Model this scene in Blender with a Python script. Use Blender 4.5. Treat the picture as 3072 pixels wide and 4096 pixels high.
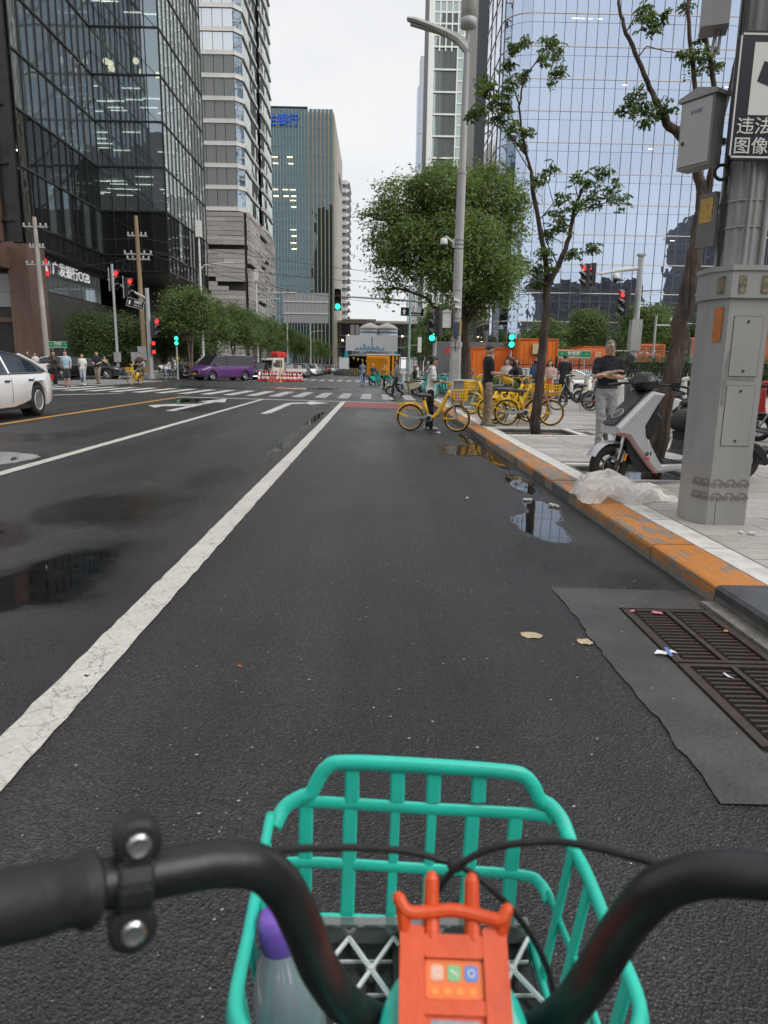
import bpy, math, random
import numpy as np
from mathutils import Vector, Matrix, Euler, kdtree
R = math.radians
random.seed(7)
for o in list(bpy.data.objects): bpy.data.objects.remove(o)
SC = bpy.context.scene
COL = SC.collection
# ---------------------------------------------------------------- camera
cam = bpy.data.cameras.new('camera'); CAM = bpy.data.objects.new('camera', cam); COL.objects.link(CAM)
SC.camera = CAM
PITCH, YAW, ROLL, EYE = R(11.68), R(0.8), R(0.8), 1.38
_f = Vector((math.sin(YAW)*math.cos(PITCH), math.cos(YAW)*math.cos(PITCH), -math.sin(PITCH)))
_r = Vector((math.cos(YAW), -math.sin(YAW), 0)); _u = _r.cross(_f)
_r2 = _r*math.cos(ROLL)+_u*math.sin(ROLL); _u2 = _u*math.cos(ROLL)-_r*math.sin(ROLL)
M = Matrix((( _r2.x,_u2.x,-_f.x,0),(_r2.y,_u2.y,-_f.y,0),(_r2.z,_u2.z,-_f.z,EYE),(0,0,0,1)))
CAM.matrix_world = M
cam.sensor_fit = 'HORIZONTAL'; cam.sensor_width = 36; cam.lens = 36*2800/3072
cam.clip_start = 0.05; cam.clip_end = 4000
cam.dof.use_dof = True; cam.dof.focus_distance = 9.0; cam.dof.aperture_fstop = cam.lens/2.6
# ---------------------------------------------------------------- world, overcast
W = bpy.data.worlds.new('World'); SC.world = W; W.use_nodes = True
nt = W.node_tree; nt.nodes.clear()
def N(t, k, **kw):
    n = t.nodes.new(k)
    for a, b in kw.items(): setattr(n, a, b)
    return n
SUN_EL, SUN_ROT = R(47), R(125)
wo = N(nt, 'ShaderNodeOutputWorld'); mixs = N(nt, 'ShaderNodeMixShader'); mixs.inputs[0].default_value = .9
sky = N(nt, 'ShaderNodeTexSky', sky_type='NISHITA'); sky.sun_disc = False; sky.sun_elevation = SUN_EL; sky.sun_rotation = SUN_ROT
b1 = N(nt, 'ShaderNodeBackground'); b1.inputs[1].default_value = .10; nt.links.new(sky.outputs[0], b1.inputs[0])
tc = N(nt, 'ShaderNodeTexCoord'); mp = N(nt, 'ShaderNodeMapping'); mp.inputs['Scale'].default_value = (1, 1, 2.2)
nz = N(nt, 'ShaderNodeTexNoise'); nz.inputs['Scale'].default_value = 2.3; nz.inputs['Detail'].default_value = 5; nz.inputs['Roughness'].default_value = .5
rp = N(nt, 'ShaderNodeValToRGB'); rp.color_ramp.elements[0].position = .34; rp.color_ramp.elements[1].position = .62
rp.color_ramp.elements[0].color = (.78, .80, .83, 1); rp.color_ramp.elements[1].color = (.96, .955, .945, 1)
b2 = N(nt, 'ShaderNodeBackground'); b2.inputs[1].default_value = .585
nt.links.new(tc.outputs['Generated'], mp.inputs[0]); nt.links.new(mp.outputs[0], nz.inputs[0]); nt.links.new(nz.outputs[0], rp.inputs[0])
nt.links.new(rp.outputs[0], b2.inputs[0]); nt.links.new(b1.outputs[0], mixs.inputs[1]); nt.links.new(b2.outputs[0], mixs.inputs[2]); nt.links.new(mixs.outputs[0], wo.inputs[0])
# ---------------------------------------------------------------- sun behind the cloud
sun = bpy.data.lights.new('sun', 'SUN'); sun.energy = 1.5; sun.angle = R(50); sun.color = (1, .97, .93)
SUN = bpy.data.objects.new('sun', sun); COL.objects.link(SUN); SUN.location = (0, 0, 60)
SUN.rotation_euler = Vector((-math.sin(SUN_ROT)*math.cos(SUN_EL), -math.cos(SUN_ROT)*math.cos(SUN_EL), -math.sin(SUN_EL))).to_track_quat('-Z', 'Y').to_euler()
SC.view_settings.view_transform = 'Standard'; SC.view_settings.look = 'None'; SC.view_settings.exposure = 0.8; SC.view_settings.gamma = 1
SC.cycles.use_denoising = True; SC.cycles.max_bounces = 6; SC.cycles.diffuse_bounces = 3; SC.cycles.glossy_bounces = 4
SC.cycles.transmission_bounces = 6; SC.cycles.transparent_max_bounces = 10
SC.cycles.caustics_reflective = False; SC.cycles.caustics_refractive = False; SC.cycles.use_adaptive_sampling = True; SC.cycles.adaptive_threshold = .02
# ---------------------------------------------------------------- materials
MATS = {}
def mat(name, col=(.5,.5,.5), rough=.5, metal=0., var=0., vscale=6., bump=0., bscale=60., spec=.5, coat=0., emit=0., rnd=0., col2=None, alpha=1., coord='Object', sheen=0., stretch=None, trans=0., ior=1.5):
    if name in MATS: return MATS[name]
    m = bpy.data.materials.new(name); m.use_nodes = True; t = m.node_tree; b = t.nodes['Principled BSDF']; MATS[name] = m
    b.inputs['Base Color'].default_value = (*col, 1); b.inputs['Roughness'].default_value = rough; b.inputs['Metallic'].default_value = metal
    b.inputs['Specular IOR Level'].default_value = spec; b.inputs['Coat Weight'].default_value = coat; b.inputs['Alpha'].default_value = alpha
    b.inputs['Transmission Weight'].default_value = trans; b.inputs['IOR'].default_value = ior
    if coat: b.inputs['Coat Roughness'].default_value = .05
    if emit: b.inputs['Emission Color'].default_value = (*col, 1); b.inputs['Emission Strength'].default_value = emit
    need = var or bump
    if need:
        c = N(t, 'ShaderNodeTexCoord'); src = c.outputs[coord]
        if stretch:
            mpp = N(t, 'ShaderNodeMapping'); mpp.inputs['Scale'].default_value = stretch; t.links.new(src, mpp.inputs[0]); src = mpp.outputs[0]
    if var:
        n = N(t, 'ShaderNodeTexNoise'); n.inputs['Scale'].default_value = vscale; n.inputs['Detail'].default_value = 6; n.inputs['Roughness'].default_value = .62
        t.links.new(src, n.inputs[0])
        mr = N(t, 'ShaderNodeMapRange'); mr.inputs[1].default_value = .3; mr.inputs[2].default_value = .7
        t.links.new(n.outputs[0], mr.inputs[0])
        mx = N(t, 'ShaderNodeMixRGB')
        c2 = col2 or tuple(x*(1-var) for x in col); c1 = col if col2 else tuple(min(1, x*(1+var*.6)) for x in col)
        mx.inputs[1].default_value = (*c1, 1); mx.inputs[2].default_value = (*c2, 1); t.links.new(mr.outputs[0], mx.inputs[0])
        last = mx.outputs[0]
        r2 = N(t, 'ShaderNodeMapRange'); r2.inputs[3].default_value = max(.02, rough-.12*min(1, var*2)); r2.inputs[4].default_value = min(1, rough+.12*min(1, var*2))
        t.links.new(n.outputs[0], r2.inputs[0]); t.links.new(r2.outputs[0], b.inputs['Roughness'])
    else: last = None
    if rnd:
        oi = N(t, 'ShaderNodeObjectInfo'); hs = N(t, 'ShaderNodeHueSaturation')
        mr = N(t, 'ShaderNodeMapRange'); mr.inputs[3].default_value = 1-rnd; mr.inputs[4].default_value = 1+rnd
        t.links.new(oi.outputs['Random'], mr.inputs[0]); t.links.new(mr.outputs[0], hs.inputs['Value'])
        if last: t.links.new(last, hs.inputs['Color'])
        else: hs.inputs['Color'].default_value = (*col, 1)
        last = hs.outputs[0]
    if last: t.links.new(last, b.inputs['Base Color'])
    if bump:
        n = N(t, 'ShaderNodeTexNoise'); n.inputs['Scale'].default_value = bscale; n.inputs['Detail'].default_value = 4
        t.links.new(src, n.inputs[0]); bp = N(t, 'ShaderNodeBump'); bp.inputs['Strength'].default_value = bump; bp.inputs['Distance'].default_value = .02
        t.links.new(n.outputs[0], bp.inputs['Height']); t.links.new(bp.outputs[0], b.inputs['Normal'])
    return m
def glassmat(name, tint, see=.5, refl=.12, rough=.01, wave=0., wscale=.5, rcol=(1,1,1), wd=.02):
    """thin architectural pane: lets `see` through, mirrors by fresnel"""
    if name in MATS: return MATS[name]
    m = bpy.data.materials.new(name); m.use_nodes = True; t = m.node_tree; t.nodes.clear(); MATS[name] = m
    o = N(t, 'ShaderNodeOutputMaterial'); g = N(t, 'ShaderNodeBsdfGlossy'); g.inputs['Roughness'].default_value = rough; g.inputs[0].default_value = (*rcol, 1)
    tr = N(t, 'ShaderNodeBsdfTransparent'); tr.inputs[0].default_value = (*[c*see for c in tint], 1)
    df = N(t, 'ShaderNodeBsdfDiffuse'); df.inputs[0].default_value = (*tint, 1)
    m1 = N(t, 'ShaderNodeMixShader'); m1.inputs[0].default_value = see
    t.links.new(df.outputs[0], m1.inputs[1]); t.links.new(tr.outputs[0], m1.inputs[2])
    if see > .99: tr.inputs[0].default_value = (*tint, 1)
    fr = N(t, 'ShaderNodeFresnel'); fr.inputs[0].default_value = 1.5
    ad = N(t, 'ShaderNodeMath', operation='MAXIMUM'); ad.inputs[1].default_value = refl; t.links.new(fr.outputs[0], ad.inputs[0])
    m2 = N(t, 'ShaderNodeMixShader'); t.links.new(ad.outputs[0], m2.inputs[0]); t.links.new(m1.outputs[0], m2.inputs[1]); t.links.new(g.outputs[0], m2.inputs[2]); t.links.new(m2.outputs[0], o.inputs[0])
    if wave:
        c = N(t, 'ShaderNodeTexCoord'); ge = N(t, 'ShaderNodeNewGeometry'); n = N(t, 'ShaderNodeTexNoise'); n.inputs['Scale'].default_value = wscale; n.inputs['Detail'].default_value = 1.5
        t.links.new(ge.outputs['Position'], n.inputs[0]); bp = N(t, 'ShaderNodeBump'); bp.inputs['Strength'].default_value = wave; bp.inputs['Distance'].default_value = wd
        t.links.new(n.outputs[0], bp.inputs['Height']); t.links.new(bp.outputs[0], g.inputs['Normal'])
    return m
# ---------------------------------------------------------------- mesh builder
class MB:
    def __init__(s): s.v = []; s.f = []; s.mi = []
    def add(s, vs, fs, mi=0):
        b = len(s.v); s.v += [tuple(v) for v in vs]; s.f += [tuple(b+i for i in f) for f in fs]; s.mi += [mi]*len(fs); return s
    def box(s, c, d, rz=0, X=None, mi=0, taper=1.):
        x, y, z = [k/2 for k in d]
        P = [(-x,-y,-z),(x,-y,-z),(x,y,-z),(-x,y,-z),(-x*taper,-y*taper,z),(x*taper,-y*taper,z),(x*taper,y*taper,z),(-x*taper,y*taper,z)]
        Mx = (X if X is not None else Matrix.Rotation(rz, 4, 'Z'))
        return s.add([Vector(c)+(Mx@Vector(p)).to_3d() for p in P], [(0,3,2,1),(4,5,6,7),(0,1,5,4),(1,2,6,5),(2,3,7,6),(3,0,4,7)], mi)
    def b2(s, a, b, mi=0):
        return s.box([(a[i]+b[i])/2 for i in range(3)], [abs(b[i]-a[i]) for i in range(3)], mi=mi)
    def tube(s, pts, r, n=8, mi=0, cap=True, sq=None, round_=False):
        P = [Vector(p) for p in pts]; k = len(P); rr = list(r) if hasattr(r, '__len__') else [r]*k
        if round_ and k > 1:
            d0 = (P[0]-P[1]).normalized(); d1 = (P[-1]-P[-2]).normalized(); a, b = rr[0], rr[-1]
            P = [P[0]+d0*a*.98, P[0]+d0*a*.75]+P+[P[-1]+d1*b*.75, P[-1]+d1*b*.98]; rr = [a*.2, a*.66]+rr+[b*.66, b*.2]; k += 4
        T = [(P[min(i+1,k-1)]-P[max(i-1,0)]).normalized() for i in range(k)]
        a = Vector((0,0,1)) if abs(T[0].z) < .9 else Vector((1,0,0)); u = T[0].cross(a).normalized()
        vs = []
        for i in range(k):
            u = (u-T[i]*u.dot(T[i])).normalized(); w = T[i].cross(u)
            for j in range(n):
                q = 2*math.pi*(j+.5)/n; e = (1, 1) if sq is None else sq
                vs.append(P[i]+u*(rr[i]*math.cos(q)*e[0])+w*(rr[i]*math.sin(q)*e[1]))
        fs = [(i*n+j, i*n+(j+1)%n, (i+1)*n+(j+1)%n, (i+1)*n+j) for i in range(k-1) for j in range(n)]
        if cap: fs += [tuple(range(n-1,-1,-1)), tuple((k-1)*n+j for j in range(n))]
        return s.add(vs, fs, mi)
    def loft(s, rings, mi=0, cap=True, closed=True):
        n = len(rings[0]); k = len(rings); vs = [p for r in rings for p in r]; m = n if closed else n-1
        fs = [(i*n+j, i*n+(j+1)%n, (i+1)*n+(j+1)%n, (i+1)*n+j) for i in range(k-1) for j in range(m)]
        if cap: fs += [tuple(range(n-1,-1,-1)), tuple((k-1)*n+j for j in range(n))]
        return s.add(vs, fs, mi)
    def lathe(s, prof, n=16, c=(0,0,0), X=None, mi=0, cap=True):
        X = X or Matrix.Identity(4)
        rings = [[Vector(c)+(X@Vector((r*math.cos(2*math.pi*j/n), r*math.sin(2*math.pi*j/n), z))).to_3d() for j in range(n)] for r, z in prof]
        return s.loft(rings, mi, cap)
    def ball(s, c, r, n=10, X=None, mi=0):
        r = r if hasattr(r, '__len__') else (r, r, r); X = X or Matrix.Identity(4); k = max(4, n//2+1)
        rings = []
        for i in range(k):
            t = math.pi*(i+.02*(i == 0)-.02*(i == k-1))/(k-1); z = -math.cos(t); q = max(.02, math.sin(t))
            rings.append([Vector(c)+(X@Vector((r[0]*q*math.cos(2*math.pi*j/n), r[1]*q*math.sin(2*math.pi*j/n), r[2]*z))).to_3d() for j in range(n)])
        return s.loft(rings, mi)
    def prism(s, poly, a, b, axis='x', mi=0):
        """poly in the plane across axis; x: (y,z)  y: (x,z)  z: (x,y)"""
        def P(p, h): return (h, p[0], p[1]) if axis == 'x' else ((p[0], h, p[1]) if axis == 'y' else (p[0], p[1], h))
        n = len(poly); vs = [P(p, a) for p in poly]+[P(p, b) for p in poly]
        fs = [tuple(range(n))[::-1], tuple(range(n, 2*n))]+[(i, (i+1)%n, n+(i+1)%n, n+i) for i in range(n)]
        return s.add(vs, fs, mi)
    def ring(s, c, Rr, r, n=32, k=6, axis='x', mi=0, a0=0, a1=2*math.pi):
        pts = []
        full = abs(a1-a0) > 6.28
        for i in range(n if full else n+1):
            q = a0+(a1-a0)*i/n; p = (0, math.cos(q)*Rr, math.sin(q)*Rr) if axis == 'x' else ((math.cos(q)*Rr, 0, math.sin(q)*Rr) if axis == 'y' else (math.cos(q)*Rr, math.sin(q)*Rr, 0))
            pts.append(Vector(c)+Vector(p))
        if full: pts += [pts[0]]
        return s.tube(pts, r, k, mi, cap=not full)
    def xf(s, X):
        s.v = [tuple((X@Vector(v)).to_3d()) for v in s.v]; return s
    def mesh(s, name, mats, smooth=False):
        me = bpy.data.meshes.new(name); me.from_pydata(s.v, [], s.f)
        for m in (mats if isinstance(mats, (list, tuple)) else [mats]): me.materials.append(m)
        if any(s.mi): me.polygons.foreach_set('material_index', s.mi)
        if smooth == 'auto': me.polygons.foreach_set('use_smooth', [True]*len(me.polygons)); me.update(); me.set_sharp_from_angle(angle=R(32))
        elif smooth: me.polygons.foreach_set('use_smooth', [True]*len(me.polygons))
        me.update(); return me
def O(name, mb, m=None, parent=None, loc=(0,0,0), rot=(0,0,0), scale=(1,1,1), smooth=False, label=None, cat=None, group=None, kind=None):
    me = mb.mesh(name, m, smooth) if isinstance(mb, MB) else mb
    o = bpy.data.objects.new(name, me); COL.objects.link(o); o.location = loc; o.rotation_euler = rot; o.scale = scale
    if parent: o.parent = parent
    tag(o, label, cat, group, kind); return o
def tag(o, label=None, cat=None, group=None, kind=None):
    if label: o['label'] = label
    if cat: o['category'] = cat
    if group: o['group'] = group
    if kind: o['kind'] = kind
    return o
def T(name, label, cat, loc=(0,0,0), rz=0, group=None, rot=None):
    o = bpy.data.objects.new(name, None); COL.objects.link(o); o.location = loc; o.rotation_euler = rot or (0,0,rz); o.empty_display_size = .1
    return tag(o, label, cat, group)
KIDS = {}
def dup(root, loc, rz, label, group=None, rot=None, scale=None, swap=None):
    def cp(o, par):
        c = o.copy(); COL.objects.link(c); c.parent = par
        if swap and o.data and o.data.materials and o.data.materials[0] in swap:
            key = (o.data.name, swap[o.data.materials[0]].name)
            if key not in KIDS:
                d = o.data.copy(); d.materials[0] = swap[o.data.materials[0]]; KIDS[key] = d
            c.data = KIDS[key]
        for ch in o.children: cp(ch, c)
        return c
    r = cp(root, None); r.location = loc; r.rotation_euler = rot or (0,0,rz); r['label'] = label
    if group: r['group'] = group
    if scale: r.scale = (scale,)*3
    return r
def text(body, h, m, parent, loc, rot=(0,0,0), width=None, name='lettering', ext=.004, center=True, bold=0., label=None):
    c = bpy.data.curves.new('lettering', 'FONT'); c.body = body; c.size = h; c.extrude = ext; c.offset = bold; c.resolution_u = 3
    if center: c.align_x = 'CENTER'; c.align_y = 'CENTER'
    t = bpy.data.objects.new('t', c); COL.objects.link(t); dg = bpy.context.evaluated_depsgraph_get()
    me = bpy.data.meshes.new_from_object(t.evaluated_get(dg)); bpy.data.objects.remove(t); bpy.data.curves.remove(c)
    me.materials.clear(); me.materials.append(m); me.name = name
    o = O(name, me, None, parent, loc, rot, label=label)
    if width and len(me.vertices):
        xs = [v.co.x for v in me.vertices]; w = max(xs)-min(xs)
        if w > 0: o.scale = (width/w, 1, 1)
    return o
UNIT = {}
def unit(m):
    if m.name not in UNIT: UNIT[m.name] = MB().box((0,0,0), (1,1,1)).mesh('pane', m)
    return UNIT[m.name]
def zr(x): return -0.015*x
FRONT = (R(90), 0, 0)      # upright lettering that faces -Y
# ================================================================ the ground
def vnoise(x, y, seed=0):
    """smooth value noise on numpy arrays"""
    xi = np.floor(x).astype(int); yi = np.floor(y).astype(int); fx = x-xi; fy = y-yi
    fx = fx*fx*(3-2*fx); fy = fy*fy*(3-2*fy)
    def h(a, b):
        k = (a*374761393+b*668265263+seed*974711) & 0x7fffffff; k = ((k ^ (k >> 13))*1274126177) & 0x7fffffff
        return ((k ^ (k >> 16)) & 0xffff)/65535.
    return (h(xi,yi)*(1-fx)+h(xi+1,yi)*fx)*(1-fy)+(h(xi,yi+1)*(1-fx)+h(xi+1,yi+1)*fx)*fy
def fbm(x, y, s=0): return (vnoise(x,y,s)+.5*vnoise(2.1*x,2.1*y,s+1)+.25*vnoise(4.3*x,4.3*y,s+2)+.13*vnoise(8.7*x,8.7*y,s+3))/1.88
def road_material():
    m = bpy.data.materials.new('wet_asphalt'); m.use_nodes = True; t = m.node_tree; b = t.nodes['Principled BSDF']; L = t.links.new
    g = N(t,'ShaderNodeNewGeometry'); at = N(t,'ShaderNodeAttribute', attribute_name='wet'); at2 = N(t,'ShaderNodeAttribute', attribute_name='pool')
    n1 = N(t,'ShaderNodeTexNoise'); n1.inputs['Scale'].default_value = 95; n1.inputs['Detail'].default_value = 3; L(g.outputs['Position'], n1.inputs[0])
    n2 = N(t,'ShaderNodeTexNoise'); n2.inputs['Scale'].default_value = 1.3; n2.inputs['Detail'].default_value = 6; L(g.outputs['Position'], n2.inputs[0])
    vo = N(t,'ShaderNodeTexVoronoi'); vo.inputs['Scale'].default_value = 110; L(g.outputs['Position'], vo.inputs[0])
    vs = N(t,'ShaderNodeTexVoronoi'); vs.inputs['Scale'].default_value = 42; L(g.outputs['Position'], vs.inputs[0])
    r1 = N(t,'ShaderNodeValToRGB'); e = r1.color_ramp.elements; e[0].position = .3; e[0].color = (.007,.007,.008,1); e[1].position = .72; e[1].color = (.036,.035,.037,1); L(n1.outputs[0], r1.inputs[0])
    # pale stone chips
    sp = N(t,'ShaderNodeMath', operation='LESS_THAN'); L(vs.outputs['Distance'], sp.inputs[0]); sp.inputs[1].default_value = .13
    sr = N(t,'ShaderNodeSeparateColor'); L(vs.outputs['Color'], sr.inputs[0]); gt = N(t,'ShaderNodeMath', operation='GREATER_THAN'); L(sr.outputs[0], gt.inputs[0]); gt.inputs[1].default_value = .84
    mu = N(t,'ShaderNodeMath', operation='MULTIPLY'); L(sp.outputs[0], mu.inputs[0]); L(gt.outputs[0], mu.inputs[1])
    c1 = N(t,'ShaderNodeMixRGB'); L(mu.outputs[0], c1.inputs[0]); L(r1.outputs[0], c1.inputs[1]); c1.inputs[2].default_value = (.19,.18,.155,1)
    big = N(t,'ShaderNodeMapRange'); L(n2.outputs[0], big.inputs[0]); big.inputs[1].default_value = .3; big.inputs[2].default_value = .7; big.inputs[3].default_value = .82; big.inputs[4].default_value = 1.2
    c2 = N(t,'ShaderNodeMixRGB', blend_type='MULTIPLY'); c2.inputs[0].default_value = 1; L(c1.outputs[0], c2.inputs[1]); L(big.outputs[0], c2.inputs[2])
    mpl = N(t,'ShaderNodeMapping'); mpl.inputs['Scale'].default_value = (1.5,.07,1); L(g.outputs['Position'], mpl.inputs[0]); n5 = N(t,'ShaderNodeTexNoise'); n5.inputs['Scale'].default_value = 1.6; n5.inputs['Detail'].default_value = 4; L(mpl.outputs[0], n5.inputs[0])
    trk = N(t,'ShaderNodeMapRange'); L(n5.outputs[0], trk.inputs[0]); trk.inputs[1].default_value = .32; trk.inputs[2].default_value = .68; trk.inputs[3].default_value = .66; trk.inputs[4].default_value = 1.3
    sc_ = N(t,'ShaderNodeSeparateColor'); L(vo.outputs['Color'], sc_.inputs[0]); stn = N(t,'ShaderNodeMapRange'); L(sc_.outputs[0], stn.inputs[0]); stn.inputs[3].default_value = .55; stn.inputs[4].default_value = 1.5
    tm = N(t,'ShaderNodeMath', operation='MULTIPLY'); L(trk.outputs[0], tm.inputs[0]); L(stn.outputs[0], tm.inputs[1]); c2b = N(t,'ShaderNodeMixRGB', blend_type='MULTIPLY'); c2b.inputs[0].default_value = 1; L(c2.outputs[0], c2b.inputs[1]); L(tm.outputs[0], c2b.inputs[2]); c2 = c2b
    dk = N(t,'ShaderNodeMapRange'); L(at.outputs['Fac'], dk.inputs[0]); dk.inputs[3].default_value = 1.15; dk.inputs[4].default_value = .25
    c3 = N(t,'ShaderNodeMixRGB', blend_type='MULTIPLY'); c3.inputs[0].default_value = 1; L(c2.outputs[0], c3.inputs[1]); L(dk.outputs[0], c3.inputs[2]); L(c3.outputs[0], b.inputs['Base Color'])
    ro = N(t,'ShaderNodeMapRange'); L(at.outputs['Fac'], ro.inputs[0]); ro.inputs[3].default_value = .41; ro.inputs[4].default_value = .22
    pn = N(t,'ShaderNodeTexNoise'); pn.inputs['Scale'].default_value = 7; pn.inputs['Detail'].default_value = 8; pn.inputs['Roughness'].default_value = .7; L(g.outputs['Position'], pn.inputs[0])
    pa = N(t,'ShaderNodeMath', operation='MULTIPLY_ADD'); L(pn.outputs[0], pa.inputs[0]); pa.inputs[1].default_value = .5; pb_ = N(t,'ShaderNodeMath', operation='SUBTRACT'); L(at2.outputs['Fac'], pb_.inputs[0]); pb_.inputs[1].default_value = .25; L(pb_.outputs[0], pa.inputs[2])
    ro2 = N(t,'ShaderNodeMapRange'); L(pa.outputs[0], ro2.inputs[0]); ro2.inputs[1].default_value = .28; ro2.inputs[2].default_value = .8; ro2.inputs[3].default_value = 0; ro2.inputs[4].default_value = 1
    mr = N(t,'ShaderNodeMixRGB'); L(ro2.outputs[0], mr.inputs[0]); L(ro.outputs[0], mr.inputs[1]); mr.inputs[2].default_value = (.03,.03,.03,1); L(mr.outputs[0], b.inputs['Roughness'])
    bp = N(t,'ShaderNodeBump'); bp.inputs['Distance'].default_value = .006
    hs = N(t,'ShaderNodeMath', operation='ADD'); L(n1.outputs[0], hs.inputs[0]); L(vo.outputs['Distance'], hs.inputs[1]); L(hs.outputs[0], bp.inputs['Height'])
    st = N(t,'ShaderNodeMapRange'); L(ro2.outputs[0], st.inputs[0]); st.inputs[3].default_value = .95; st.inputs[4].default_value = .0; L(st.outputs[0], bp.inputs['Strength']); L(bp.outputs[0], b.inputs['Normal'])
    return m
HX0, HX1, HY0, HY1 = 1.5, 1.98, 2.4, 3.96     # hole for the gully
xs = np.array([-300,-120,-60,-40,-30,-24,-20,-17,-14.5,-12.5,-11,-10]+list(np.arange(-9,1.45,.055))+[1.5,1.6,1.7,1.8,1.9,1.98,2.03,2.08,2.14,2.3,2.5,4,8,14,25,45,90,300.])
ys = np.array([-200,-80,-30,-10,-4,-1.5,0,.6]+list(np.arange(1.,2.4,.06))+list(np.arange(2.4,3.97,.06))+list(np.arange(4.02,31,.06))+list(np.arange(31,62,.5))+[64,68,75,85,100,130,180,260,400,700,1400.])
GX, GY = np.meshgrid(xs, ys, indexing='ij')
def zroad(x): return np.where(x > 2.14, -.032, np.where(x < -30, .45, -.015*x))
und = (fbm(GX*.35, GY*.12, 3)-.5)*.012*np.clip((GY-1)/4, 0, 1)*(GY < 40)*(GX < 1.4)*(GX > -10)
GZ = zroad(GX)
wet = np.clip((fbm(GX*.55+3, GY*.16, 11)-.47)*3.2, 0, .55)
pool = np.zeros_like(GX)
wob = (fbm(GX*1.6, GY*1.1, 21)-.5)*1.5
def blot(cx, cy, rx, ry, wd, pl, soft=.6):
    global wet, pool
    d = np.sqrt(((GX-cx)/rx)**2+((GY-cy)/ry)**2)+wob*.55
    k = np.clip((1.15-d)/soft, 0, 1); k = k*k*(3-2*k)
    wet = np.maximum(wet, k*wd); pool = np.maximum(pool, k*pl)
for b in [(-3.5,5.2,1.6,1.0,1,.72,.8),(-2.5,6.6,1.0,1.5,1,.66,.8),(-2.0,8.5,.5,1.5,.95,.55,.9),(-2.05,4.4,.65,1.3,1,.80,.7),(-2.3,3.0,.9,.9,1,.85,.7),(-1.62,12.5,.16,3.6,1,.9),(-1.6,18.5,.18,4.5,1,.9),(-1.8,24,.35,2.5,1,.6),
          (-5.6,9.6,1.2,1.0,1,.95),(-6.5,12,1.6,1.8,.9,.5),(-5.2,22,1,3,.9,.5),(-6.6,26,1,2,1,.8),
          (1.52,6.35,.28,.85,1,1.15,.7),(1.72,7.0,.22,.8,1,1.05,.6),(1.82,8.6,.22,1.2,1,.95),(1.9,11,.2,1.6,1,1.15),(1.5,12.2,.45,1.0,.9,.8),(1.88,14,.22,2,1,1.0),(1.4,5.2,.4,.7,.75,.2),(1.7,4.55,.3,.35,.8,.5),
          (-.3,20,.5,5,1,.30,1.2),(.2,20,1.1,2.6,.75,.15),(.3,12,1.2,2.2,.7,0),(-.3,26.3,1,1.6,.9,.4),(1.2,23,.8,2,.9,.5),(-3,34,3,2.5,.7,.4),(-4.5,43,3,2.3,.9,.95),(-9,40,3,2,.8,.6),(1.3,30.2,.9,.5,1,.95)]: blot(*b)
nx, ny = len(xs), len(ys); idx = np.arange(nx*ny).reshape(nx, ny)
fs = np.stack([idx[:-1,:-1], idx[1:,:-1], idx[1:,1:], idx[:-1,1:]], -1).reshape(-1, 4)
cx_ = ((GX[:-1,:-1]+GX[1:,1:])/2).reshape(-1); cy_ = ((GY[:-1,:-1]+GY[1:,1:])/2).reshape(-1)
keep = ~((cx_ > HX0-.001) & (cx_ < HX1) & (cy_ > HY0-.001) & (cy_ < HY1-.0))
fs = fs[keep]
me = bpy.data.meshes.new('road'); me.from_pydata(np.stack([GX,GY,GZ],-1).reshape(-1,3).tolist(), [], fs.tolist())
for nm, ar in (('wet',wet),('pool',pool)):
    a = me.attributes.new(nm, 'FLOAT', 'POINT'); a.data.foreach_set('value', ar.reshape(-1).astype(np.float32))
me.materials.append(road_material()); me.update()
road = O('road', me, kind='structure')
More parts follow.
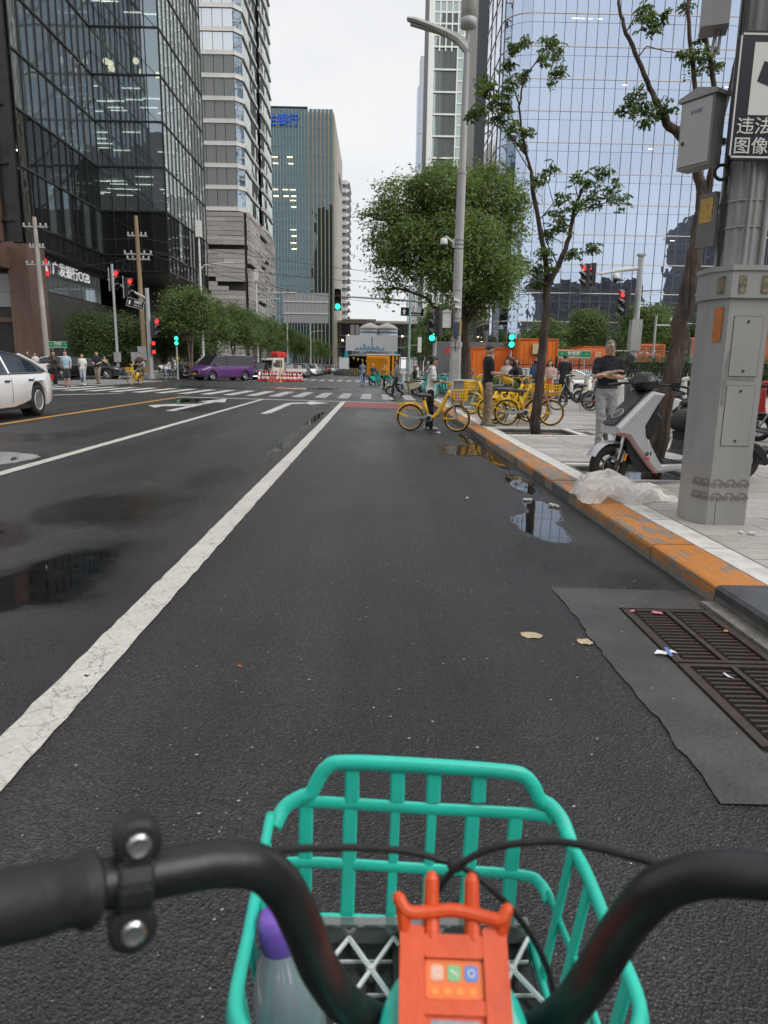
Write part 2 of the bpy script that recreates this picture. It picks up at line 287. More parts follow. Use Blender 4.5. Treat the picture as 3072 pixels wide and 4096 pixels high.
# ---- painted markings: each its own sheet just above the asphalt
def paint(name, col, wear=.35, crack=True):
    m = bpy.data.materials.new(name); m.use_nodes = True; t = m.node_tree; b = t.nodes['Principled BSDF']; L = t.links.new; MATS[name] = m
    b.inputs['Roughness'].default_value = .55; g = N(t,'ShaderNodeNewGeometry')
    n = N(t,'ShaderNodeTexNoise'); n.inputs['Scale'].default_value = 2.2; n.inputs['Detail'].default_value = 9; n.inputs['Roughness'].default_value = .72; L(g.outputs['Position'], n.inputs[0])
    n3 = N(t,'ShaderNodeTexNoise'); n3.inputs['Scale'].default_value = 40; n3.inputs['Detail'].default_value = 3; L(g.outputs['Position'], n3.inputs[0])
    v = N(t,'ShaderNodeTexVoronoi', feature='DISTANCE_TO_EDGE'); v.inputs['Scale'].default_value = 5.5
    dn = N(t,'ShaderNodeMixRGB', blend_type='ADD'); dn.inputs[0].default_value = .35; L(g.outputs['Position'], dn.inputs[1]); L(n.outputs['Color'], dn.inputs[2]); L(dn.outputs[0], v.inputs[0])
    ck = N(t,'ShaderNodeMath', operation='GREATER_THAN'); L(v.outputs[0], ck.inputs[0]); ck.inputs[1].default_value = .006 if crack else -1
    hole = N(t,'ShaderNodeMath', operation='LESS_THAN'); L(n.outputs[0], hole.inputs[0]); hole.inputs[1].default_value = 1-wear
    al = N(t,'ShaderNodeMath', operation='MULTIPLY'); L(ck.outputs[0], al.inputs[0]); L(hole.outputs[0], al.inputs[1]); L(al.outputs[0], b.inputs['Alpha'])
    rm = N(t,'ShaderNodeValToRGB'); e = rm.color_ramp.elements; e[0].position = .3; e[0].color = (*[c*.62 for c in col],1); e[1].position = .62; e[1].color = (*col,1)
    mm = N(t,'ShaderNodeMath', operation='ADD'); L(n.outputs[0], mm.inputs[0]); L(n3.outputs[0], mm.inputs[1]); hf = N(t,'ShaderNodeMath', operation='MULTIPLY'); L(mm.outputs[0], hf.inputs[0]); hf.inputs[1].default_value = .5; L(hf.outputs[0], rm.inputs[0]); L(rm.outputs[0], b.inputs['Base Color'])
    bp = N(t,'ShaderNodeBump'); bp.inputs['Strength'].default_value = .4; bp.inputs['Distance'].default_value = .004; L(n3.outputs[0], bp.inputs['Height']); L(bp.outputs[0], b.inputs['Normal'])
    return m
WHITE = paint('road_white', (.62,.60,.55), .36); WHITE2 = paint('road_white_worn', (.58,.57,.54), .40, False); YEL = paint('road_yellow', (.62,.30,.05), .36, False); RED = paint('road_red', (.25,.055,.05), .38, False)
def mark(name, poly, m, dz=.005, label=None):
    return O(name, MB().add([(x, y, zr(x)+dz) for x, y in poly], [tuple(range(len(poly)))]), m, road, label=label)
def wob_line(x0, x1, y0, y1, k, seed):
    rr = random.Random(seed); a = []; b = []
    for i in range(k+1):
        y = y0+(y1-y0)*i/k; e = .006
        a.append((x0+rr.uniform(-e,e), y)); b.append((x1+rr.uniform(-e,e), y))
    vs = []; 
    for p, q in zip(a, b): vs += [(p[0],p[1],zr(p[0])+.005),(q[0],q[1],zr(q[0])+.005)]
    return MB().add(vs, [(2*i, 2*i+1, 2*i+3, 2*i+2) for i in range(k)])
O('lane_line', wob_line(-1.375, -1.195, .4, 10, 90, 1), WHITE, road); O('lane_line', wob_line(-1.37, -1.19, 10.01, 28.0, 60, 2), WHITE, road)
O('lane_line', wob_line(-4.56, -4.41, 1, 28.0, 80, 3), WHITE, road); O('centre_line', wob_line(-7.82, -7.66, 1, 28.0, 80, 4), YEL, road)
mark('stop_line', [(-7.82,28.02),(2.05,28.02),(2.05,28.34),(-7.82,28.34)], WHITE2)
mark('bike_box', [(-1.17,24.2),(2.0,24.2),(2.0,27.9),(-1.17,27.9)], RED)
for i in range(22):
    x = 1.55-i*1.0
    if -20 < x: mark('crossing_stripe', [(x-.24,31.0),(x+.24,31.0),(x+.24,36.8),(x-.24,36.8)], WHITE2)
for i in range(9): mark('crossing_stripe', [(-14.5-2*(i%1),38.6+i*1.35),(-11.2,38.6+i*1.35),(-11.2,39.1+i*1.35),(-14.5,39.1+i*1.35)], WHITE2) if False else None
for i in range(11): mark('crossing_stripe', [(-19.3,38.4+i*1.15),(-14.6,38.4+i*1.15),(-14.6,38.9+i*1.15),(-19.3,38.9+i*1.15)], WHITE2)
for i in range(17): mark('crossing_stripe', [(-9.4+i*.85-.2,66),(-9.4+i*.85+.2,66),(-9.4+i*.85+.2,71),(-9.4+i*.85-.2,71)], WHITE2)
for i in range(6): mark('lane_dash', [(-4.1,80+i*14),(-3.95,80+i*14),(-3.95,85+i*14),(-4.1,85+i*14)], WHITE2)
mark('lane_line', [(-14.4,22),(-10.6,29.6),(-10.6,30.1),(-14.6,22.4)], WHITE2)
# arrows: right turn, and straight-and-left
mark('turn_arrow', [(-3.25,19.9),(-3.0,19.9),(-2.98,25.3),(-2.5,26.0),(-2.35,25.2),(-1.75,26.6),(-2.55,28.0-.25),(-2.6,26.6),(-3.1,26.2),(-3.25,25.6)], WHITE2)
mark('turn_arrow', [(-5.95,20),(-5.7,20),(-5.7,25.2),(-5.35,25.2),(-5.83,27.8),(-6.3,25.2),(-5.95,25.2),(-5.95,23.8),(-6.55,23.1),(-6.5,23.7),(-7.15,22.3),(-6.6,21.2),(-6.62,22),(-5.95,22.6)], WHITE2)
# ---- concrete surround of the gully, four pieces round the hole
conc = mat('gully_concrete', (.034,.034,.034), .42, var=.45, vscale=2.6, bump=.35, bscale=45, col2=(.085,.08,.072))
def ragged(x0, x1, y0, y1, edge, seed):
    rr = random.Random(seed); vs = []; k = 40
    for i in range(k+1):
        y = y0+(y1-y0)*i/k; x = x0+(.006*math.sin(y*5.3)+.005*math.sin(y*17+1)+rr.uniform(-.008,.008) if edge else 0); vs += [(x, y, zr(x)+.006), (x1, y, zr(x1)+.006)]
    return MB().add(vs, [(2*i,2*i+1,2*i+3,2*i+2) for i in range(k)])
O('concrete_apron', ragged(1.16, HX0-.03, 2.05, 4.36, True, 5), conc, road)
O('concrete_apron', ragged(HX0-.03, 2.1, HY1+.03, 4.36, False, 6), conc, road); O('concrete_apron', ragged(HX0-.03, 2.1, 2.05, HY0-.03, False, 7), conc, road)
O('gully_ledge', MB().b2((HX1+.03,1.6,-.06),(2.1,4.08,.0)), mat('ledge_concrete', (.24,.22,.19), .6, var=.5, vscale=9, bump=.3, col2=(.1,.1,.09)), road)
# the gully: two cast iron grates over a dark pit
iron = mat('rusty_iron', (.075,.062,.052), .55, metal=.35, var=.6, vscale=14, bump=.3, bscale=120, col2=(.05,.028,.018))
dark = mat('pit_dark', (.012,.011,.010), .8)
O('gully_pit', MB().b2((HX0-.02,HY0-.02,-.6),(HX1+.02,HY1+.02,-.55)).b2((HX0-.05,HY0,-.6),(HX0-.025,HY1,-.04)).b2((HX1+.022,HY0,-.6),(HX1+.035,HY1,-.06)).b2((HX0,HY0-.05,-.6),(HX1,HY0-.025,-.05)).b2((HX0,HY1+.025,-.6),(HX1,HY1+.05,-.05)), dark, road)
def grate(y0, y1, label):
    t = T('drain_grate', label, 'drain grate', ((HX0+HX1)/2, (y0+y1)/2, zr(1.74)+.008), group='cast iron drain grates', rot=(0, R(.86), 0))
    w, l = HX1-HX0, y1-y0
    O('frame', MB().b2((-w/2-.02,-l/2,-.04),(-w/2+.025,l/2,.006)).b2((w/2-.025,-l/2,-.04),(w/2+.02,l/2,.006)).b2((-w/2+.025,-l/2,-.04),(w/2-.025,-l/2+.03,.006)).b2((-w/2+.025,l/2-.03,-.04),(w/2-.025,l/2,.006)).b2((-.014,-l/2+.03,-.04),(.014,l/2-.03,.006)), iron, t)
    bm = MB().box((0,0,0), (w/2-.04,.02,.038), taper=.8).mesh('bar', iron); n = 16
    for i in range(1, n):
        for sx in (-1, 1): O('bar', bm, None, t, (sx*(w/4-.006), -l/2+.03+(l-.06)*i/n, -.015))
grate(HY0+.005, 3.165, 'near iron drain grate with a thin white paper strip lying on it'); grate(3.185, HY1-.005, 'far iron drain grate with pink petals and a blue striped wrapper')
# ---- kerb of single stones, orange paint worn off in patches
def kerb_material(nm, thr):
    m = bpy.data.materials.new(nm); m.use_nodes = True; t = m.node_tree; b = t.nodes['Principled BSDF']; L = t.links.new
    g = N(t,'ShaderNodeNewGeometry'); mp = N(t,'ShaderNodeMapping'); mp.inputs['Scale'].default_value = (7,1.6,6); L(g.outputs['Position'], mp.inputs[0])
    n = N(t,'ShaderNodeTexNoise'); n.inputs['Scale'].default_value = 2; n.inputs['Detail'].default_value = 8; n.inputs['Roughness'].default_value = .7; L(mp.outputs[0], n.inputs[0])
    n2 = N(t,'ShaderNodeTexNoise'); n2.inputs['Scale'].default_value = 25; n2.inputs['Detail'].default_value = 5; L(g.outputs['Position'], n2.inputs[0])
    r = N(t,'ShaderNodeMapRange'); L(n.outputs[0], r.inputs[0]); r.inputs[1].default_value = thr; r.inputs[2].default_value = thr+.06
    sp = N(t,'ShaderNodeSeparateXYZ'); L(g.outputs['Position'], sp.inputs[0]); lo = N(t,'ShaderNodeMapRange'); L(sp.outputs[2], lo.inputs[0]); lo.inputs[1].default_value = .0; lo.inputs[2].default_value = .045
    mul = N(t,'ShaderNodeMath', operation='MULTIPLY'); L(r.outputs[0], mul.inputs[0]); L(lo.outputs[0], mul.inputs[1])
    st = N(t,'ShaderNodeMixRGB'); L(n2.outputs[0], st.inputs[0]); st.inputs[1].default_value = (.13,.125,.11,1); st.inputs[2].default_value = (.28,.265,.235,1)
    og = N(t,'ShaderNodeMixRGB'); L(n2.outputs[0], og.inputs[0]); og.inputs[1].default_value = (.42,.14,.02,1); og.inputs[2].default_value = (.58,.235,.045,1)
    mx = N(t,'ShaderNodeMixRGB'); L(mul.outputs[0], mx.inputs[0]); L(st.outputs[0], mx.inputs[1]); L(og.outputs[0], mx.inputs[2]); L(mx.outputs[0], b.inputs['Base Color'])
    b.inputs['Roughness'].default_value = .55; bp = N(t,'ShaderNodeBump'); bp.inputs['Strength'].default_value = .35; bp.inputs['Distance'].default_value = .006; L(n2.outputs[0], bp.inputs['Height']); L(bp.outputs[0], b.inputs['Normal'])
    return m
pave_mat = mat('pavement_bed', (.12,.115,.105), .8, var=.4, vscale=5)
PITS = [(2.72,4.1,14.1,15.45), (2.72,4.0,8.35,9.55)]
pv = MB()
def slabs_of(x0,x1,y0,y1): pv.b2((x0,y0,-.3),(x1,y1,.078))
slabs_of(2.1,2.72,-60,31); 
ye = [-60]+[v for p in sorted(PITS, key=lambda p: p[2]) for v in (p[2],p[3])]+[31]
for i in range(0, len(ye)-1, 2): slabs_of(2.7201,4.1,ye[i],ye[i+1])
slabs_of(4.1001,9.5,-60,31); slabs_of(9.5001,200,-60,43); slabs_of(4.0,4.0999,8.3501,9.5499)
pavement = O('pavement', pv, pave_mat, kind='structure')
kp = [(0,-.2),(.02,-.2),(.32,-.2),(.32,.1),(.035,.1),(.012,.09),(0,.07)]
def kerbstone(L):
    b = MB().prism([(x,z) for x,z in kp], 0, L-.012, 'y'); return b
KM = [kerb_material('kerb_orange_%s'%c, th) for c, th in zip(('bright','mixed','worn'), (.40,.455,.50))]
KS = [kerbstone(1.02).mesh('kerb_stone', k) for k in KM]
y = 4.1; i = 0
while y < 30.5:
    O('kerb_stone', KS[[0,1,0,1,2,1,1,2][i % 8]], None, pavement, (2.1+random.uniform(-.005,.005), y, random.uniform(-.004,.004)), (0,0,random.uniform(-.003,.003))); y += 1.02; i += 1
far_kerb = MB()
grey_stone = mat('grey_kerb', (.26,.25,.23), .6, var=.3, vscale=4, bump=.2)
for i in range(10): O('kerb_stone', MB().box((0,0,0), (1.0,.3,.3)), grey_stone, pavement, (2.62+i*.66*1.0 if False else 2.62+i*1.01, 31.16, -.05))
for i in range(4): O('kerb_stone', kerbstone(1.02), grey_stone, pavement, (2.1, -.9+i*1.02-1.6, 0))
# side inlet under a dark stone lintel
inlet = T('storm_inlet', 'black side inlet opening in the kerb under a dark stone lintel beside the grates', 'storm drain', (2.1,3.3,0))
lint = mat('dark_lintel', (.055,.055,.06), .35, var=.4, vscale=8, bump=.15)
lm = []
for xx, zz in ((0,.035),(.0,.08),(.02,.1),(.30,.1),(.30,.035)): lm.append((xx,zz))
O('lintel', MB().prism(lm, -1.75, .785, 'y'), lint, inlet)
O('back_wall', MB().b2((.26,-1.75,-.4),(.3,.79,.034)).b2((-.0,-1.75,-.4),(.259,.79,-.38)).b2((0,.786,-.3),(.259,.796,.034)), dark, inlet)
# white granite band, paving slabs
band_m = mat('white_band', (.66,.64,.60), .55, var=.3, vscale=5, bump=.15, rnd=.06)
slab_ms = [mat('slab_%s'%n, c, .46, var=.22, vscale=4, bump=.15, bscale=30, rnd=.13) for n, c in (('grey',(.40,.375,.34)),('warm',(.44,.405,.36)),('pale',(.47,.44,.40)))]
bandmesh = MB().box((0,0,0), (.2,.98,.04)).mesh('band_stone', band_m)
y = 2.0
while y < 30: O('band_stone', bandmesh, None, pavement, (2.525, y+.5, .081)); y += 1.0
white_runs = [(2.64,8.0,13.9,.2),(2.64,4.55,15.62,.16),(2.64,4.5,8.2,.16),(2.64,4.5,9.68,.16),(4.22,4.22+.0,0,0)]
def xband(x0, x1, y, w):
    k = max(1, round((x1-x0)/.9)); l = (x1-x0)/k
    b = MB().box((0,0,0), (l-.012, w, .04)).mesh('band_stone', band_m)
    for i in range(k): O('band_stone', b, None, pavement, (x0+l*(i+.5), y, .081))
for x0,x1,yy,w in white_runs[:4]: xband(x0,x1,yy,w)
for px, yy0, yy1 in ((4.2,14.05,15.52),(4.12,8.3,9.58)):
    b = MB().box((0,0,0), (.16,1,.04)).mesh('band_stone', band_m); O('band_stone', b, None, pavement, (px, (yy0+yy1)/2, .081), scale=(1,(yy1-yy0)-.01,1))
def blocked(x0, x1, y0, y1):
    for a,b,c,d in [(p[0]-.01,p[1]+.2,p[2]-.22,p[3]+.2) for p in PITS]+[(2.64,8.0,13.8,14.0)]:
        if x0 < b and x1 > a and y0 < d and y1 > c: return True
    return False
cells = []; y = 1.2; rr = random.Random(3)
while y < 30.6:
    d = rr.choice([.2,.2,.3,.3,.4]) if y < 31 else .4; x = 2.64-(0 if rr.random() < .5 else .0); first = True
    xmax = 12 if y > 6 else 7
    while x < xmax:
        l = rr.choice([.4,.6,.6,.8]); 
        if first: l = rr.choice([.25,.4,.6,.7]); first = False
        if not blocked(x, x+l, y, y+d): cells.append((x, y, l, d))
        x += l
    y += d
cells.sort(key=lambda c: -(c[2]*c[3])/(((c[1])**2+(c[0])**2)**1.4)*(1 if c[1] > 3.2 and abs(c[0]) < c[1]*.62 else .05))
SU = [MB().box((0,0,0), (1,1,.04)).mesh('paving_slab', m) for m in slab_ms]
rest = MB()
for k, (x,y,l,d) in enumerate(cells):
    zt = .08+rr.uniform(-.0015,.002)
    if k < 300: O('paving_slab', SU[rr.choice([0,0,1,1,2])], None, pavement, (x+l/2, y+d/2, zt), (rr.uniform(-.003,.003), rr.uniform(-.002,.002), 0), (l-.008, d-.008, 1))
    else: rest.box((x+l/2, y+d/2, zt), (l-.008, d-.008, .04), mi=rr.choice([0,0,1,1,2]))
O('paving_slabs_beyond', rest, slab_ms, pavement, kind='stuff')
plaza = MB().b2((12.02,3,.079),(60,42.9,.1)).b2((2.2,30.62,.079),(9.5,30.98,.1)).b2((9.51,30.62,.079),(12,42.9,.1))
O('plaza_paving', plaza, mat('plaza', (.43,.405,.365), .5, var=.3, vscale=1.2, bump=.1), pavement)
soil = mat('pit_water', (.018,.017,.012), .04, var=.5, vscale=8)
for p in PITS:
    O('tree_pit_water', MB().b2((p[0]+.001,p[2]+.001,-.1),(p[1]-.001,p[3]-.001,.045)), soil, pavement)
# left pavement in front of the black building and along the street
lp = MB().b2((-300,57.5,-.2),(-17.0,400,.62)).b2((-16.98,62,-.2),(-15.2,400,.40)).b2((-300,-60,-.2),(-19.5,30,.48))
O('far_pavement', lp, mat('far_paving', (.36,.34,.31), .6, var=.3, vscale=.6), kind='structure')
rpv = MB().b2((5.4,52,-.2),(200,400,.1))
O('east_pavement', rpv, MATS['far_paving'], kind='structure')
# ================================================================ buildings
MI = M.inverted()
def seen(p):
    q = MI@Vector(p)
    if q.z > -.1: return 0
    x = -q.x/q.z*2800; y = -q.y/q.z*2800
    return 1 if abs(x) < 1540 and abs(y) < 2050 else 0
def put_panes(parent, L, maxn=300, name='pane'):
    """L: (centre, rz, w, h, material); the first maxn in view are parts, the rest one mass"""
    L = sorted(L, key=lambda a: -(seen(a[0])*1e3+a[2]*a[3]*100/Vector(a[0]).length))
    rest = {}
    for k, (c, rz, w, h, m) in enumerate(L):
        rot = (random.gauss(0,.0035), 0, rz+random.gauss(0,.0035))
        if k < maxn and seen(c): O(name, unit(m), None, parent, c, rot, (w,.04,h))
        else:
            E3 = Euler(rot).to_matrix().to_4x4(); rest.setdefault(m.name, (m, MB()))[1].box(c, (w,.04,h), X=E3)
    for m, b in rest.values(): O(name+'s_beyond', b, m, parent, kind='stuff')
def strip(parent, name, m, p, q, z, w, h):
    """horizontal bar from p to q (xy) at height z"""
    p = Vector((*p, z)); q = Vector((*q, z)); d = q-p; a = math.atan2(d.y, d.x)
    return MB().box((p+q)/2, (d.length, w, h), rz=a)
black = mat('black_metal', (.018,.018,.018), .35, var=.3, vscale=2); dkstone = mat('black_granite', (.022,.021,.02), .3, var=.5, vscale=1.5, bump=.1, bscale=3)
brown = mat('brown_stone', (.115,.068,.052), .45, var=.35, vscale=.8, stretch=(1,1,.25)); conc_l = mat('pale_concrete', (.42,.41,.39), .7, var=.2, vscale=.5)
lampw = mat('office_lamp', (1,.93,.75), emit=2.2); lampo = mat('warm_lamp', (1,.80,.48), emit=2.5)
# ---- the black bank building, a folded glass front over a recessed base
gA = glassmat('smoked_glass', (.60,.68,.70), .88, .3, wave=.15, wscale=.6, rcol=(.8,.92,1)); gC = glassmat('rippled_glass', (.42,.47,.47), .03, .62, wave=.3, wscale=.45, rcol=(.92,1,.98), wd=.10)
gD = glassmat('opaque_dark_glass', (.012,.014,.014), .0, .055, wave=.2, wscale=.5)
bank = T('bank_building', 'black glass bank building with folded front and lit office floors', 'building', (-31,80,.5))
BX = Vector((-31,80,.5))
def lb(v): return Vector(v)-BX
def B(mb): return mb.xf(Matrix.Translation(-BX))
LV = [11.2,12.9]+[12.9+4.4*k for k in range(1,9)]
planes = [((-31,62.6),(-31,80),11,gA),((-31,80),(-24,80),5,gA),((-24,80),(-24,98),12,gC)]
PL = []; fr = MB(); rr = random.Random(5)
for (p, q, n, gm) in planes:
    d = Vector((q[0]-p[0], q[1]-p[1])); a = math.atan2(d.y, d.x); w = d.length/n
    for k in range(len(LV)-1):
        h = LV[k+1]-LV[k]; dd = k < 2 and not (gm is gA and p[1] == 80)
        for i in range(n):
            c = Vector(p)+d*((i+.5)/n); m_ = gD if (k == 0 or (k == 1 and rr.random() < .85) or (k == 2 and p[1] < 70)) else gm
            PL.append((tuple(lb((c.x, c.y, (LV[k]+LV[k+1])/2))), a, w-.06, h-.12, m_))
    nrm = Vector((d.y, -d.x)).normalized()*.06
    for k in range(len(LV)):
        e0 = Vector(p)+nrm; e1 = Vector(q)+nrm; fr.box(((e0.x+e1.x)/2,(e0.y+e1.y)/2,LV[k]), (d.length+.05,.16,.16), rz=a)
    for i in range(n+1):
        c = Vector(p)+d*(i/n)+nrm; fr.box((c.x,c.y,(LV[0]+LV[-1])/2), (.07,.12,LV[-1]-LV[0]-.1), rz=a)
put_panes(bank, [(Vector(c)+BX if False else c, a, w, h, m) for c, a, w, h, m in PL] if False else [], 0)
_old = seen
def seen(p): return _old(Vector(p)+BX)
put_panes(bank, PL); seen = _old
O('mullions', B(fr), black, bank)
# slanting outer glazing ribs across the folded front
rib = MB()
for z0 in (19.5,24,28.5,33,37.5,42): rib.tube([(-30.9,79.9,z0+4.2),(-24.2,79.85,z0-2.6)], .04, 4)
O('slanting_rib', B(rib), black, bank)
inn = mat('office_wall', (.46,.44,.40), .8, var=.4, vscale=.4, rnd=.1); slabm = mat('office_slab', (.10,.10,.10), .8)
fl = MB(); wl = MB()
for z in LV[1:-1]: fl.b2((-46,63,z-.5),(-31.3,97.6,z-.15)).b2((-31.29,80.3,z-.5),(-24.3,97.6,z-.15))
O('floor_slab', B(fl), slabm, bank)
wl.b2((-46,62.9,.5),(-45.7,97.6,48)).b2((-45.6,97.3,.5),(-24.3,97.6,48)).b2((-38,88,.5),(-37.8,97,48))
for k in range(26):
    z = rr.choice(LV[2:9]); x = rr.uniform(-36,-25.5); yy = rr.uniform(82,88); wl.b2((x,yy,z-.1),(x+rr.uniform(.6,2.4),yy+.2,z+rr.uniform(1,2.6)))
O('interior_wall', B(wl), inn, bank)
def lamps(name, zs, n, x0, x1, y0, y1, m, L=1.5, rnd=rr):
    for z in zs:
        for i in range(n):
            x = rnd.uniform(x0,x1); y = rnd.uniform(y0,y1); O(name, lampmesh[m.name], None, bank, lb((x,y,z+3.72)), scale=(1,1,1) if L else (1,1,1))
lampmesh = {lampw.name: MB().box((0,0,0), (1.9,.2,.07)).mesh('ceiling_lamp', lampw), lampo.name: MB().ball((0,0,0), .34, 8).mesh('pendant_lamp', lampo)}
lamps('ceiling_lamp', (12.9,17.3), 26, -40, -25, 81, 90, lampw); lamps('ceiling_lamp', (17.3,), 12, -42, -33, 66, 80, lampw); lamps('ceiling_lamp', (21.7,), 14, -40, -25, 81, 90, lampw); lamps('ceiling_lamp', (26.1,), 18, -40, -25, 81, 90, lampw)
for i in range(14): O('pendant_lamp', lampmesh[lampo.name], None, bank, lb((rr.uniform(-38,-25), rr.uniform(81,86), 30.5+rr.uniform(1.6,2.4))))
lamps('ceiling_lamp', (35,39), 4, -38, -25, 81, 90, lampw)
bs = MB().prism([(-46,62.5),(-31.05,62.5),(-31.05,80.05),(-24.1,80.05),(-24.1,97.7),(-46,97.7)], 11.0, 11.15, 'z')
O('roof', B(MB().prism([(-46,62.6),(-31.05,62.6),(-31.05,80.1),(-24.1,80.1),(-24.1,97.7),(-46,97.7)], 48.2, 48.9, 'z')), black, bank)
O('soffit', B(bs), black, bank); O('rear_wall', B(MB().b2((-46.2,62.7,.5),(-46,97.8,48.9)).b2((-46,97.8,.5),(-24.1,98,48.9))), mat('rear_wall_pale', (.55,.54,.52), .7), bank)  # unseen back wall, set pale so the banded tower's glass mirrors brighter
base = MB().b2((-46,66,.5),(-31.6,97.5,7.7)).b2((-31.59,86,.5),(-29.5,97.5,10.99)).b2((-46,66.05,10.4),(-31.6,97.5,10.99))
O('base_wall', B(base), dkstone, bank)
# window band with the bank sign along the street
bw = mat('blind', (.34,.33,.28), .8, var=.3, vscale=.7, rnd=.15)
for i in range(13):
    O('window', unit(gA), None, bank, lb((-31.58,66.3+i*1.06+.5,9.05)), (0,0,R(90)), (1.0,.05,2.6)); 
    if i % 3 != 1: O('blind', unit(bw), None, bank, lb((-31.9,66.3+i*1.06+.5,9.05)), (0,0,R(90)), (.78,.05,2.5))
O('sign_backdrop', MB().b2((-32.4,66.1,7.72),(-32.1,80,10.38)), mat('dim_inside', (.12,.115,.1), .8), bank).location = -BX
wt = mat('sign_white', (.80,.80,.80), .4, emit=.05)
text('广发银行CGB', 1.28, wt, bank, lb((-31.45,72.6,9.9)), (R(90),0,R(90)), 8.6, bold=.012, ext=.05)
rd = mat('sign_red', (.75,.02,.03), .4, emit=.35)
O('logo', MB().prism([(-.55,-.75),(.55,-.75),(.5,-.35),(.28,.75),(-.28,.75),(-.5,-.35)], 0, .12, 'x'), rd, bank, lb((-31.5,66.9,9.85)))
O('logo_mark', MB().prism([(-.3,-.3),(.3,-.3),(0,.35)], 0, .03, 'x'), wt, bank, lb((-31.375,66.9,9.8)))
# brown stone pier, canopy and west wing
O('pier', MB().b2((-32.1,61.4,.5),(-30.4,64.6,10.99)), brown, bank).location = -BX
O('slot', MB().b2((-32.6,62.2,11.2),(-31.1,62.55,48.5)), dkstone, bank).location = -BX
wing = MB()
for x in (-33.1,-37.6,-42): wing.b2((x-.55,61.6,11.2),(x+.55,62.4,48.5))
wing.b2((-60,61.8,9.2),(-31.7,62.5,11.18))
O('stone_fin', B(wing), brown, bank)
WP = []
for k in range(len(LV)-1):
    for i in range(3): WP.append((tuple(lb((-35.4-4.5*i,62.2,(LV[k]+LV[k+1])/2))), 0, 3.3, LV[k+1]-LV[k]-.18, gD))
def seen(p): return _old(Vector(p)+BX)
put_panes(bank, WP, name='wing_pane'); seen = _old
fl2 = MB()
for z in LV: fl2.b2((-60,62.0,z-.09),(-31.7,62.15,z+.09))
O('transom', B(fl2), black, bank)
O('canopy', MB().add([lb(v) for v in [(-45,58,9.6),(-31.9,58.6,9.0),(-31.9,62,9.0),(-45,62,9.0),(-45,58,11.4),(-31.9,58.6,10.4),(-31.9,62,10.8),(-45,62,11.4)]], [(0,3,2,1),(4,5,6,7),(0,1,5,4),(1,2,6,5),(2,3,7,6),(3,0,4,7)]), brown, bank)
O('canopy_sign', MB().b2((-33.7,58.3,9.6),(-32.6,58.44,10.5)), mat('tiny_sign', (.5,.5,.5), .5, var=.8, vscale=5), bank).location = -BX
O('entrance_wall', MB().b2((-60,62.6,.5),(-31.7,66,9.0)), dkstone, bank).location = -BX
for i in range(4): O('entrance_window', unit(glassmat('entrance_glass', (.26,.27,.26), .1, .08)), None, bank, lb((-33.1-2.2*i,62.5,7.4)), (0,0,0), (2.05,.06,2.8))
O('poster', MB().b2((-36.2,62.3,.9),(-34.2,62.42,4.6)), mat('poster_red', (.42,.03,.04), .4), bank).location = -BX
O('poster_print', MB().b2((-35.6,62.25,2.0),(-34.8,62.29,3.3)), wt, bank).location = -BX
O('entrance_beam', MB().b2((-42,62.1,4.7),(-31.75,62.6,5.1)), brown, bank).location = -BX
bank.location = BX+Vector((1.4,0,0))
# ---- banded tower
band = mat('band_stone', (.66,.65,.63), .55, var=.12, vscale=.3, rnd=.03); gB = glassmat('grey_glass', (.34,.37,.38), .1, .72, wave=.25, wscale=.4, rcol=(.95,1,1))
gB2 = glassmat('green_glass', (.10,.13,.125), .1, .65, wave=.3, wscale=.3, rcol=(.95,1,.98), wd=.12)
tw = T('banded_tower', 'grey stone banded office tower with strip windows behind the bank building', 'building', (-19.6,110,.6))
TB = Vector((-20.9,110,.6)); PL = []
zb = 23.9; fh = 2.95; nf = 25
def lt(v): return Vector(v)-TB
segs = [((-42,110),(-21.9,110),14,gB),((-21.9,110),(-20.9,111.2),1,gB),((-20.9,111.2),(-20.9,117),5,gB2),((-20.9,117),(-20.75,122.4),4,gB2),((-20.5,124),(-20.3,130),4,gB2),((-20.3,130),(-20.5,136),4,gB2)]
for fi in range(nf+1):
    z = zb+fi*fh; b_ = MB()
    for p, q, n, gm in segs:
        d = Vector((q[0]-p[0], q[1]-p[1])); a = math.atan2(d.y,d.x); nr = Vector((d.y,-d.x)).normalized()
        c = (Vector(p)+Vector(q))/2+nr*.03
        b_.box(lt((c.x,c.y,z)), (d.length+.06,.26,.52), rz=a).box(lt((c.x+nr.x*.06,c.y+nr.y*.06,z-.30)), (d.length+.08,.30,.06), rz=a)
        if fi < nf:
            for i in range(n):
                e = Vector(p)+d*((i+.5)/n); PL.append((tuple(lt((e.x,e.y,z+fh/2))), a, d.length/n-.07, fh-.62, gm))
    O('spandrel_band', b_, band, tw)
def seen(p): return _old(Vector(p)+TB)
put_panes(tw, PL); seen = _old
core = MB().b2((-41.5,110.6,.6),(-21.8,135.5,99)).b2((-21.79,112,.6),(-21.3,135.5,99)); core.v = [tuple(lt(v)) for v in core.v]
O('core', core, mat('tower_core', (.06,.06,.06), .8), tw)
O('groove', MB().b2((-21.2,122.5,.6),(-20.9,123.9,99)), black, tw).location = -TB
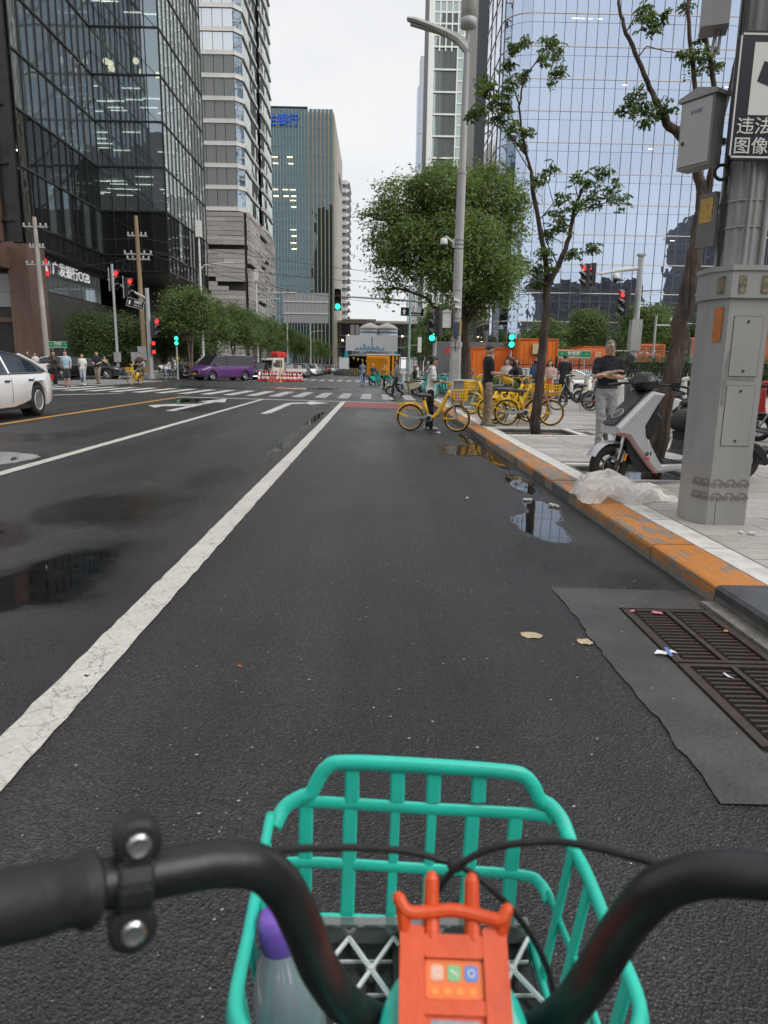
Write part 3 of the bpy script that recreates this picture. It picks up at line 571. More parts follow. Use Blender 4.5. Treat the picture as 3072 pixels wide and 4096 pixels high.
# stone podium of staggered slats
slat_ms = [mat('podium_slat_%s'%n, c, .6, var=.25, vscale=.6) for n, c in (('a',(.45,.43,.405)),('b',(.52,.50,.47)),('c',(.40,.38,.36)))]
ps = MB(); rr = random.Random(9); SLM = [MB().box((0,0,0),(1,1,1)).mesh('slat', m) for m in slat_ms]; ct = 0
for k in range(35):
    z = .6+.65*k+.33
    for face, L_ in ((0,22),(1,26)):
        u = 0
        while u < L_:
            l = min(L_-u, rr.uniform(2.2,6)); gap = rr.random() < .10 and k > 8; dpt = rr.uniform(0,.14)
            if not gap:
                c = ((-21.0-u-l/2),109.75-dpt,z) if face == 0 else (-20.45+dpt,109.9+u+l/2,z); s = (l-.03,.5,.6) if face == 0 else (.5,l-.03,.6)
                if ct < 300 and seen(c) and z > 8: O('slat', rr.choice(SLM), None, tw, lt(c), (0,0,0), s); ct += 1
                else: ps.box(lt(c), s, mi=rr.randrange(3))
            u += l
O('slats_beyond', ps, slat_ms, tw, kind='stuff')
O('podium_core', MB().b2((-42,110.1,.6),(-20.8,135.6,23.3)), mat('podium_dark', (.03,.03,.03), .8), tw).location = -TB
# ---- gold finned tower
gG = glassmat('teal_glass', (.045,.08,.092), .05, .2, wave=.5, wscale=.12, rcol=(.50,.70,.76), wd=.15); gold = mat('gold_fin', (.44,.37,.25), .45, metal=.2); pale = mat('pale_fin', (.40,.43,.42), .45)
gt = T('finned_tower', 'teal glass tower with pale gold fins and blue rooftop lettering', 'building', (-18,300,0))
TG = Vector((-18,300,0)); PL = []
fz = MB()
def lg(v): return Vector(v)-TG
for k in range(28):
    z = 2+3.5*k
    for i in range(22): PL.append((tuple(lg((-54.6+1.22*i+.6,300,z+1.75))), 0, 1.12, 3.4, gG))
    for i in range(6): PL.append((tuple(lg((-27.4+1.57*i+.8,300.4,z+1.75))), 0, 1.4, 3.4, gG))
def seen(p): return _old(Vector(p)+TG)
put_panes(gt, PL); seen = _old
f1 = MB().box((0,0,0),(.15,.5,98.5)).mesh('fin', pale); f2 = MB().box((0,0,0),(.30,.6,97.5)).mesh('fin', gold)
for i in range(23): O('fin', f1, None, gt, lg((-54.6+1.22*i,299.7,50.2)))
for i in range(7): O('fin', f2, None, gt, lg((-27.4+1.57*i,300,49.7)))
bd = MB().b2((-55,300.3,0),(-27.85,368,100)).b2((-27.84,300.7,0),(-18.2,368,98.8)); bd.v = [tuple(lg(v)) for v in bd.v]
O('body', bd, mat('tower_dark', (.05,.06,.065), .5), gt)
O('side_wall', MB().b2((-18.19,300.2,0),(-17.6,370,98.7)), mat('tan_stone', (.36,.325,.275), .6, var=.12, vscale=.1), gt).location = -TG
O('parapet', MB().b2((-55,299.6,100.02),(-27.9,301,100.5)), black, gt).location = -TG
blue = mat('sign_blue', (.02,.09,.42), .4, emit=.2)
text('中国民生银行', 4.6, blue, gt, lg((-44.2,299.3,95.3)), FRONT, 25.5, bold=.1, ext=.2)
text('中国民生银行', 5, black, gt, lg((-17.5,348,84)), (R(90),0,R(90)), 22, bold=.1, ext=.1)
for x, z in ((-38,70),(-35,70),(-35,66),(-35,55),(-35,50),(-42,70),(-42,82),(-36,82)):
    fz = MB().b2((x,299.1,z),(x+2.2,299.2,z+.18)).b2((x+.4,299.1,z-2.4),(x+2.4,299.2,z-2.2)); O('lit_ceiling', fz, lampo, gt).location = -TG
# ---- stepped balcony building beyond
st = T('balcony_tower', 'slim grey tower with stepped balconies just beyond the gold finned tower', 'building', (-18,400,0))
O('body', MB().b2((-8,0,0),(.9,30,97)), mat('grey_body', (.20,.20,.20), .7), st)
lm_ = MB().add([(-6,-1,0),(1.6,-1,0),(3.2,2,1.6),(3.2,30,1.6),(-6,30,0),(-6,-1,2.0),(1.6,-1,2.0),(3.2,2,2.0),(3.2,30,2.0),(-6,30,2.0)], [(0,4,3,2,1),(5,6,7,8,9),(0,1,6,5),(1,2,7,6),(2,3,8,7),(3,4,9,8),(4,0,5,9)]).mesh('balcony', mat('white_balcony', (.5,.5,.5), .6))
for k in range(24): O('balcony', lm_, None, st, (-.6+.012*k,0,3+k*4.05))
# ---- white grid tower, striped tower, far glass tower
wg = T('white_grid_tower', 'tall tower with a white window grid behind the leafy tree', 'building', (16.4,250,0)); TW = Vector((16.4,250,0))
gW = glassmat('grid_glass', (.15,.17,.17), .05, .42, wave=.3, wscale=.2, rcol=(.85,1,.97)); wf = mat('white_frame', (.76,.79,.75), .5); PL = []
for k in range(46):
    z = 3.3*k+1.6
    for i in range(8):
        if i < 4 and 12 < k < 31: 
            if k % 2: PL.append(((.9+1.95*i+1,0.15,z+1.6), 0, 1.9, 5.9, gW))
        else: PL.append(((.9+1.95*i+1,0,z), 0, 1.75, 2.95, gW))
def seen(p): return _old(Vector(p)+TW)
put_panes(wg, PL); seen = _old
g2 = MB()
for k in range(47):
    if 12 < k < 31 and k % 2 == 0: g2.b2((8.7,-.3,3.3*k-.25),(16.6,.1,3.3*k+.25))
    else: g2.b2((.8,-.3,3.3*k-.25),(16.6,.1,3.3*k+.25))
for i in range(9): 
    if i in (1,2,3): g2.b2((.9+1.95*i-.2,-.35,0),(.9+1.95*i+.2,.1,41)).b2((.9+1.95*i-.2,-.35,101),(.9+1.95*i+.2,.1,152))
    else: g2.b2((.9+1.95*i-.2,-.35,0),(.9+1.95*i+.2,.1,152))
O('window_grid', g2, wf, wg); O('corner_fin', MB().b2((-.6,-.8,0),(.7,2,152)), wf, wg); O('body', MB().b2((.3,.4,0),(16.6,40,152)), mat('tower_dark2', (.06,.065,.065), .6), wg)
ss = T('striped_tower', 'pale tower faced with close vertical stripes behind the lamp post', 'building', (23.3,180,0))
O('body', MB().b2((0,.5,0),(6,30,130)), mat('stripe_gap', (.2,.18,.16), .5), ss)
f3 = MB().box((0,0,65),(.26,.7,130)).mesh('fin', mat('stripe_fin', (.70,.66,.60), .5))
for i in range(11): O('fin', f3, None, ss, (.2+.56*i,.1,0))
fg = T('far_glass_tower', 'distant slim pale blue glass tower beside the white grid tower', 'building', (25,500,0)); gF = glassmat('pale_glass', (.25,.32,.40), 0, .35, rcol=(.85,.93,1))
O('body', MB().b2((0,0,0),(10,10,180)), gF, fg); O('crown', MB().b2((1.5,.5,180.05),(10,9,198)), mat('crown_steel', (.42,.44,.46), .5), fg)
f4 = MB().box((0,0,90),(.2,.4,180)).mesh('fin', mat('far_fin', (.5,.53,.56), .5))
for i in range(6): O('fin', f4, None, fg, (.2+1.9*i,-.3,0))
lbk = MB()
for i in range(9): O('floor_line', MB().b2((-.1,-.4,18*i+8),(10.1,0,18*i+8.6)), MATS['far_fin'], fg)
sb = T('striped_block', 'distant low block of blue and white vertical stripes behind street trees', 'building', (20,420,0))
O('body', MB().b2((-2,0,0),(6,10,48)), mat('block_blue', (.25,.33,.42), .5), sb)
for i in range(8): O('fin', MB().b2((-1.9+i,-.4,0),(-1.5+i,0,48)), wf, sb)
# ---- the mirror-blue tower on the east side
gM = bpy.data.materials.new('mirror_blue_glass'); gM.use_nodes = True; MATS['mirror'] = gM
t_ = gM.node_tree; b_ = t_.nodes['Principled BSDF']; b_.inputs['Metallic'].default_value = 1; b_.inputs['Roughness'].default_value = .015; b_.inputs['Base Color'].default_value = (.54,.625,.775,1)
ge = N(t_,'ShaderNodeNewGeometry'); n_ = N(t_,'ShaderNodeTexNoise'); n_.inputs['Scale'].default_value = .5; n_.inputs['Detail'].default_value = 2; t_.links.new(ge.outputs['Position'], n_.inputs[0])
bp = N(t_,'ShaderNodeBump'); bp.inputs['Strength'].default_value = .2; bp.inputs['Distance'].default_value = .05; t_.links.new(n_.outputs[0], bp.inputs['Height']); t_.links.new(bp.outputs[0], b_.inputs['Normal'])
oi = N(t_,'ShaderNodeObjectInfo'); hs = N(t_,'ShaderNodeHueSaturation'); hs.inputs['Color'].default_value = (.54,.625,.775,1); mr = N(t_,'ShaderNodeMapRange'); mr.inputs[3].default_value = .93; mr.inputs[4].default_value = 1.06
t_.links.new(oi.outputs['Random'], mr.inputs[0]); t_.links.new(mr.outputs[0], hs.inputs['Value']); t_.links.new(hs.outputs[0], b_.inputs['Base Color'])
mt = T('mirror_glass_tower', 'large mirror blue glass tower with fine mullion grid on the east side', 'building', (19.5,100,.1)); TM = Vector((19.5,100,.1))
path = [(0,0)]+[(1.4*i,0) for i in range(1,33)]
arc = [(-3.4*math.sin(a), 3.4*(1-math.cos(a))) for a in [R(90)*i/4 for i in range(4,-1,-1)]]
pts = [(-3.4,16),(-3.4,12),(-3.4,8)]+arc+path[1:]
rows = []; z = .2
while z < 82:
    for h in (2.75,1.05): rows.append((z,h)); z += h
PL = []; vm = MB(); hm = MB(); hm2 = MB()
for (p, q) in zip(pts[:-1], pts[1:]):
    d = Vector((q[0]-p[0], q[1]-p[1])); a = math.atan2(d.y,d.x); c = (Vector(p)+Vector(q))/2; nr = Vector((d.y,-d.x)).normalized()
    for z0, h in rows: PL.append(((c.x,c.y,z0+h/2), a, d.length-.02, h-.02, gM))
    vm.box((p[0]+nr.x*.05,p[1]+nr.y*.05,41), (.045,.12,82), rz=a)
    for z0, h in rows:
        if h > 2: hm.box((c.x+nr.x*.04,c.y+nr.y*.04,z0), (d.length,.12,.11), rz=a)
        else: hm2.box((c.x+nr.x*.02,c.y+nr.y*.02,z0), (d.length,.05,.035), rz=a)
def seen(p): return _old(Vector(p)+TM)
put_panes(mt, PL); seen = _old
O('mullion', vm, mat('mullion_dark', (.17,.15,.145), .5), mt); O('transom', hm, mat('transom_pale', (.62,.58,.54), .5), mt); O('transom_thin', hm2, MATS['mullion_dark'], mt)
O('body', MB().b2((-3.2,1.2+3,0),(45,30,82)).b2((.1,.15,0),(45,4.19,82)), mat('tower_inside', (.04,.05,.06), .8), mt)
rr = random.Random(17)
for i in range(15):
    x = rr.uniform(1,30); z = rr.choice([3.8*k+3.4 for k in range(3,14)]); O('ceiling_light', MB().b2((x,-.04,z),(x+.6,-.03,z+.045)), lampw, mt)
# ---- station hall closing the street
sh = T('station_hall', 'low wide station hall with thin flat roof at the end of the street', 'building', (0,330,0))
O('roof', MB().b2((-24,-8,20.6),(20,40,21.6)).b2((-15,-9,21.65),(-.2,30,22.2)), mat('hall_roof', (.40,.38,.34), .6), sh)
O('glass_wall', MB().b2((-22,0,6),(19,1,20.5)), glassmat('hall_glass', (.11,.12,.125), 0, .15), sh)
for i in range(14): O('column', MB().b2((-22+i*3,-1,0),(-21.6+i*3,-.2,20.5)), mat('hall_column', (.16,.16,.16), .6), sh)
for i in range(3): O('deck', MB().b2((-24,-4,5+i*5),(20,-1.1,5.5+i*5)), mat('hall_deck', (.2,.2,.2), .6), sh)
for i in range(12): O('lamp', MB().ball((-18+i*2.7,-4.5,11+(i%3)*2.1), .45, 6), lampo, sh)
# ---- city behind the viewer, mirrored in glass; left two added to darken the bank
for i, (x0,x1,y0,y1,h,c) in enumerate([(150,176,-70,-40,96,.09),(110,150,-80,-50,54,.11),(60,95,-90,-60,34,.10),(-80,-42,-95,-45,62,.14),(-38,-24,-60,-8,30,.12),(14,40,-120,-90,70,.08),(22,34,-30,12,18,.07),(-20,6,-200,-170,60,.10)]):
    t = T('rear_block', ['dark stepped tower','broad grey slab tower','low dark office block','added tall dark tower','added long dark block','grey tower with pale bands','low dark shop block','distant grey block'][i]+' behind the viewer, seen in reflections', 'building', (x0,y0,0))
    O('body', MB().b2((0,0,0),(x1-x0,y1-y0,h)), mat('rear_body_%d'%i, (c,c,c*1.02), .5, var=.2, vscale=.1), t)
    lb_ = MB()
    for k in range(int(h/4.2)): lb_.b2((-.2,-.2,4.2*k+3),(x1-x0+.2,y1-y0+.2,4.2*k+3.5))
    O('floor_bands', lb_, mat('rear_band', (.22,.22,.21), .6), t)
# ================================================================ trees and hedges
def leafmat(name, c1, c2, tr=.3, sc=1.6):
    m = bpy.data.materials.new(name); m.use_nodes = True; t = m.node_tree; L = t.links.new; b = t.nodes['Principled BSDF']; o = t.nodes['Material Output']; MATS[name] = m
    g = N(t,'ShaderNodeNewGeometry'); n = N(t,'ShaderNodeTexNoise'); n.inputs['Scale'].default_value = sc; n.inputs['Detail'].default_value = 4; L(g.outputs['Position'], n.inputs[0])
    n2 = N(t,'ShaderNodeTexWhiteNoise'); mxp = N(t,'ShaderNodeVectorMath', operation='SNAP'); L(g.outputs['Position'], mxp.inputs[0]); mxp.inputs[1].default_value = (.09,.09,.09); L(mxp.outputs[0], n2.inputs[0])
    ad = N(t,'ShaderNodeMath', operation='MULTIPLY_ADD'); L(n2.outputs[0], ad.inputs[0]); ad.inputs[1].default_value = .35; L(n.outputs[0], ad.inputs[2])
    r = N(t,'ShaderNodeMapRange'); L(ad.outputs[0], r.inputs[0]); r.inputs[1].default_value = .35; r.inputs[2].default_value = .95
    mx = N(t,'ShaderNodeMixRGB'); L(r.outputs[0], mx.inputs[0]); mx.inputs[1].default_value = (*c1,1); mx.inputs[2].default_value = (*c2,1); L(mx.outputs[0], b.inputs['Base Color']); b.inputs['Roughness'].default_value = .5
    tl = N(t,'ShaderNodeBsdfTranslucent'); L(mx.outputs[0], tl.inputs[0]); ms = N(t,'ShaderNodeMixShader'); ms.inputs[0].default_value = tr
    L(b.outputs[0], ms.inputs[1]); L(tl.outputs[0], ms.inputs[2]); L(ms.outputs[0], o.inputs[0]); return m
def leaves(name, cen, l, w, seed, m, flat=.5, axis=None, nb=None):
    """cen (N,3): one small folded diamond at each point"""
    if isinstance(cen, tuple): cen, nb = cen
    rs = np.random.RandomState(seed); cen = np.asarray(cen, float); n = len(cen)
    nrm = rs.normal(size=(n,3)); nrm[:,2] = np.abs(nrm[:,2])+flat
    if nb is not None: nrm = nb*1.6+rs.normal(size=(n,3))*.55
    nrm /= np.linalg.norm(nrm,axis=1)[:,None]
    a = axis if axis is not None else rs.normal(size=(n,3)); a = a-nrm*(a*nrm).sum(1)[:,None]; a /= np.linalg.norm(a,axis=1)[:,None]+1e-9
    b = np.cross(nrm, a); ll = (l*rs.uniform(.5,1.6,n))[:,None]; ww = (w*rs.uniform(.7,1.3,n))[:,None]
    v = np.stack([cen-a*ll/2, cen+b*ww/2+nrm*ww*.18+a*ll*.08, cen+a*ll/2-nrm*ll*.12, cen-b*ww/2+nrm*ww*.18+a*ll*.08], 1).reshape(-1,3)
    me = bpy.data.meshes.new(name); me.vertices.add(4*n); me.vertices.foreach_set('co', v.astype(np.float32).ravel())
    idx = np.arange(4*n).reshape(n,4); me.loops.add(4*n); me.loops.foreach_set('vertex_index', idx.ravel().astype(np.int32))
    me.polygons.add(n); me.polygons.foreach_set('loop_start', (np.arange(n)*4).astype(np.int32)); me.polygons.foreach_set('loop_total', np.full(n,4,np.int32))
    me.update(calc_edges=True); me.materials.append(m); return me
def bark(name, c, c2, sc=9, bump=1.):
    return mat(name, c, .85, var=.6, vscale=sc, bump=bump, bscale=sc*2.2, col2=c2, stretch=(1.6,1.6,.22))
LEAF = leafmat('leaf_locust', (.065,.125,.03), (.24,.33,.085), .5); LEAF2 = leafmat('leaf_young', (.06,.115,.03), (.19,.27,.075), .5, 5); LEAF3 = leafmat('leaf_dark', (.035,.075,.025), (.14,.20,.065), .45); LEAF4 = leafmat('leaf_street', (.055,.11,.034), (.21,.29,.09), .48, .8)
BARK = bark('bark', (.085,.062,.048), (.030,.020,.016)); BARKP = bark('bark_pale', (.20,.15,.11), (.09,.06,.045), 6, .4)
def clumps(lobes, per, seed, sub=1):
    """lobes: (x,y,z,rx,ry,rz); returns points gathered in sprays with gaps between"""
    rs = np.random.RandomState(seed); P = []; NB = []
    vol = np.array([a[3]*a[4]*a[5] for a in lobes])**.75; vol /= vol.sum()
    for a, f in zip(lobes, vol):
        k = max(3, int(f*per/26)); d = rs.normal(size=(k,3)); d /= np.linalg.norm(d,axis=1)[:,None]; q = d*(rs.uniform(.25,1,k)**.5)[:,None]
        c = np.array(a[:3])+q*np.array(a[3:6])
        for cc in c:
            m = rs.randint(12,42); sz = rs.uniform(.6,1.3)*sub; up_ = (cc-np.array(a[:3]))/np.array(a[3:6])*.8+np.array([0,0,.75])+rs.normal(size=3)*.35; up_ /= np.linalg.norm(up_); q_ = rs.normal(size=(m,3))*np.array([.34,.34,.34])*sz; q_ -= up_*(q_@up_)[:,None]*.75; P.append(cc+q_); NB.append(np.tile(up_,(m,1)))
    return np.concatenate(P), np.concatenate(NB)
def limb(b, p, q, r0, r1, rs, k=6, sag=.12):
    p, q = np.array(p, float), np.array(q, float); L_ = np.linalg.norm(q-p); pts = []
    for i in range(k+1):
        t = i/k; x = p+(q-p)*t+rs.normal(size=3)*L_*.025*math.sin(math.pi*t); x[2] += sag*L_*math.sin(math.pi*t); pts.append(tuple(x))
    b.tube(pts, [r0+(r1-r0)*i/k for i in range(k+1)], 6); return pts
# ---- the big locust by the lamp post
tr = T('locust_tree', 'large dense green street tree behind the tall lamp post', 'tree', (3.95,31.4,0)); rs = np.random.RandomState(4)
px = [(870,440,75),(960,410,80),(1055,415,75),(1095,500,55),(900,520,85),(1000,520,95),(855,575,55),(960,590,75),(1060,590,75),(830,628,26),(1105,440,45),(1100,580,45),(805,470,28),(1020,660,40),(1075,640,45),(840,520,50)]
lob = []
for (u, v, r), dy in zip(px, [0,-.6,.4,.8,-.8,-1.2,-.4,-1.4,-.6,-.3,1,.3,.2,.6,-.2,1.2]):
    Y = 31.4+dy; q = Vector(_f)+_r2*((u-829.5)/1512.08)-_u2*((v-1106)/1512.08); q = Vector((0,0,EYE))+q*(Y/q.y); k = r*Y/1512; lob.append((q.x-3.95,dy,q.z,k,k*1.05,k*.8))
b = MB(); b.tube([(0,0,-.1),(.02,.0,1.5),(-.1,0,2.8),(-.2,.05,4.2)], [.24,.2,.17,.15], 8)
for a in lob:
    s = (-.2,.05,4.2) if a[2] > 5.5 else (-.1,0,3.2); e = limb(b, s, a[:3], .085, .025, rs)
    for _ in range(3): limb(b, e[4], tuple(np.array(a[:3])+rs.normal(size=3)*np.array(a[3:])*.6), .03, .008, rs)
O('trunk', b, BARK, tr); O('crown', leaves('crown', clumps([(*a[:3],a[3]*.82,a[4]*.82,a[5]*.78) for a in lob], 40000, 5, 1.0), .16, .07, 6, LEAF, 1.3), None, tr)
# ---- the two young pruned trees on the pavement, limbs as they grow
def sapling(name, label, base, Y, limbs, sprays, lp, seed, lsize, nper, per_px, bk):
    t = T(name, label, 'tree', (base[0],Y,.02)); rs = np.random.RandomState(seed); b = MB(); O3 = np.array((base[0],Y,.02))
    def w(u, v, dy=0.): 
        yy = Y+dy; f = Vector(_f)+_r2*((u-829.5)/1512.08)-_u2*((v-1106)/1512.08); return np.array(Vector((0,0,EYE))+f*(yy/f.y))-O3
    k = 0
    for pts, r0, r1 in limbs:
        k += 1; P = [w(*p) if len(p) == 3 else w(p[0],p[1]) for p in pts]; n = len(P); Q = []
        for i in range(n-1):
            for j in range(4): Q.append(P[i]+(P[i+1]-P[i])*j/4+rs.normal(size=3)*.012*(r0/.1)**.5)
        Q.append(P[-1]); b.tube([tuple(q) for q in Q], [r0+(r1-r0)*(i/(len(Q)-1))**.8 for i in range(len(Q))], 9, round_=True)
    C_ = []; A_ = []
    for s in sprays:
        u, v, r = s[:3]; c = w(u, v, s[3] if len(s) > 3 else rs.uniform(-.35,.35)*per_px*100); R_ = r*per_px
        for _ in range(max(3, int(r*nper))):           # pinnate leaves: a drooping rib with leaflets either side
            d = rs.normal(size=3); d[2] = d[2]*.35; d /= np.linalg.norm(d); o_ = c+rs.normal(size=3)*R_*np.array([.42,.42,.38]); ln = R_*rs.uniform(.5,.95); side = np.cross(d,[0,0,1]); side /= np.linalg.norm(side)+1e-6
            for q in range(lp):
                f_ = (q+.5)/lp
                for sg in (-1,1):
                    C_.append(o_+d*ln*(f_-.2)+side*sg*lsize*.55+np.array([0,0,-.5*ln*f_*f_])); A_.append(side*sg+d*.5+np.array([0,0,-.35]))
            if rs.rand() < .25: b.tube([tuple(o_-d*ln*.2), tuple(o_+d*ln*.4+np.array([0,0,-.1*ln])), tuple(o_+d*ln*.8+np.array([0,0,-.4*ln]))], .0025*lsize/.05, 4)
    O('trunk', b, bk, t, smooth=True); O('crown', leaves('crown', C_, lsize, lsize*.52, seed, LEAF2, .6, np.array(A_)), None, t)
    return t
sapling('street_tree', 'thin leaning young tree in the pit beside the yellow bikes', (3.36,), 14.75,
  [([(1155,934),(1165,840),(1172,750),(1180,680),(1182,620)],.115,.075),([(1182,620),(1180,560),(1163,480),(1150,400),(1148,375)],.06,.035),([(1148,375),(1128,295),(1122,230),(1130,170),(1165,125),(1190,90)],.03,.008),([(1122,225),(1105,180),(1095,130),(1115,95)],.016,.005),([(1140,340),(1100,290),(1060,235),(1030,215)],.016,.005),([(1165,400),(1115,320),(1085,260)],.014,.005),
   ([(1182,622),(1210,565),(1232,510),(1240,450),(1255,410)],.065,.03),([(1240,470),(1275,420),(1310,385)],.02,.006),([(1245,455),(1300,440),(1340,430)],.018,.005),([(1250,430),(1240,395)],.014,.005),([(1205,575),(1180,520),(1172,470)],.016,.006),([(1160,480),(1195,440),(1180,380)],.014,.005),([(1178,660),(1160,600),(1150,560)],.012,.004),([(1215,560),(1260,545),(1290,530)],.012,.004)],
  [(1110,98,16),(1130,92,12),(1188,92,20),(1203,112,14),(1202,155,20),(1172,128,14),(1130,165,16),(1100,190,20),(1045,178,18),(1065,208,22),(1088,232,20),(1035,235,16),(1018,250,12),(1075,262,18),(1108,278,18),(1142,290,14),(1128,312,12),(1100,140,14),(1050,195,16),
   (1188,368,16),(1166,388,16),(1250,385,20),(1302,372,18),(1322,405,18),(1338,432,18),(1284,432,20),(1246,440,22),(1205,462,20),(1182,502,20),(1218,486,16),(1180,545,22),(1282,538,16),(1240,548,16),(1160,582,18),(1190,580,12),(1272,400,14),(1215,430,14),(1160,610,14)], 6, 11, .066, 1.25, .0103, bark('bark_thin', (.095,.068,.053), (.018,.012,.010), 8, 1.5))
sapling('street_tree', 'forked rough barked tree behind the silver electric scooter', (3.5,), 8.85,
  [([(1404,1032),(1428,920),(1452,800),(1472,700),(1490,610),(1505,530),(1516,460)],.125,.082),([(1516,460),(1514,400),(1494,330),(1470,290),(1440,265),(1425,240)],.066,.046),([(1425,240),(1405,190),(1378,130),(1352,70),(1338,20),(1334,-40)],.034,.016),
   ([(1478,295),(1490,250),(1506,225),(1500,170),(1492,100),(1486,30),(1488,-40)],.036,.018),([(1508,520),(1532,400),(1548,330),(1552,290),(1549,230),(1540,160),(1525,90),(1520,-30)],.05,.022),([(1552,300),(1575,200),(1600,90),(1612,40)],.03,.014),([(1374,130),(1396,100),(1440,110),(1475,115)],.008,.004),([(1350,75),(1372,35),(1398,15)],.008,.004),([(1508,520),(1530,500),(1548,495)],.06,.045),([(1506,225),(1530,205),(1560,190)],.022,.012),([(1420,235),(1390,240),(1360,225)],.008,.003),([(1462,285),(1475,275)],.035,.03)],
  [(1400,40,26),(1412,55,22),(1392,15,20),(1435,35,14),(1482,10,18),(1500,135,24),(1525,115,22),(1540,140,20),(1470,120,12),(1385,232,24),(1362,222,18),(1420,232,22),(1395,262,14),(1530,215,14),(1440,240,16),(1380,200,14),(1510,90,12),(1345,240,12)], 7, 23, .044, .75, .0058, bark('bark_rough', (.15,.11,.082), (.018,.012,.010), 7.5, 2.5))
# ---- generic street trees, shared shapes
def tree_mesh(h, cr, seed, n, l, wd, lm, bk, trunk_h=.3, multi=1, flat=1.2):
    rs = np.random.RandomState(seed); b = MB(); lob = []
    for i in range(11):
        q = rs.uniform(0,6.28); rr_ = cr*rs.uniform(.15,.75); z = h*rs.uniform(trunk_h+.12,.88); rad = cr*rs.uniform(.38,.6)*(1.1-.45*abs(z/h-.55)); lob.append((rr_*math.cos(q)*(1.15-z/h*.5),rr_*math.sin(q)*(1.15-z/h*.5),z,rad,rad,rad*.75))
    lob.append((0,0,h*.85,cr*.45,cr*.45,h*.13))
    for k in range(multi):
        ox = (k-(multi-1)/2)*.12; b.tube([(ox,0,-.2),(ox*2,0,h*trunk_h*.6),(ox*4,0,h*trunk_h),(ox*5,.0,h*.6)], [.09*h/6,.07*h/6,.06*h/6,.03*h/6], 7)
    for a in lob: limb(b, (0,0,h*trunk_h*rs.uniform(.7,1.3)), a[:3], .035*h/6, .01, rs, 5)
    return b.mesh('trunk', bk), leaves('crown', clumps(lob, n, seed+1, l/.12), l, wd, seed+2, lm, flat)
def plant(name, label, cat, mm, loc, rz, s, group):
    t = T(name, label, cat, loc, rz, group); t.scale = s if hasattr(s,'__len__') else (s,s,s)
    O('trunk', mm[0], None, t); O('crown', mm[1], None, t); return t
V = [tree_mesh(7.5, 2.4, 30+i, 12500, .20, .105, LEAF4, BARKP, .42, 2) for i in range(3)]
VS = [tree_mesh(5.0, 2.5, 50+i, 12500, .18, .095, LEAF3, BARK, .16, 2) for i in range(2)]
# left of the street, from the corner inwards
lts = [(-15.6,60.5,.97,'tall airy street tree with bare lower stems behind the purple van'),(-15.2,68,.97,'street tree second from the corner on the bank side'),(-15.1,76,1.0,'street tree third from the corner on the bank side'),(-15.4,86,.98,'street tree fourth from the corner on the bank side'),(-15.6,97,1.0,'street tree fifth from the corner on the bank side'),(-15.6,110,1.0,'street tree sixth from the corner on the bank side'),(-15.9,126,1.05,'street tree seventh from the corner on the bank side'),(-16.2,145,1.05,'street tree eighth from the corner on the bank side'),(-16.5,170,1.1,'street tree ninth from the corner on the bank side'),(-16.8,200,1.1,'street tree tenth from the corner on the bank side'),(-17,240,1.2,'farthest street tree of the row on the bank side')]
for i, (x,y,s,l) in enumerate(lts): plant('street_tree', l, 'tree', V[i%3], (x,y,.4), i*1.3, s, 'street trees on the bank side')
lsb = [(-24.6,63,1.0,'dark rounded tree beside the green street sign'),(-21.6,61.5,1.02,'dark bushy tree behind the man in navy polo'),(-18.8,63.5,.98,'dark bushy tree behind the cyclist in dark shirt'),(-16.6,66.5,.9,'dark small tree beside the green walking signal')]
for i, (x,y,s,l) in enumerate(lsb): plant('corner_tree', l, 'tree', VS[i%2], (x,y,.5), i*2.1, s, 'dark trees in front of the bank')
rts = [(5.9,60,.92,'first street tree right of the crossing signal pole'),(6.3,70,.95,'second street tree right of the crossing signal pole'),(6.4,82,.95,'third street tree right of the crossing signal pole'),(6.6,96,1.0,'fourth street tree right of the crossing signal pole'),(7.4,115,1.0,'fifth street tree right of the crossing signal pole'),(8.4,140,1.1,'farthest street tree right of the crossing signal pole')]
for i, (x,y,s,l) in enumerate(rts): plant('street_tree', l, 'tree', V[(i+1)%3], (x,y,.05), i*.9+.4, s, 'street trees on the construction side')
bts = [(18,76,.86,'tree in front of the mirror tower beside the orange container'),(22.5,78,.98,'tree in front of the mirror tower left of the red signals'),(27,75,1.05,'tree in front of the mirror tower behind the crossed arms man'),(31,78,1.0,'tree in front of the mirror tower behind the blue sign board'),(35.5,76,1.0,'tree in front of the mirror tower behind the forked trunk'),(41,77,1.05,'tree in front of the mirror tower beside the grey camera pole')]
for i, (x,y,s,l) in enumerate(bts): plant('plaza_tree', l, 'tree', V[(i+2)%3], (x,y,.05), i*1.7, (s*1.25,s*1.25,s*1.05), 'trees before the mirror tower')
rb = [(60,-6),(38,-14),(85,-12),(20,-22),(-30,-10)]
# ---- clipped hedges
def hedge(label, x0, x1, y0, y1, z0, z1, n, seed, lm=LEAF3, l=.09, name='hedge', grp=None):
    rs = np.random.RandomState(seed); t = T(name, label, 'hedge', ((x0+x1)/2,(y0+y1)/2,z0), group=grp); w = np.array([x1-x0,y1-y0,z1-z0]); P = rs.uniform(-.5,.5,(n,3)); f = rs.randint(0,3,n)
    P[f==0,1] = -.5+rs.normal(size=(f==0).sum())*.03; P[f==1,2] = .5+rs.normal(size=(f==1).sum())*.04; P = P*w; P[:,2] += w[2]/2; P += rs.normal(size=P.shape)*.06
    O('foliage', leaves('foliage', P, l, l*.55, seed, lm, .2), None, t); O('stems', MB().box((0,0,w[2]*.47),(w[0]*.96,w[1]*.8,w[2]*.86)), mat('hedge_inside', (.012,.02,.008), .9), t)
hedge('clipped hedge behind the parked scooters', 12.4, 26, 36, 37.2, .1, 2.0, 9000, 71)
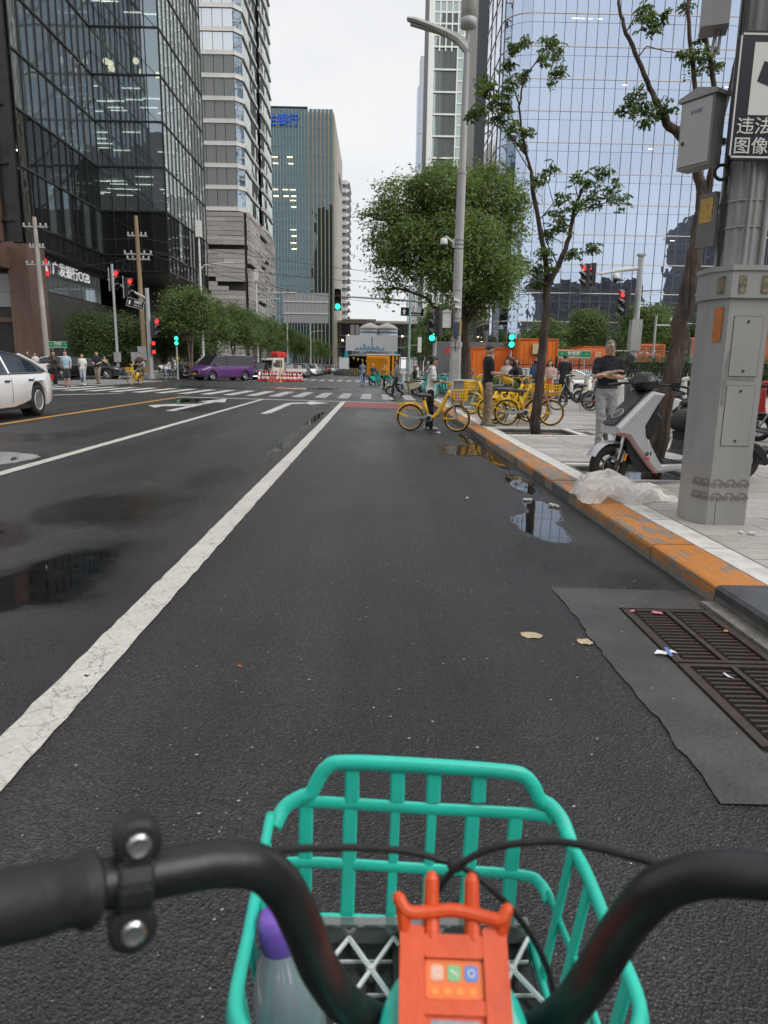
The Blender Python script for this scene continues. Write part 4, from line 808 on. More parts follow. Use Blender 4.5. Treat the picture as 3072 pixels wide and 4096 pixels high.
hedge('far low hedge behind the bicycles at the bank corner', -17.5, -14.4, 61.2, 62.4, .4, 1.3, 2500, 72)
shr = leafmat('leaf_bright', (.06,.13,.02), (.27,.36,.07), .4, 4)
pl = T('planter_shrub', 'bright yellow green shrub behind the man in black shirt', 'shrub', (3.75,22.6,.1)); rs = np.random.RandomState(8)
lobs = [(-.45,0,.55,.42,.4,.45),(.1,.1,.72,.45,.4,.45),(.6,0,.55,.45,.4,.45),(-.2,-.2,.35,.4,.35,.3),(1.0,.1,.6,.3,.4,.4)]
O('foliage', leaves('foliage', clumps(lobs, 5200, 9, .35), .075, .042, 10, shr, .4), None, pl)
b = MB()
for a in lobs: limb(b, (a[0]*.3,0,-.02), a[:3], .012, .005, rs, 4)
O('stems', b, BARK, pl)
# ================================================================ poles, signals, signs, wires
grey = mat('galvanised', (.42,.43,.44), .42, metal=.35, var=.15, vscale=3); greyp = mat('pole_paint', (.36,.36,.355), .5, var=.22, vscale=2.5, stretch=(1,1,.3)); blk = mat('signal_black', (.022,.022,.024), .45); visor_m = mat('visor_grey', (.10,.10,.105), .5)
white_b = mat('white_box', (.62,.62,.60), .5, var=.1); navy = mat('sign_navy', (.006,.007,.02), .35); signw = mat('sign_face_white', (.72,.72,.68), .5); green_s = mat('sign_green', (.02,.24,.10), .4)
def lens(n, c, e): return mat('lens_'+n, c, .3, emit=e)
LR, LG, LOFF, LDIM = lens('red',(1,.02,.02),2.5), lens('green',(.02,1,.42),2.4), mat('lens_off', (.02,.02,.02), .2), lens('dim',(.35,.02,.02),.6)
def head(parent, loc, rz, lit, col, s=1., n=3, board=False):
    """signal head facing its own -Y"""
    h = .36*n*s; w = .36*s
    H_ = O('signal_head', MB().box((0,0,0),(w,.2*s,h)).box((0,-.11*s,0),(w*.9,.02*s,h*.96)), blk, parent, loc, (0,0,rz))
    for k in range(n):
        z = h/2-.18*s-.36*s*k; m = {'red':LR,'green':LG}[col] if k in lit else LOFF
        O('lens', MB().lathe([(.135*s,0),(.13*s,.03*s),(.02*s,.05*s)], 16, X=Matrix.Rotation(R(90),4,'X')), m, H_, (0,-.12*s,z))
        v = MB(); rg = []
        for i in range(11):
            a = R(-20)+R(220)*i/10; rg.append([(math.cos(a)*.15*s,0,math.sin(a)*.15*s),(math.cos(a)*.165*s,0,math.sin(a)*.165*s),(math.cos(a)*.165*s,-(.10+.20*max(0,math.sin(a)))*s,math.sin(a)*.165*s),(math.cos(a)*.15*s,-(.10+.20*max(0,math.sin(a)))*s,math.sin(a)*.15*s)])
        v.loft(rg, cap=True); O('visor', v, visor_m, H_, (0,-.121*s,z))
    if board: O('backboard_rail', MB().box((-w*.75,.12,0),(.05,.05,h*1.15)).box((0,.12,0),(w*1.5,.04,.05)), grey, H_)
    return H_
def pole(p, r0, r1, z0, z1, m, parent, name='pole', n=12, base=True):
    b = MB().tube([(p[0],p[1],z0),(p[0],p[1],z1)], [r0,r1], n)
    if base: b.box((p[0],p[1],z0+.015),(r0*4,r0*4,.03)); b.tube([(p[0],p[1],z0+.03),(p[0],p[1],z0+.3)], r0*1.25, n)
    return O(name, b, m, parent, smooth=False)
def bullet_cam(parent, loc, rz, s=1.):
    c = O('camera', MB().box((0,0,0),(.11*s,.34*s,.11*s)).box((0,-.02,.075*s),(.14*s,.42*s,.015*s)), white_b, parent, loc, (R(-12),0,rz)); O('camera_lens', MB().box((0,-.175*s,-.005),(.09*s,.02,.085*s)), blk, c); O('bracket', MB().box((0,.08*s,-.11*s),(.03*s,.03*s,.13*s)), white_b, c)
def dome_cam(parent, loc, s=1.):
    c = O('dome_camera', MB().lathe([(.06*s,.2*s),(.12*s,.17*s),(.135*s,0),(.13*s,-.02*s)], 16), white_b, parent, loc, smooth=True); O('dome', MB().ball((0,0,-.04*s),(.115*s,.115*s,.15*s),14), blk, c, smooth=True)
# ---- tall lamp post
lp = T('street_lamp', 'tall grey street lamp with cameras and boxes beside the leafy tree', 'street lamp', (2.98,27,.1))
def oct_(w, d, ch): return [(-w,-d+ch),(-w+ch,-d),(w-ch,-d),(w,-d+ch),(w,d-ch),(w-ch,d),(-w+ch,d),(-w,d-ch)]
O('base', MB().prism(oct_(.2,.2,.07),0,2.05,'z').prism(oct_(.225,.225,.08),2.051,2.25,'z'), greyp, lp); O('base_door', MB().b2((-.1,-.207,.9),(.1,-.2,1.6)), grey, lp)
sh = MB().tube([(0,0,2.25),(0,0,5.9)], [.185,.165], 16).tube([(0,0,5.9),(.02,0,8.1)], [.165,.155], 16).tube([(.02,0,8.1),(.03,0,8.2)], .17, 16).tube([(.03,0,8.2),(.05,0,12.0)], [.125,.105], 16)
O('shaft', sh, greyp, lp, smooth='auto')
ar = []
for x, z, w, h in ((.1,12.05,.1,.4),(-.05,12.2,.11,.42),(-.3,12.42,.13,.3),(-.7,12.6,.16,.22),(-1.3,12.8,.19,.19),(-1.8,12.95,.19,.16),(-2.05,13.02,.12,.08)): ar.append([(x,-w,z),(x,-w*.7,z-h*.4),(x,w*.7,z-h*.4),(x,w,z),(x,w*.6,z+h*.6),(x,-w*.6,z+h*.6)])
O('lamp_arm', MB().loft(ar), greyp, lp, smooth=False); O('lamp_glass', MB().box((-1.35,0,12.705),(1.2,.2,.02), X=Matrix.Rotation(R(14),4,'Y')), mat('lamp_under', (.30,.29,.27), .4), lp)
O('neck', MB().tube([(.06,0,12.3),(.07,0,12.75)], .07, 12), greyp, lp); O('lantern_cap', MB().lathe([(.12,12.75),(.27,12.8),(.28,13.05),(.26,13.06)], 20, c=(.07,0,0)), greyp, lp, smooth=True); O('lantern', MB().lathe([(.26,13.06),(.27,14.2),(.2,14.3)], 20, c=(.07,0,0)), mat('etched_glass', (.45,.48,.45), .5, var=.25, vscale=8), lp, smooth=True)
O('camera_bracket', MB().tube([(-.16,0,5.75),(-.5,0,6.0)], [.05,.03], 6).box((-.19,0,5.75),(.06,.1,.3)), white_b, lp); dome_cam(lp, (-.55,0,5.72), 1.05)
bullet_cam(lp, (-.05,-.26,3.75), R(-60), .9); bullet_cam(lp, (-.02,-.26,3.5), R(-55), .8)
O('control_box', MB().b2((-.52,-.18,2.75),(-.22,.1,3.3)).prism([(-.54,3.301),(-.2,3.301),(-.22,3.36),(-.37,3.42),(-.52,3.36)],-.2,.12,'y'), white_b, lp); O('small_box', MB().b2((-.12,-.34,2.45),(.06,-.2,2.95)), mat('dark_box', (.05,.07,.09), .4), lp); O('wood_box', MB().b2((.08,-.3,2.55),(.17,-.19,3.0)), mat('tan_box', (.42,.28,.14), .6), lp)
for z in (2.5,2.7,3.1,3.4,4.1,5.55,5.7,5.85): O('strap', MB().ring((0,0,z), .19 if z < 4 else .176, .008, 20, 4, 'z'), blk, lp)
O('cable', MB().tube([(-.2,-.1,3.9),(-.16,-.21,3.3),(-.18,-.2,2.4)], .014, 6).tube([(.12,-.19,2.35),(.0,-.24,2.4),(-.04,-.24,2.1),(.0,-.22,1.9)], .014, 6), blk, lp)
head(lp, (-.62,.35,2.95), R(-120), (), 'red', .95)
# ---- green camera pole and the far gantry with the street name
gp = T('camera_pole', 'thin pale green camera pole in front of the teal bikes', 'pole', (2.0,43.7,0)); pole((0,0), .085, .055, 0, 5.85, mat('pale_green_paint', (.30,.42,.37), .5, var=.3, vscale=2), gp); bullet_cam(gp, (-.35,0,6.05), R(-80), 2.0); O('crossbar', MB().b2((-.5,-.03,5.8),(.4,.03,5.86)), grey, gp); O('notice', MB().b2((.62-.1,-.02,2.3),(.75,.02,3.2)), signw, gp); O('notice_arm', MB().b2((.03,-.015,2.7),(.53,.015,2.74)), grey, gp)
mg = T('signal_gantry', 'signal gantry with green light and black street name board over the crossing', 'traffic light', (3.6,44.4,0)); pole((0,0), .13, .1, 0, 6.2, grey, mg)
O('arm', MB().tube([(0,0,5.3),(-3,0,5.45),(-5.9,0,5.58)], [.09,.07,.05], 8), grey, mg); head(mg, (-5.97,-.1,5.36), 0, (2,), 'green', 1.15); hh = head(mg, (-.2,-.22,3.62), 0, (2,), 'green', 1.25); O('signal_glow', MB().box((.16,-.36,-.2),(.2,.02,.12)), LG, hh)
sb_ = O('street_name_board', MB().b2((-.72,-.03,-.26),(.72,.03,.26)), navy, mg, (-1.42,-.18,4.7), (0,R(2),0)); bo = MB()
for a, b in (((-.72,-.26),(.72,-.24)),((-.72,.24),(.72,.26)),((-.72,-.24),(-.7,.24)),((.7,-.24),(.72,.24))): bo.b2((a[0],-.036,a[1]),(b[0],-.03,b[1]))
O('border', bo, signw, sb_); text('景辉街', .27, signw, sb_, (.17,-.04,.07), FRONT, .72, bold=.006); text('JINGHUI St.', .15, signw, sb_, (.17,-.04,-.15), FRONT, .7); O('arrow', MB().prism([(-.62,0),(-.5,.17),(-.38,0),(-.44,0),(-.44,-.17),(-.56,-.17),(-.56,0)],-.045,-.031,'y'), signw, sb_)
O('hanger', MB().b2((-1.8,-.16,4.9),(-1.76,-.1,5.4)).b2((-1.0,-.16,4.9),(-.96,-.1,5.36)), grey, mg)
# ---- east pole with red signals turned across the street
rp_ = T('signal_pole', 'grey signal pole with three red heads turned sideways beside the hedge', 'traffic light', (14.6,40.6,.1)); pole((0,0), .2, .15, 0, 7.5, grey, rp_, n=8); O('lower_box', MB().b2((-.3,-.25,2.4),(.3,.25,4.1)), greyp, rp_); O('pole_cap', MB().b2((-.2,-.2,7.5),(.2,.2,7.6)), grey, rp_)
O('arm', MB().tube([(-.15,0,6.85),(-1.2,0,6.72),(-2.35,0,6.5)], [.13,.1,.06], 8), white_b, rp_); head(rp_, (-2.55,.35,6.5), R(-78), (0,), 'red', 1.15); head(rp_, (-3.0,-.15,6.42), R(-78), (0,), 'red', 1.1); head(rp_, (-.72,-.1,5.0), R(-78), (0,), 'red', 1.3); dome_cam(rp_, (-1.35,-.05,6.3), 1.4); O('drop', MB().tube([(-1.35,-.05,6.5),(-1.35,-.05,6.7)], .03, 6), grey, rp_)
gpp = T('camera_pole', 'thin grey pole with a small camera arm right of the red signals', 'pole', (15.5,40,.1)); pole((0,0), .07, .06, 0, 4.3, grey, gpp); O('arm', MB().b2((.05,-.03,3.75),(1.0,.03,3.82)), white_b, gpp); dome_cam(gpp, (.9,0,4.0), .9)
# pedestrian signal, green man, east side
pr_ = T('walk_signal', 'slim post with green walking figure before the orange container', 'traffic light', (7.7,41,.0)); pole((0,0), .07, .06, 0, 2.45, grey, pr_); head(pr_, (-.02,-.05,2.95), 0, (0,1), 'green', 1.15, 2)
# ---- bank corner: signals, walk light, poles
ls = T('signal_pole', 'grey corner signal pole with red heads and black street name board', 'traffic light', (-17.45,55.6,.26)); pole((0,0), .2, .15, 0, 6.75, grey, ls)
O('arm', MB().tube([(0,0,5.95),(-1.2,0,6.55),(-2.9,0,7.35)], [.12,.1,.07], 8), grey, ls); head(ls, (-2.4,-.1,7.3), R(62), (0,), 'red', 1.35, board=True); head(ls, (-1.35,-.15,6.75), R(62), (0,), 'red', 1.3, board=True); head(ls, (.5,-.1,3.85), R(62), (0,), 'red', 1.35); head(ls, (.35,-.2,2.35), R(20), (0,2), 'red', .9)
sn = O('street_name_board', MB().b2((-.62,-.03,-.32),(.62,.03,.32)), navy, ls, (-.85,-.2,5.6), (0,R(14),R(12))); text('针织路', .25, signw, sn, (.2,-.04,.09), FRONT, .6, bold=.006); text('ZHENZHI Lu', .14, signw, sn, (.2,-.04,-.15), FRONT, .6); O('arrow', MB().prism([(-.52,0),(-.42,.17),(-.32,0),(-.37,0),(-.37,-.17),(-.47,-.17),(-.47,0)],-.045,-.031,'y'), signw, sn); bo = MB()
for a, b in (((-.62,-.32),(.62,-.3)),((-.62,.3),(.62,.32)),((-.62,-.3),(-.6,.3)),((.6,-.3),(.62,.3))): bo.b2((a[0],-.036,a[1]),(b[0],-.03,b[1]))
O('border', bo, signw, sn); O('equipment_box', MB().b2((-1.45,-.1,1.3),(-.85,.2,2.0)), grey, ls)
wl_ = T('walk_signal', 'slim post with green walking figure left of the purple van', 'traffic light', (-15.5,56,.2)); pole((0,0), .07, .06, 0, 2.6, grey, wl_); head(wl_, (0,0,3.15), R(15), (1,2), 'green', 1.0, 3); O('yellow_band', MB().tube([(0,0,1.5),(0,0,1.75)], .078, 12), mat('band_yellow', (.6,.45,.03), .5), wl_)
wl2 = T('walk_signal', 'tiny distant green walking figure beyond the corner', 'traffic light', (-17.4,70,.4)); pole((0,0), .06, .05, 0, 1.0, grey, wl2); head(wl2, (0,0,1.35), 0, (0,1), 'green', .8, 2)
cp = T('light_pole', 'thin grey pole behind the black sedan', 'pole', (-19.4,54,.3)); pole((0,0), .11, .08, 0, 5.6, grey, cp); O('tip', MB().tube([(0,0,5.6),(0,0,8.2)], [.09,.085], 8), grey, cp); O('service_box', MB().b2((-.2,-.2,1.2),(.2,.2,1.9)), grey, cp)
upm = mat('pole_concrete', (.36,.33,.29), .8, var=.3, vscale=1.2); upw = mat('pole_wood', (.27,.19,.115), .8, var=.3, vscale=1.5, stretch=(1,1,.15)); cer = mat('insulator', (.50,.45,.40), .4)
def util(label, loc, lean, h, m, arms):
    t = T('utility_pole', label, 'utility pole', loc, group='utility poles at the bank corner'); O('pole', MB().tube([(-lean,0,-.1),(0,0,h)], [.23,.15], 10), m, t)
    for z, w in arms:
        O('crossarm', MB().b2((-w,-.06,z-.05),(w,.06,z+.05)).b2((-w,.16,z-.05),(w,.26,z+.05)), grey, t)
        for i in range(5): O('insulator', MB().lathe([(.03,-.02),(.09,.02),(.05,.08),(.09,.12),(.05,.18),(.07,.22)], 8), cer, t, (-w+.05+i*(2*w-.1)/4+lean*0,0,z+.06))
    return t
util('leaning pale concrete utility pole in front of the brown stone pier', (-26.6,58,.5), -.15, 11.9, upm, [(11.2,.9),(8.4,.9),(9.7,.55)]); u2 = util('brown timber utility pole behind the corner signal pole', (-19.4,60,.5), -.12, 12.5, upw, [(11.0,.75),(9.6,1.1),(9.2,.9)])
O('wire_loop', MB().ring((-.8,0,8.7),.5,.015,14,4,'y').ring((-.5,.1,8.6),.42,.015,14,4,'y').ring((-.95,-.1,8.5),.3,.015,12,4,'y'), blk, u2); O('meter_box', MB().b2((-.35,-.35,1.2),(.35,-.2,2.3)), grey, u2)
def wire(label, pts, r=.02, sag=.4):
    P = []
    for a, b in zip(pts[:-1], pts[1:]):
        a, b = Vector(a), Vector(b)
        for i in range(12): t = i/12; q = a.lerp(b, t); q.z -= sag*4*t*(1-t); P.append(q)
    P.append(Vector(pts[-1])); O('overhead_wire', MB().tube(P, r, 5), mat('wire', (.03,.03,.03), .6), label=label, cat='wire', group='overhead wires')
wire('overhead wire from the timber pole across the street to the leafy tree', [(-19.4,60,10.6),(5,62,8.6)], .022, .9); wire('upper overhead wire from the timber pole towards the far east side', [(-19.4,60.2,11.4),(30,66,8.4)], .02, 1.0); wire('lower overhead wire crossing before the finned tower', [(-18.3,60,10.0),(4,80,8.2)], .02, .8); wire('overhead wire between the two utility poles', [(-26.6,58,11.5),(-19.4,60,11.3)], .018, .3); wire('lower overhead wire between the two utility poles', [(-26.6,58,8.9),(-19.4,60,9.9)], .018, .35); wire('overhead wire running left from the pale concrete pole', [(-45,57,9.0),(-26.6,58,9.0)], .02, .2); wire('overhead wire behind the east red signals', [(6,46,5.9),(30,47,7.4)], .025, .2); wire('thin overhead wire below the bank sign', [(-40,57.6,6.6),(-27,58,7.0),(-20,58,8.6)], .016, .2)
# green street signs
def green_sign(label, loc, w, h, rz=0):
    t = T('street_sign', label, 'street sign', loc, rz, group='green street name signs'); O('plate', MB().b2((-w/2,-.02,1.9),(w/2,.02,1.9+h)), green_s, t); b_ = MB()
    for z in (1.9,1.9+h-.02): b_.b2((-w/2,-.026,z),(w/2,-.02,z+.02))
    O('border', b_, signw, t)
    for s in (-1,1): O('post', MB().tube([(s*w*.33,.05,0),(s*w*.33,.05,1.95)], .03, 8), grey, t)
    text('针织路', h*.55, signw, t, (0,-.03,1.9+h*.6), FRONT, w*.42, bold=.004); text('ZHENZHI LU', h*.2, signw, t, (0,-.03,1.9+h*.2), FRONT, w*.36); text('<', h*.5, signw, t, (-w*.38,-.03,1.9+h*.5), FRONT); text('>', h*.5, signw, t, (w*.38,-.03,1.9+h*.5), FRONT)
green_sign('green street name sign before the dark tree at the bank corner', (-22.0,50,.5), 1.25, .42); green_sign('green street name sign before the orange mesh at the fence', (10.25,37,.1), 1.7, .36)
# street lamps along the bank side
for i, (x,y,h) in enumerate([(-14.9,62,11.5),(-14.5,88,11),(-14.8,120,11),(-15,165,11)]):
    t = T('street_lamp', ['pale street lamp rising from the trees by the purple van','second street lamp along the bank side street','third street lamp along the bank side street','farthest street lamp along the bank side street'][i], 'street lamp', (x,y,.3), group='street lamps on the bank side'); pole((0,0), .13, .08, 0, h, white_b, t); O('arm', MB().tube([(0,0,h-2.6),(.4,0,h-2.2),(2.2,0,h-2.0)], [.06,.05,.04], 6), white_b, t); O('lamp', MB().box((2.4,0,h-2.0),(.9,.3,.1)), white_b, t); O('lantern', MB().b2((-.22,-.22,h),(.22,.22,h+1.3)), white_b, t)
sg = T('sign_gantry', 'back of a large grey direction sign with cameras beyond the trees', 'road sign', (-11.5,110,.2)); O('panel', MB().b2((-2.6,0,7.6),(4.2,.1,12.0)), mat('sign_back', (.34,.35,.35), .5), sg); O('post', MB().tube([(-5,0,0),(-5,0,11.8)], .16, 8), grey, sg)
for z in (8.9,10.6): O('rail', MB().b2((-2.6,-.1,z),(4.2,-.02,z+.18)), white_b, sg)
for i in range(12): O('rib', MB().b2((-2.6+i*.6,-.06,7.6),(-2.56+i*.6,-.01,12)), grey, sg)
O('camera_rail', MB().b2((-6.5,-.1,11.9),(-.6,.1,12.1)), white_b, sg)
for x in (-5.6,-5.1,-4.2,-2.8,-1.8): bullet_cam(sg, (x,-.1,12.35), R(20), 2.2)
# ---- the big grey pole on the near pavement
np_ = T('surveillance_pole', 'large grey octagonal pole with camera sign, boxes and cloud ornament', 'pole', (2.99,6.07,.1))
def octp(a, b, c, d): return [(-a,-c),(a,-c),(b,-d),(b,d),(a,c),(-a,c),(-b,d),(-b,-d)]
pp = mat('near_pole_paint', (.37,.37,.36), .55, var=.2, vscale=2.2, bump=.05, bscale=30, col2=(.29,.29,.285), stretch=(1,1,.35)); eng = mat('engraved', (.215,.20,.175), .8); seam = mat('seam_dark', (.06,.055,.05), .8)
lo = octp(.165,.25,.28,.11)
O('base', MB().prism(lo,0,1.86,'z').prism([(x*1.08,y*1.08) for x,y in lo],1.861,2.07,'z').prism([(x*1.12,y*1.12) for x,y in lo],2.0705,2.11,'z'), pp, np_)
sh = MB(); rg = []
for z in (2.111,4.6):
    ring = []
    for j in range(64):
        a = 2*math.pi*j/64; rr_ = .182 if j % 4 in (0,1) else .172; ring.append((rr_*math.cos(a), rr_*math.sin(a)*1.05, z))
    rg.append(ring)
O('shaft', sh.loft(rg), pp, np_)
for z0, z1 in ((1.25,1.72),(.68,1.17)):
    d = O('service_door', MB().b2((-.115,-.285,z0),(.115,-.2795,z1)), pp, np_); e = MB()
    for a, b in (((-.118,z0-.003),(.118,z0)),((-.118,z1),(.118,z1+.003)),((-.118,z0),(-.115,z1)),((.115,z0),(.118,z1))): e.b2((a[0],-.284,a[1]),(b[0],-.2798,b[1]))
    O('seam', e, seam, d)
    for zz in (z0+.04,z1-.04): O('screw', MB().lathe([(.012,0),(.01,.006)], 10, c=(0,-.2855,zz), X=Matrix.Rotation(R(90),4,'X')), seam, d)
for sx in (-1,1): O('collar_emblem', MB().b2((sx*.09-.028,-.31,1.9),(sx*.09+.028,-.303,2.03)), mat('emblem', (.25,.22,.14), .7, var=.8, vscale=40), np_)
O('collar_emblem', MB().box((-.225,-.22,1.965),(.06,.012,.13), rz=R(-63)), MATS['emblem'], np_)
# cloud ornament: spiral scrolls in low relief near the foot
def scroll(face, u, z, s, flip):
    P = []
    for i in range(22):
        a = i*.55; r_ = s*(.05+.95*(1-i/21)); P.append((u+flip*r_*math.cos(a+2.4)*.9, z+r_*math.sin(a+2.4)*.8))
    P = [(u+flip*s*1.9, z+s*1.1),(u+flip*s*1.3, z+s*1.5),(u+flip*s*.3, z+s*1.2)]+P
    if face == 0: return [(a, -.2815, b) for a, b in P]
    k = math.atan2(.17,.085); return [(-.165-.0012-(a)*.085/.19, -.28+(a)*.17/.19-.0008, b) for a, b in P]
for face, us in ((0,[-.13,-.075,-.02,.035,.09,.14]),(1,[.03,.07,.11,.15])):
    for row in (0,1):
        for i, u in enumerate(us):
            O('cloud_scroll', MB().tube(scroll(face,u,.35-row*.115,.031,(-1)**i), .0036 if face == 0 else .0034, 5), eng, np_)
O('sticker', MB().box((-.212,-.205,1.66),(.075,.004,.27), rz=R(-63)), mat('sticker_orange', (.62,.20,.03), .5, var=.5, vscale=30, col2=(.45,.12,.02)), np_)
smg = mat('paint_smudge', (.24,.24,.235), .6, var=.2, vscale=12)
O('paint_smudge', MB().prism([(-.155,1.02),(-.135,1.0),(-.125,1.16),(-.118,1.215),(.10,1.205),(.112,1.235),(-.112,1.243),(-.108,1.42),(-.128,1.46),(-.15,1.40),(-.158,1.2)], -.2815, -.2801, 'y'), smg, np_)
O('seam_line', MB().b2((-.1,-.2815,.0),(-.096,-.2801,.28)), seam, np_)
for z in (2.42,2.62): O('strap', MB().ring((0,0,z), .19, .006, 24, 4, 'z'), grey, np_)
O('conduit', MB().tube([(.09,-.19,2.12),(.09,-.19,4.5)], .022, 8).tube([(-.05,-.2,2.12),(-.05,-.2,4.5)], .012, 8), greyp, np_); O('black_cable', MB().tube([(-.19,-.06,2.12),(-.2,-.06,3.0),(-.2,-.06,4.5)], .014, 8), blk, np_)
# cabinet, upper box, meter, sign
cb = O('cabinet', MB().b2((-.17,-.12,0),(.17,.12,.52)), pp, np_, (-.385,.06,2.9), (0,0,R(-58))); cb.scale = (.86,.62,.98)
O('cabinet_roof', MB().prism([(-.2,.521),(.2,.521),(.2,.55),(0,.60),(-.2,.55)],-.15,.15,'y'), pp, cb); O('cabinet_door', MB().b2((-.155,-.135,.02),(.155,-.121,.505)), mat('cabinet_door', (.46,.46,.445), .5), cb); O('lock', MB().lathe([(.016,0),(.014,.01)], 10, c=(-.12,-.137,.2), X=Matrix.Rotation(R(90),4,'X')), blk, cb); text('高清摄像', .035, mat('faint_blue', (.2,.25,.35), .6), cb, (.0,-.137,.42), FRONT, .12, ext=.0005); O('cabinet_arm', MB().b2((.05,.12,.2),(.1,.35,.25)), greyp, cb)
O('upper_box', MB().box((-.4,-.02,4.05),(.2,.22,.36), rz=R(-20)), pp, np_); O('upper_rods', MB().tube([(-.38,-.02,3.88),(-.4,-.02,3.7)], .012, 8).tube([(-.34,-.02,3.88),(-.35,-.02,3.72)], .012, 8), greyp, np_)
O('black_loop', MB().ring((-.25,-.08,2.84), .055, .013, 18, 8, 'y'), blk, np_)
mb_ = O('notice_box', MB().box((0,0,0),(.16,.05,.42)), mat('box_dkgrey', (.16,.16,.15), .6), np_, (-.27,.04,2.5), (0,0,R(-65))); O('notice', MB().b2((-.06,-.03,-.02),(.06,-.0255,.17)), mat('notice_yellow', (.55,.33,.05), .5, var=.4, vscale=30), mb_)
sg_ = O('camera_sign', MB().prism([(-.3+.04*(1-math.cos(R(a)))*0+x, z) for x, z in []] or [(-.3,-.36),(-.26,-.4),(.3,-.4),(.34,-.36),(.34,.36),(.3,.4),(-.26,.4),(-.3,.36)],-.012,.012,'y'), navy, np_, (-.005,-.25,3.33)); sg_.scale = (1,1,1.12); bo = MB()
for a, b in (((-.27,-.385),(.31,-.373)),((-.27,.373),(.31,.385)),((-.285,-.37),(-.273,.37)),((.313,-.37),(.325,.37))): bo.b2((a[0],-.0145,a[1]),(b[0],-.0121,b[1]))
O('border', bo, signw, sg_); O('pictogram_panel', MB().b2((-.175,-.0145,-.115),(.275,-.0121,.33)), signw, sg_); O('pictogram', MB().box((.06,-.016,.1),(.36,.002,.13), X=Matrix.Rotation(R(18),4,'Y')).b2((.1,-.017,-.06),(.14,-.0151,.1)), navy, sg_)
text('违法', .115, signw, sg_, (-.115,-.0145,-.19), FRONT, .26, bold=.0005, ext=.001); text('图像', .115, signw, sg_, (-.125,-.0145,-.315), FRONT, .26, bold=.0005, ext=.001)
O('sign_clamp', MB().b2((-.2,.012,-.2),(.3,.06,-.16)).b2((-.2,.012,.16),(.3,.06,.2)), grey, sg_)
# ================================================================ the ridden share bicycle in the foreground
teal = mat('teal_plastic', (.028,.64,.49), .42, var=.2, vscale=14, bump=.05, bscale=200, col2=(.035,.50,.39)); tealb = mat('teal_gloss', (.025,.58,.45), .3, coat=.3)
bkp = mat('black_bar', (.014,.014,.015), .40, var=.5, vscale=45, bump=.03, bscale=150); rub = mat('black_rubber', (.016,.016,.017), .6, bump=.08, bscale=120); chrome = mat('bolt_steel', (.62,.62,.62), .3, metal=1., var=.2, vscale=90); orange = mat('orange_plastic', (.74,.09,.018), .45, var=.16, vscale=40, bump=.05, bscale=160)
bike = T('share_bicycle', 'ridden teal share bicycle with basket and black handlebar in front', 'bicycle', (.05,.6,0)); BO = Vector((.05,.6,0))
def bl(p): return Vector(p)-BO
def flat(b, P, w, th, nrm):
    """strap of width w lying across nrm"""
    P = [Vector(p) for p in P]; n = Vector(nrm).normalized(); rings = []
    for i, p in enumerate(P):
        t = (P[min(i+1,len(P)-1)]-P[max(i-1,0)]).normalized(); s = t.cross(n).normalized(); q = s.cross(t).normalized()
        rings.append([p+s*w/2*.75+q*th/2, p+s*w/2+q*th*.15, p+s*w/2-q*th*.15, p+s*w/2*.75-q*th/2, p-s*w/2*.75-q*th/2, p-s*w/2-q*th*.15, p-s*w/2+q*th*.15, p-s*w/2*.75+q*th/2])
    b.loft(rings); return b
def curve(P, k=8):
    P = [Vector(p) for p in P]; out = []
    for i in range(len(P)-1):
        a, b, c, d = P[max(i-1,0)], P[i], P[i+1], P[min(i+2,len(P)-1)]
        for j in range(k):
            t = j/k; out.append(.5*((2*b)+(c-a)*t+(2*a-5*b+4*c-d)*t*t+(3*b-a-3*c+d)*t**3))
    return out+[P[-1]]
bk = O('basket', MB().b2((0,0,-.001),(.001,.001,0)), teal, bike); fp = bk
def strap(name, P, w, th, n, par=bk): return O(name, flat(MB(), [bl(p) for p in P], w, th, n), teal, par, smooth=name != 'slat')
arch = curve([(-.124,.80,.80),(-.113,.815,.817),(-.095,.82,.828),(-.079,.82,.836),(-.070,.82,.853),(-.058,.82,.872),(-.035,.82,.880),(.07,.82,.876),(.175,.82,.868),(.199,.82,.861),(.212,.82,.846),(.221,.82,.828),(.236,.82,.818),(.250,.81,.803),(.256,.79,.785)], 5)
strap('front_rim', arch, .019, .013, (0,1,0))
strap('rail', curve([(-.108,.815,.815),(-.09,.82,.823),(.07,.82,.814),(.215,.82,.806),(.24,.815,.80)],4), .017, .006, (0,1,0))
strap('rail', curve([(-.119,.795,.722),(-.114,.812,.728),(-.095,.82,.733),(.07,.82,.724),(.2,.82,.715),(.226,.812,.708),(.234,.79,.70)],5), .016, .006, (0,1,0))
strap('rail', curve([(-.108,.80,.625),(-.098,.815,.64),(-.08,.82,.645),(.07,.82,.64),(.19,.82,.634),(.215,.81,.618),(.22,.79,.60)],5), .018, .008, (0,1,0))
for x in (-.085,-.027,.032,.08,.134,.191): strap('slat', [(x,.8205,.822-.045*x),(x-.002,.8205,.73),(x-.005,.8205,.62)], .019 if x not in (.032,.08) else .013, .006, (0,1,0))
for x in (-.027,.032,.079,.138): strap('slat', [(x+.002,.8195,.825),(x+.002,.8195,.872)], .019, .006, (0,1,0))
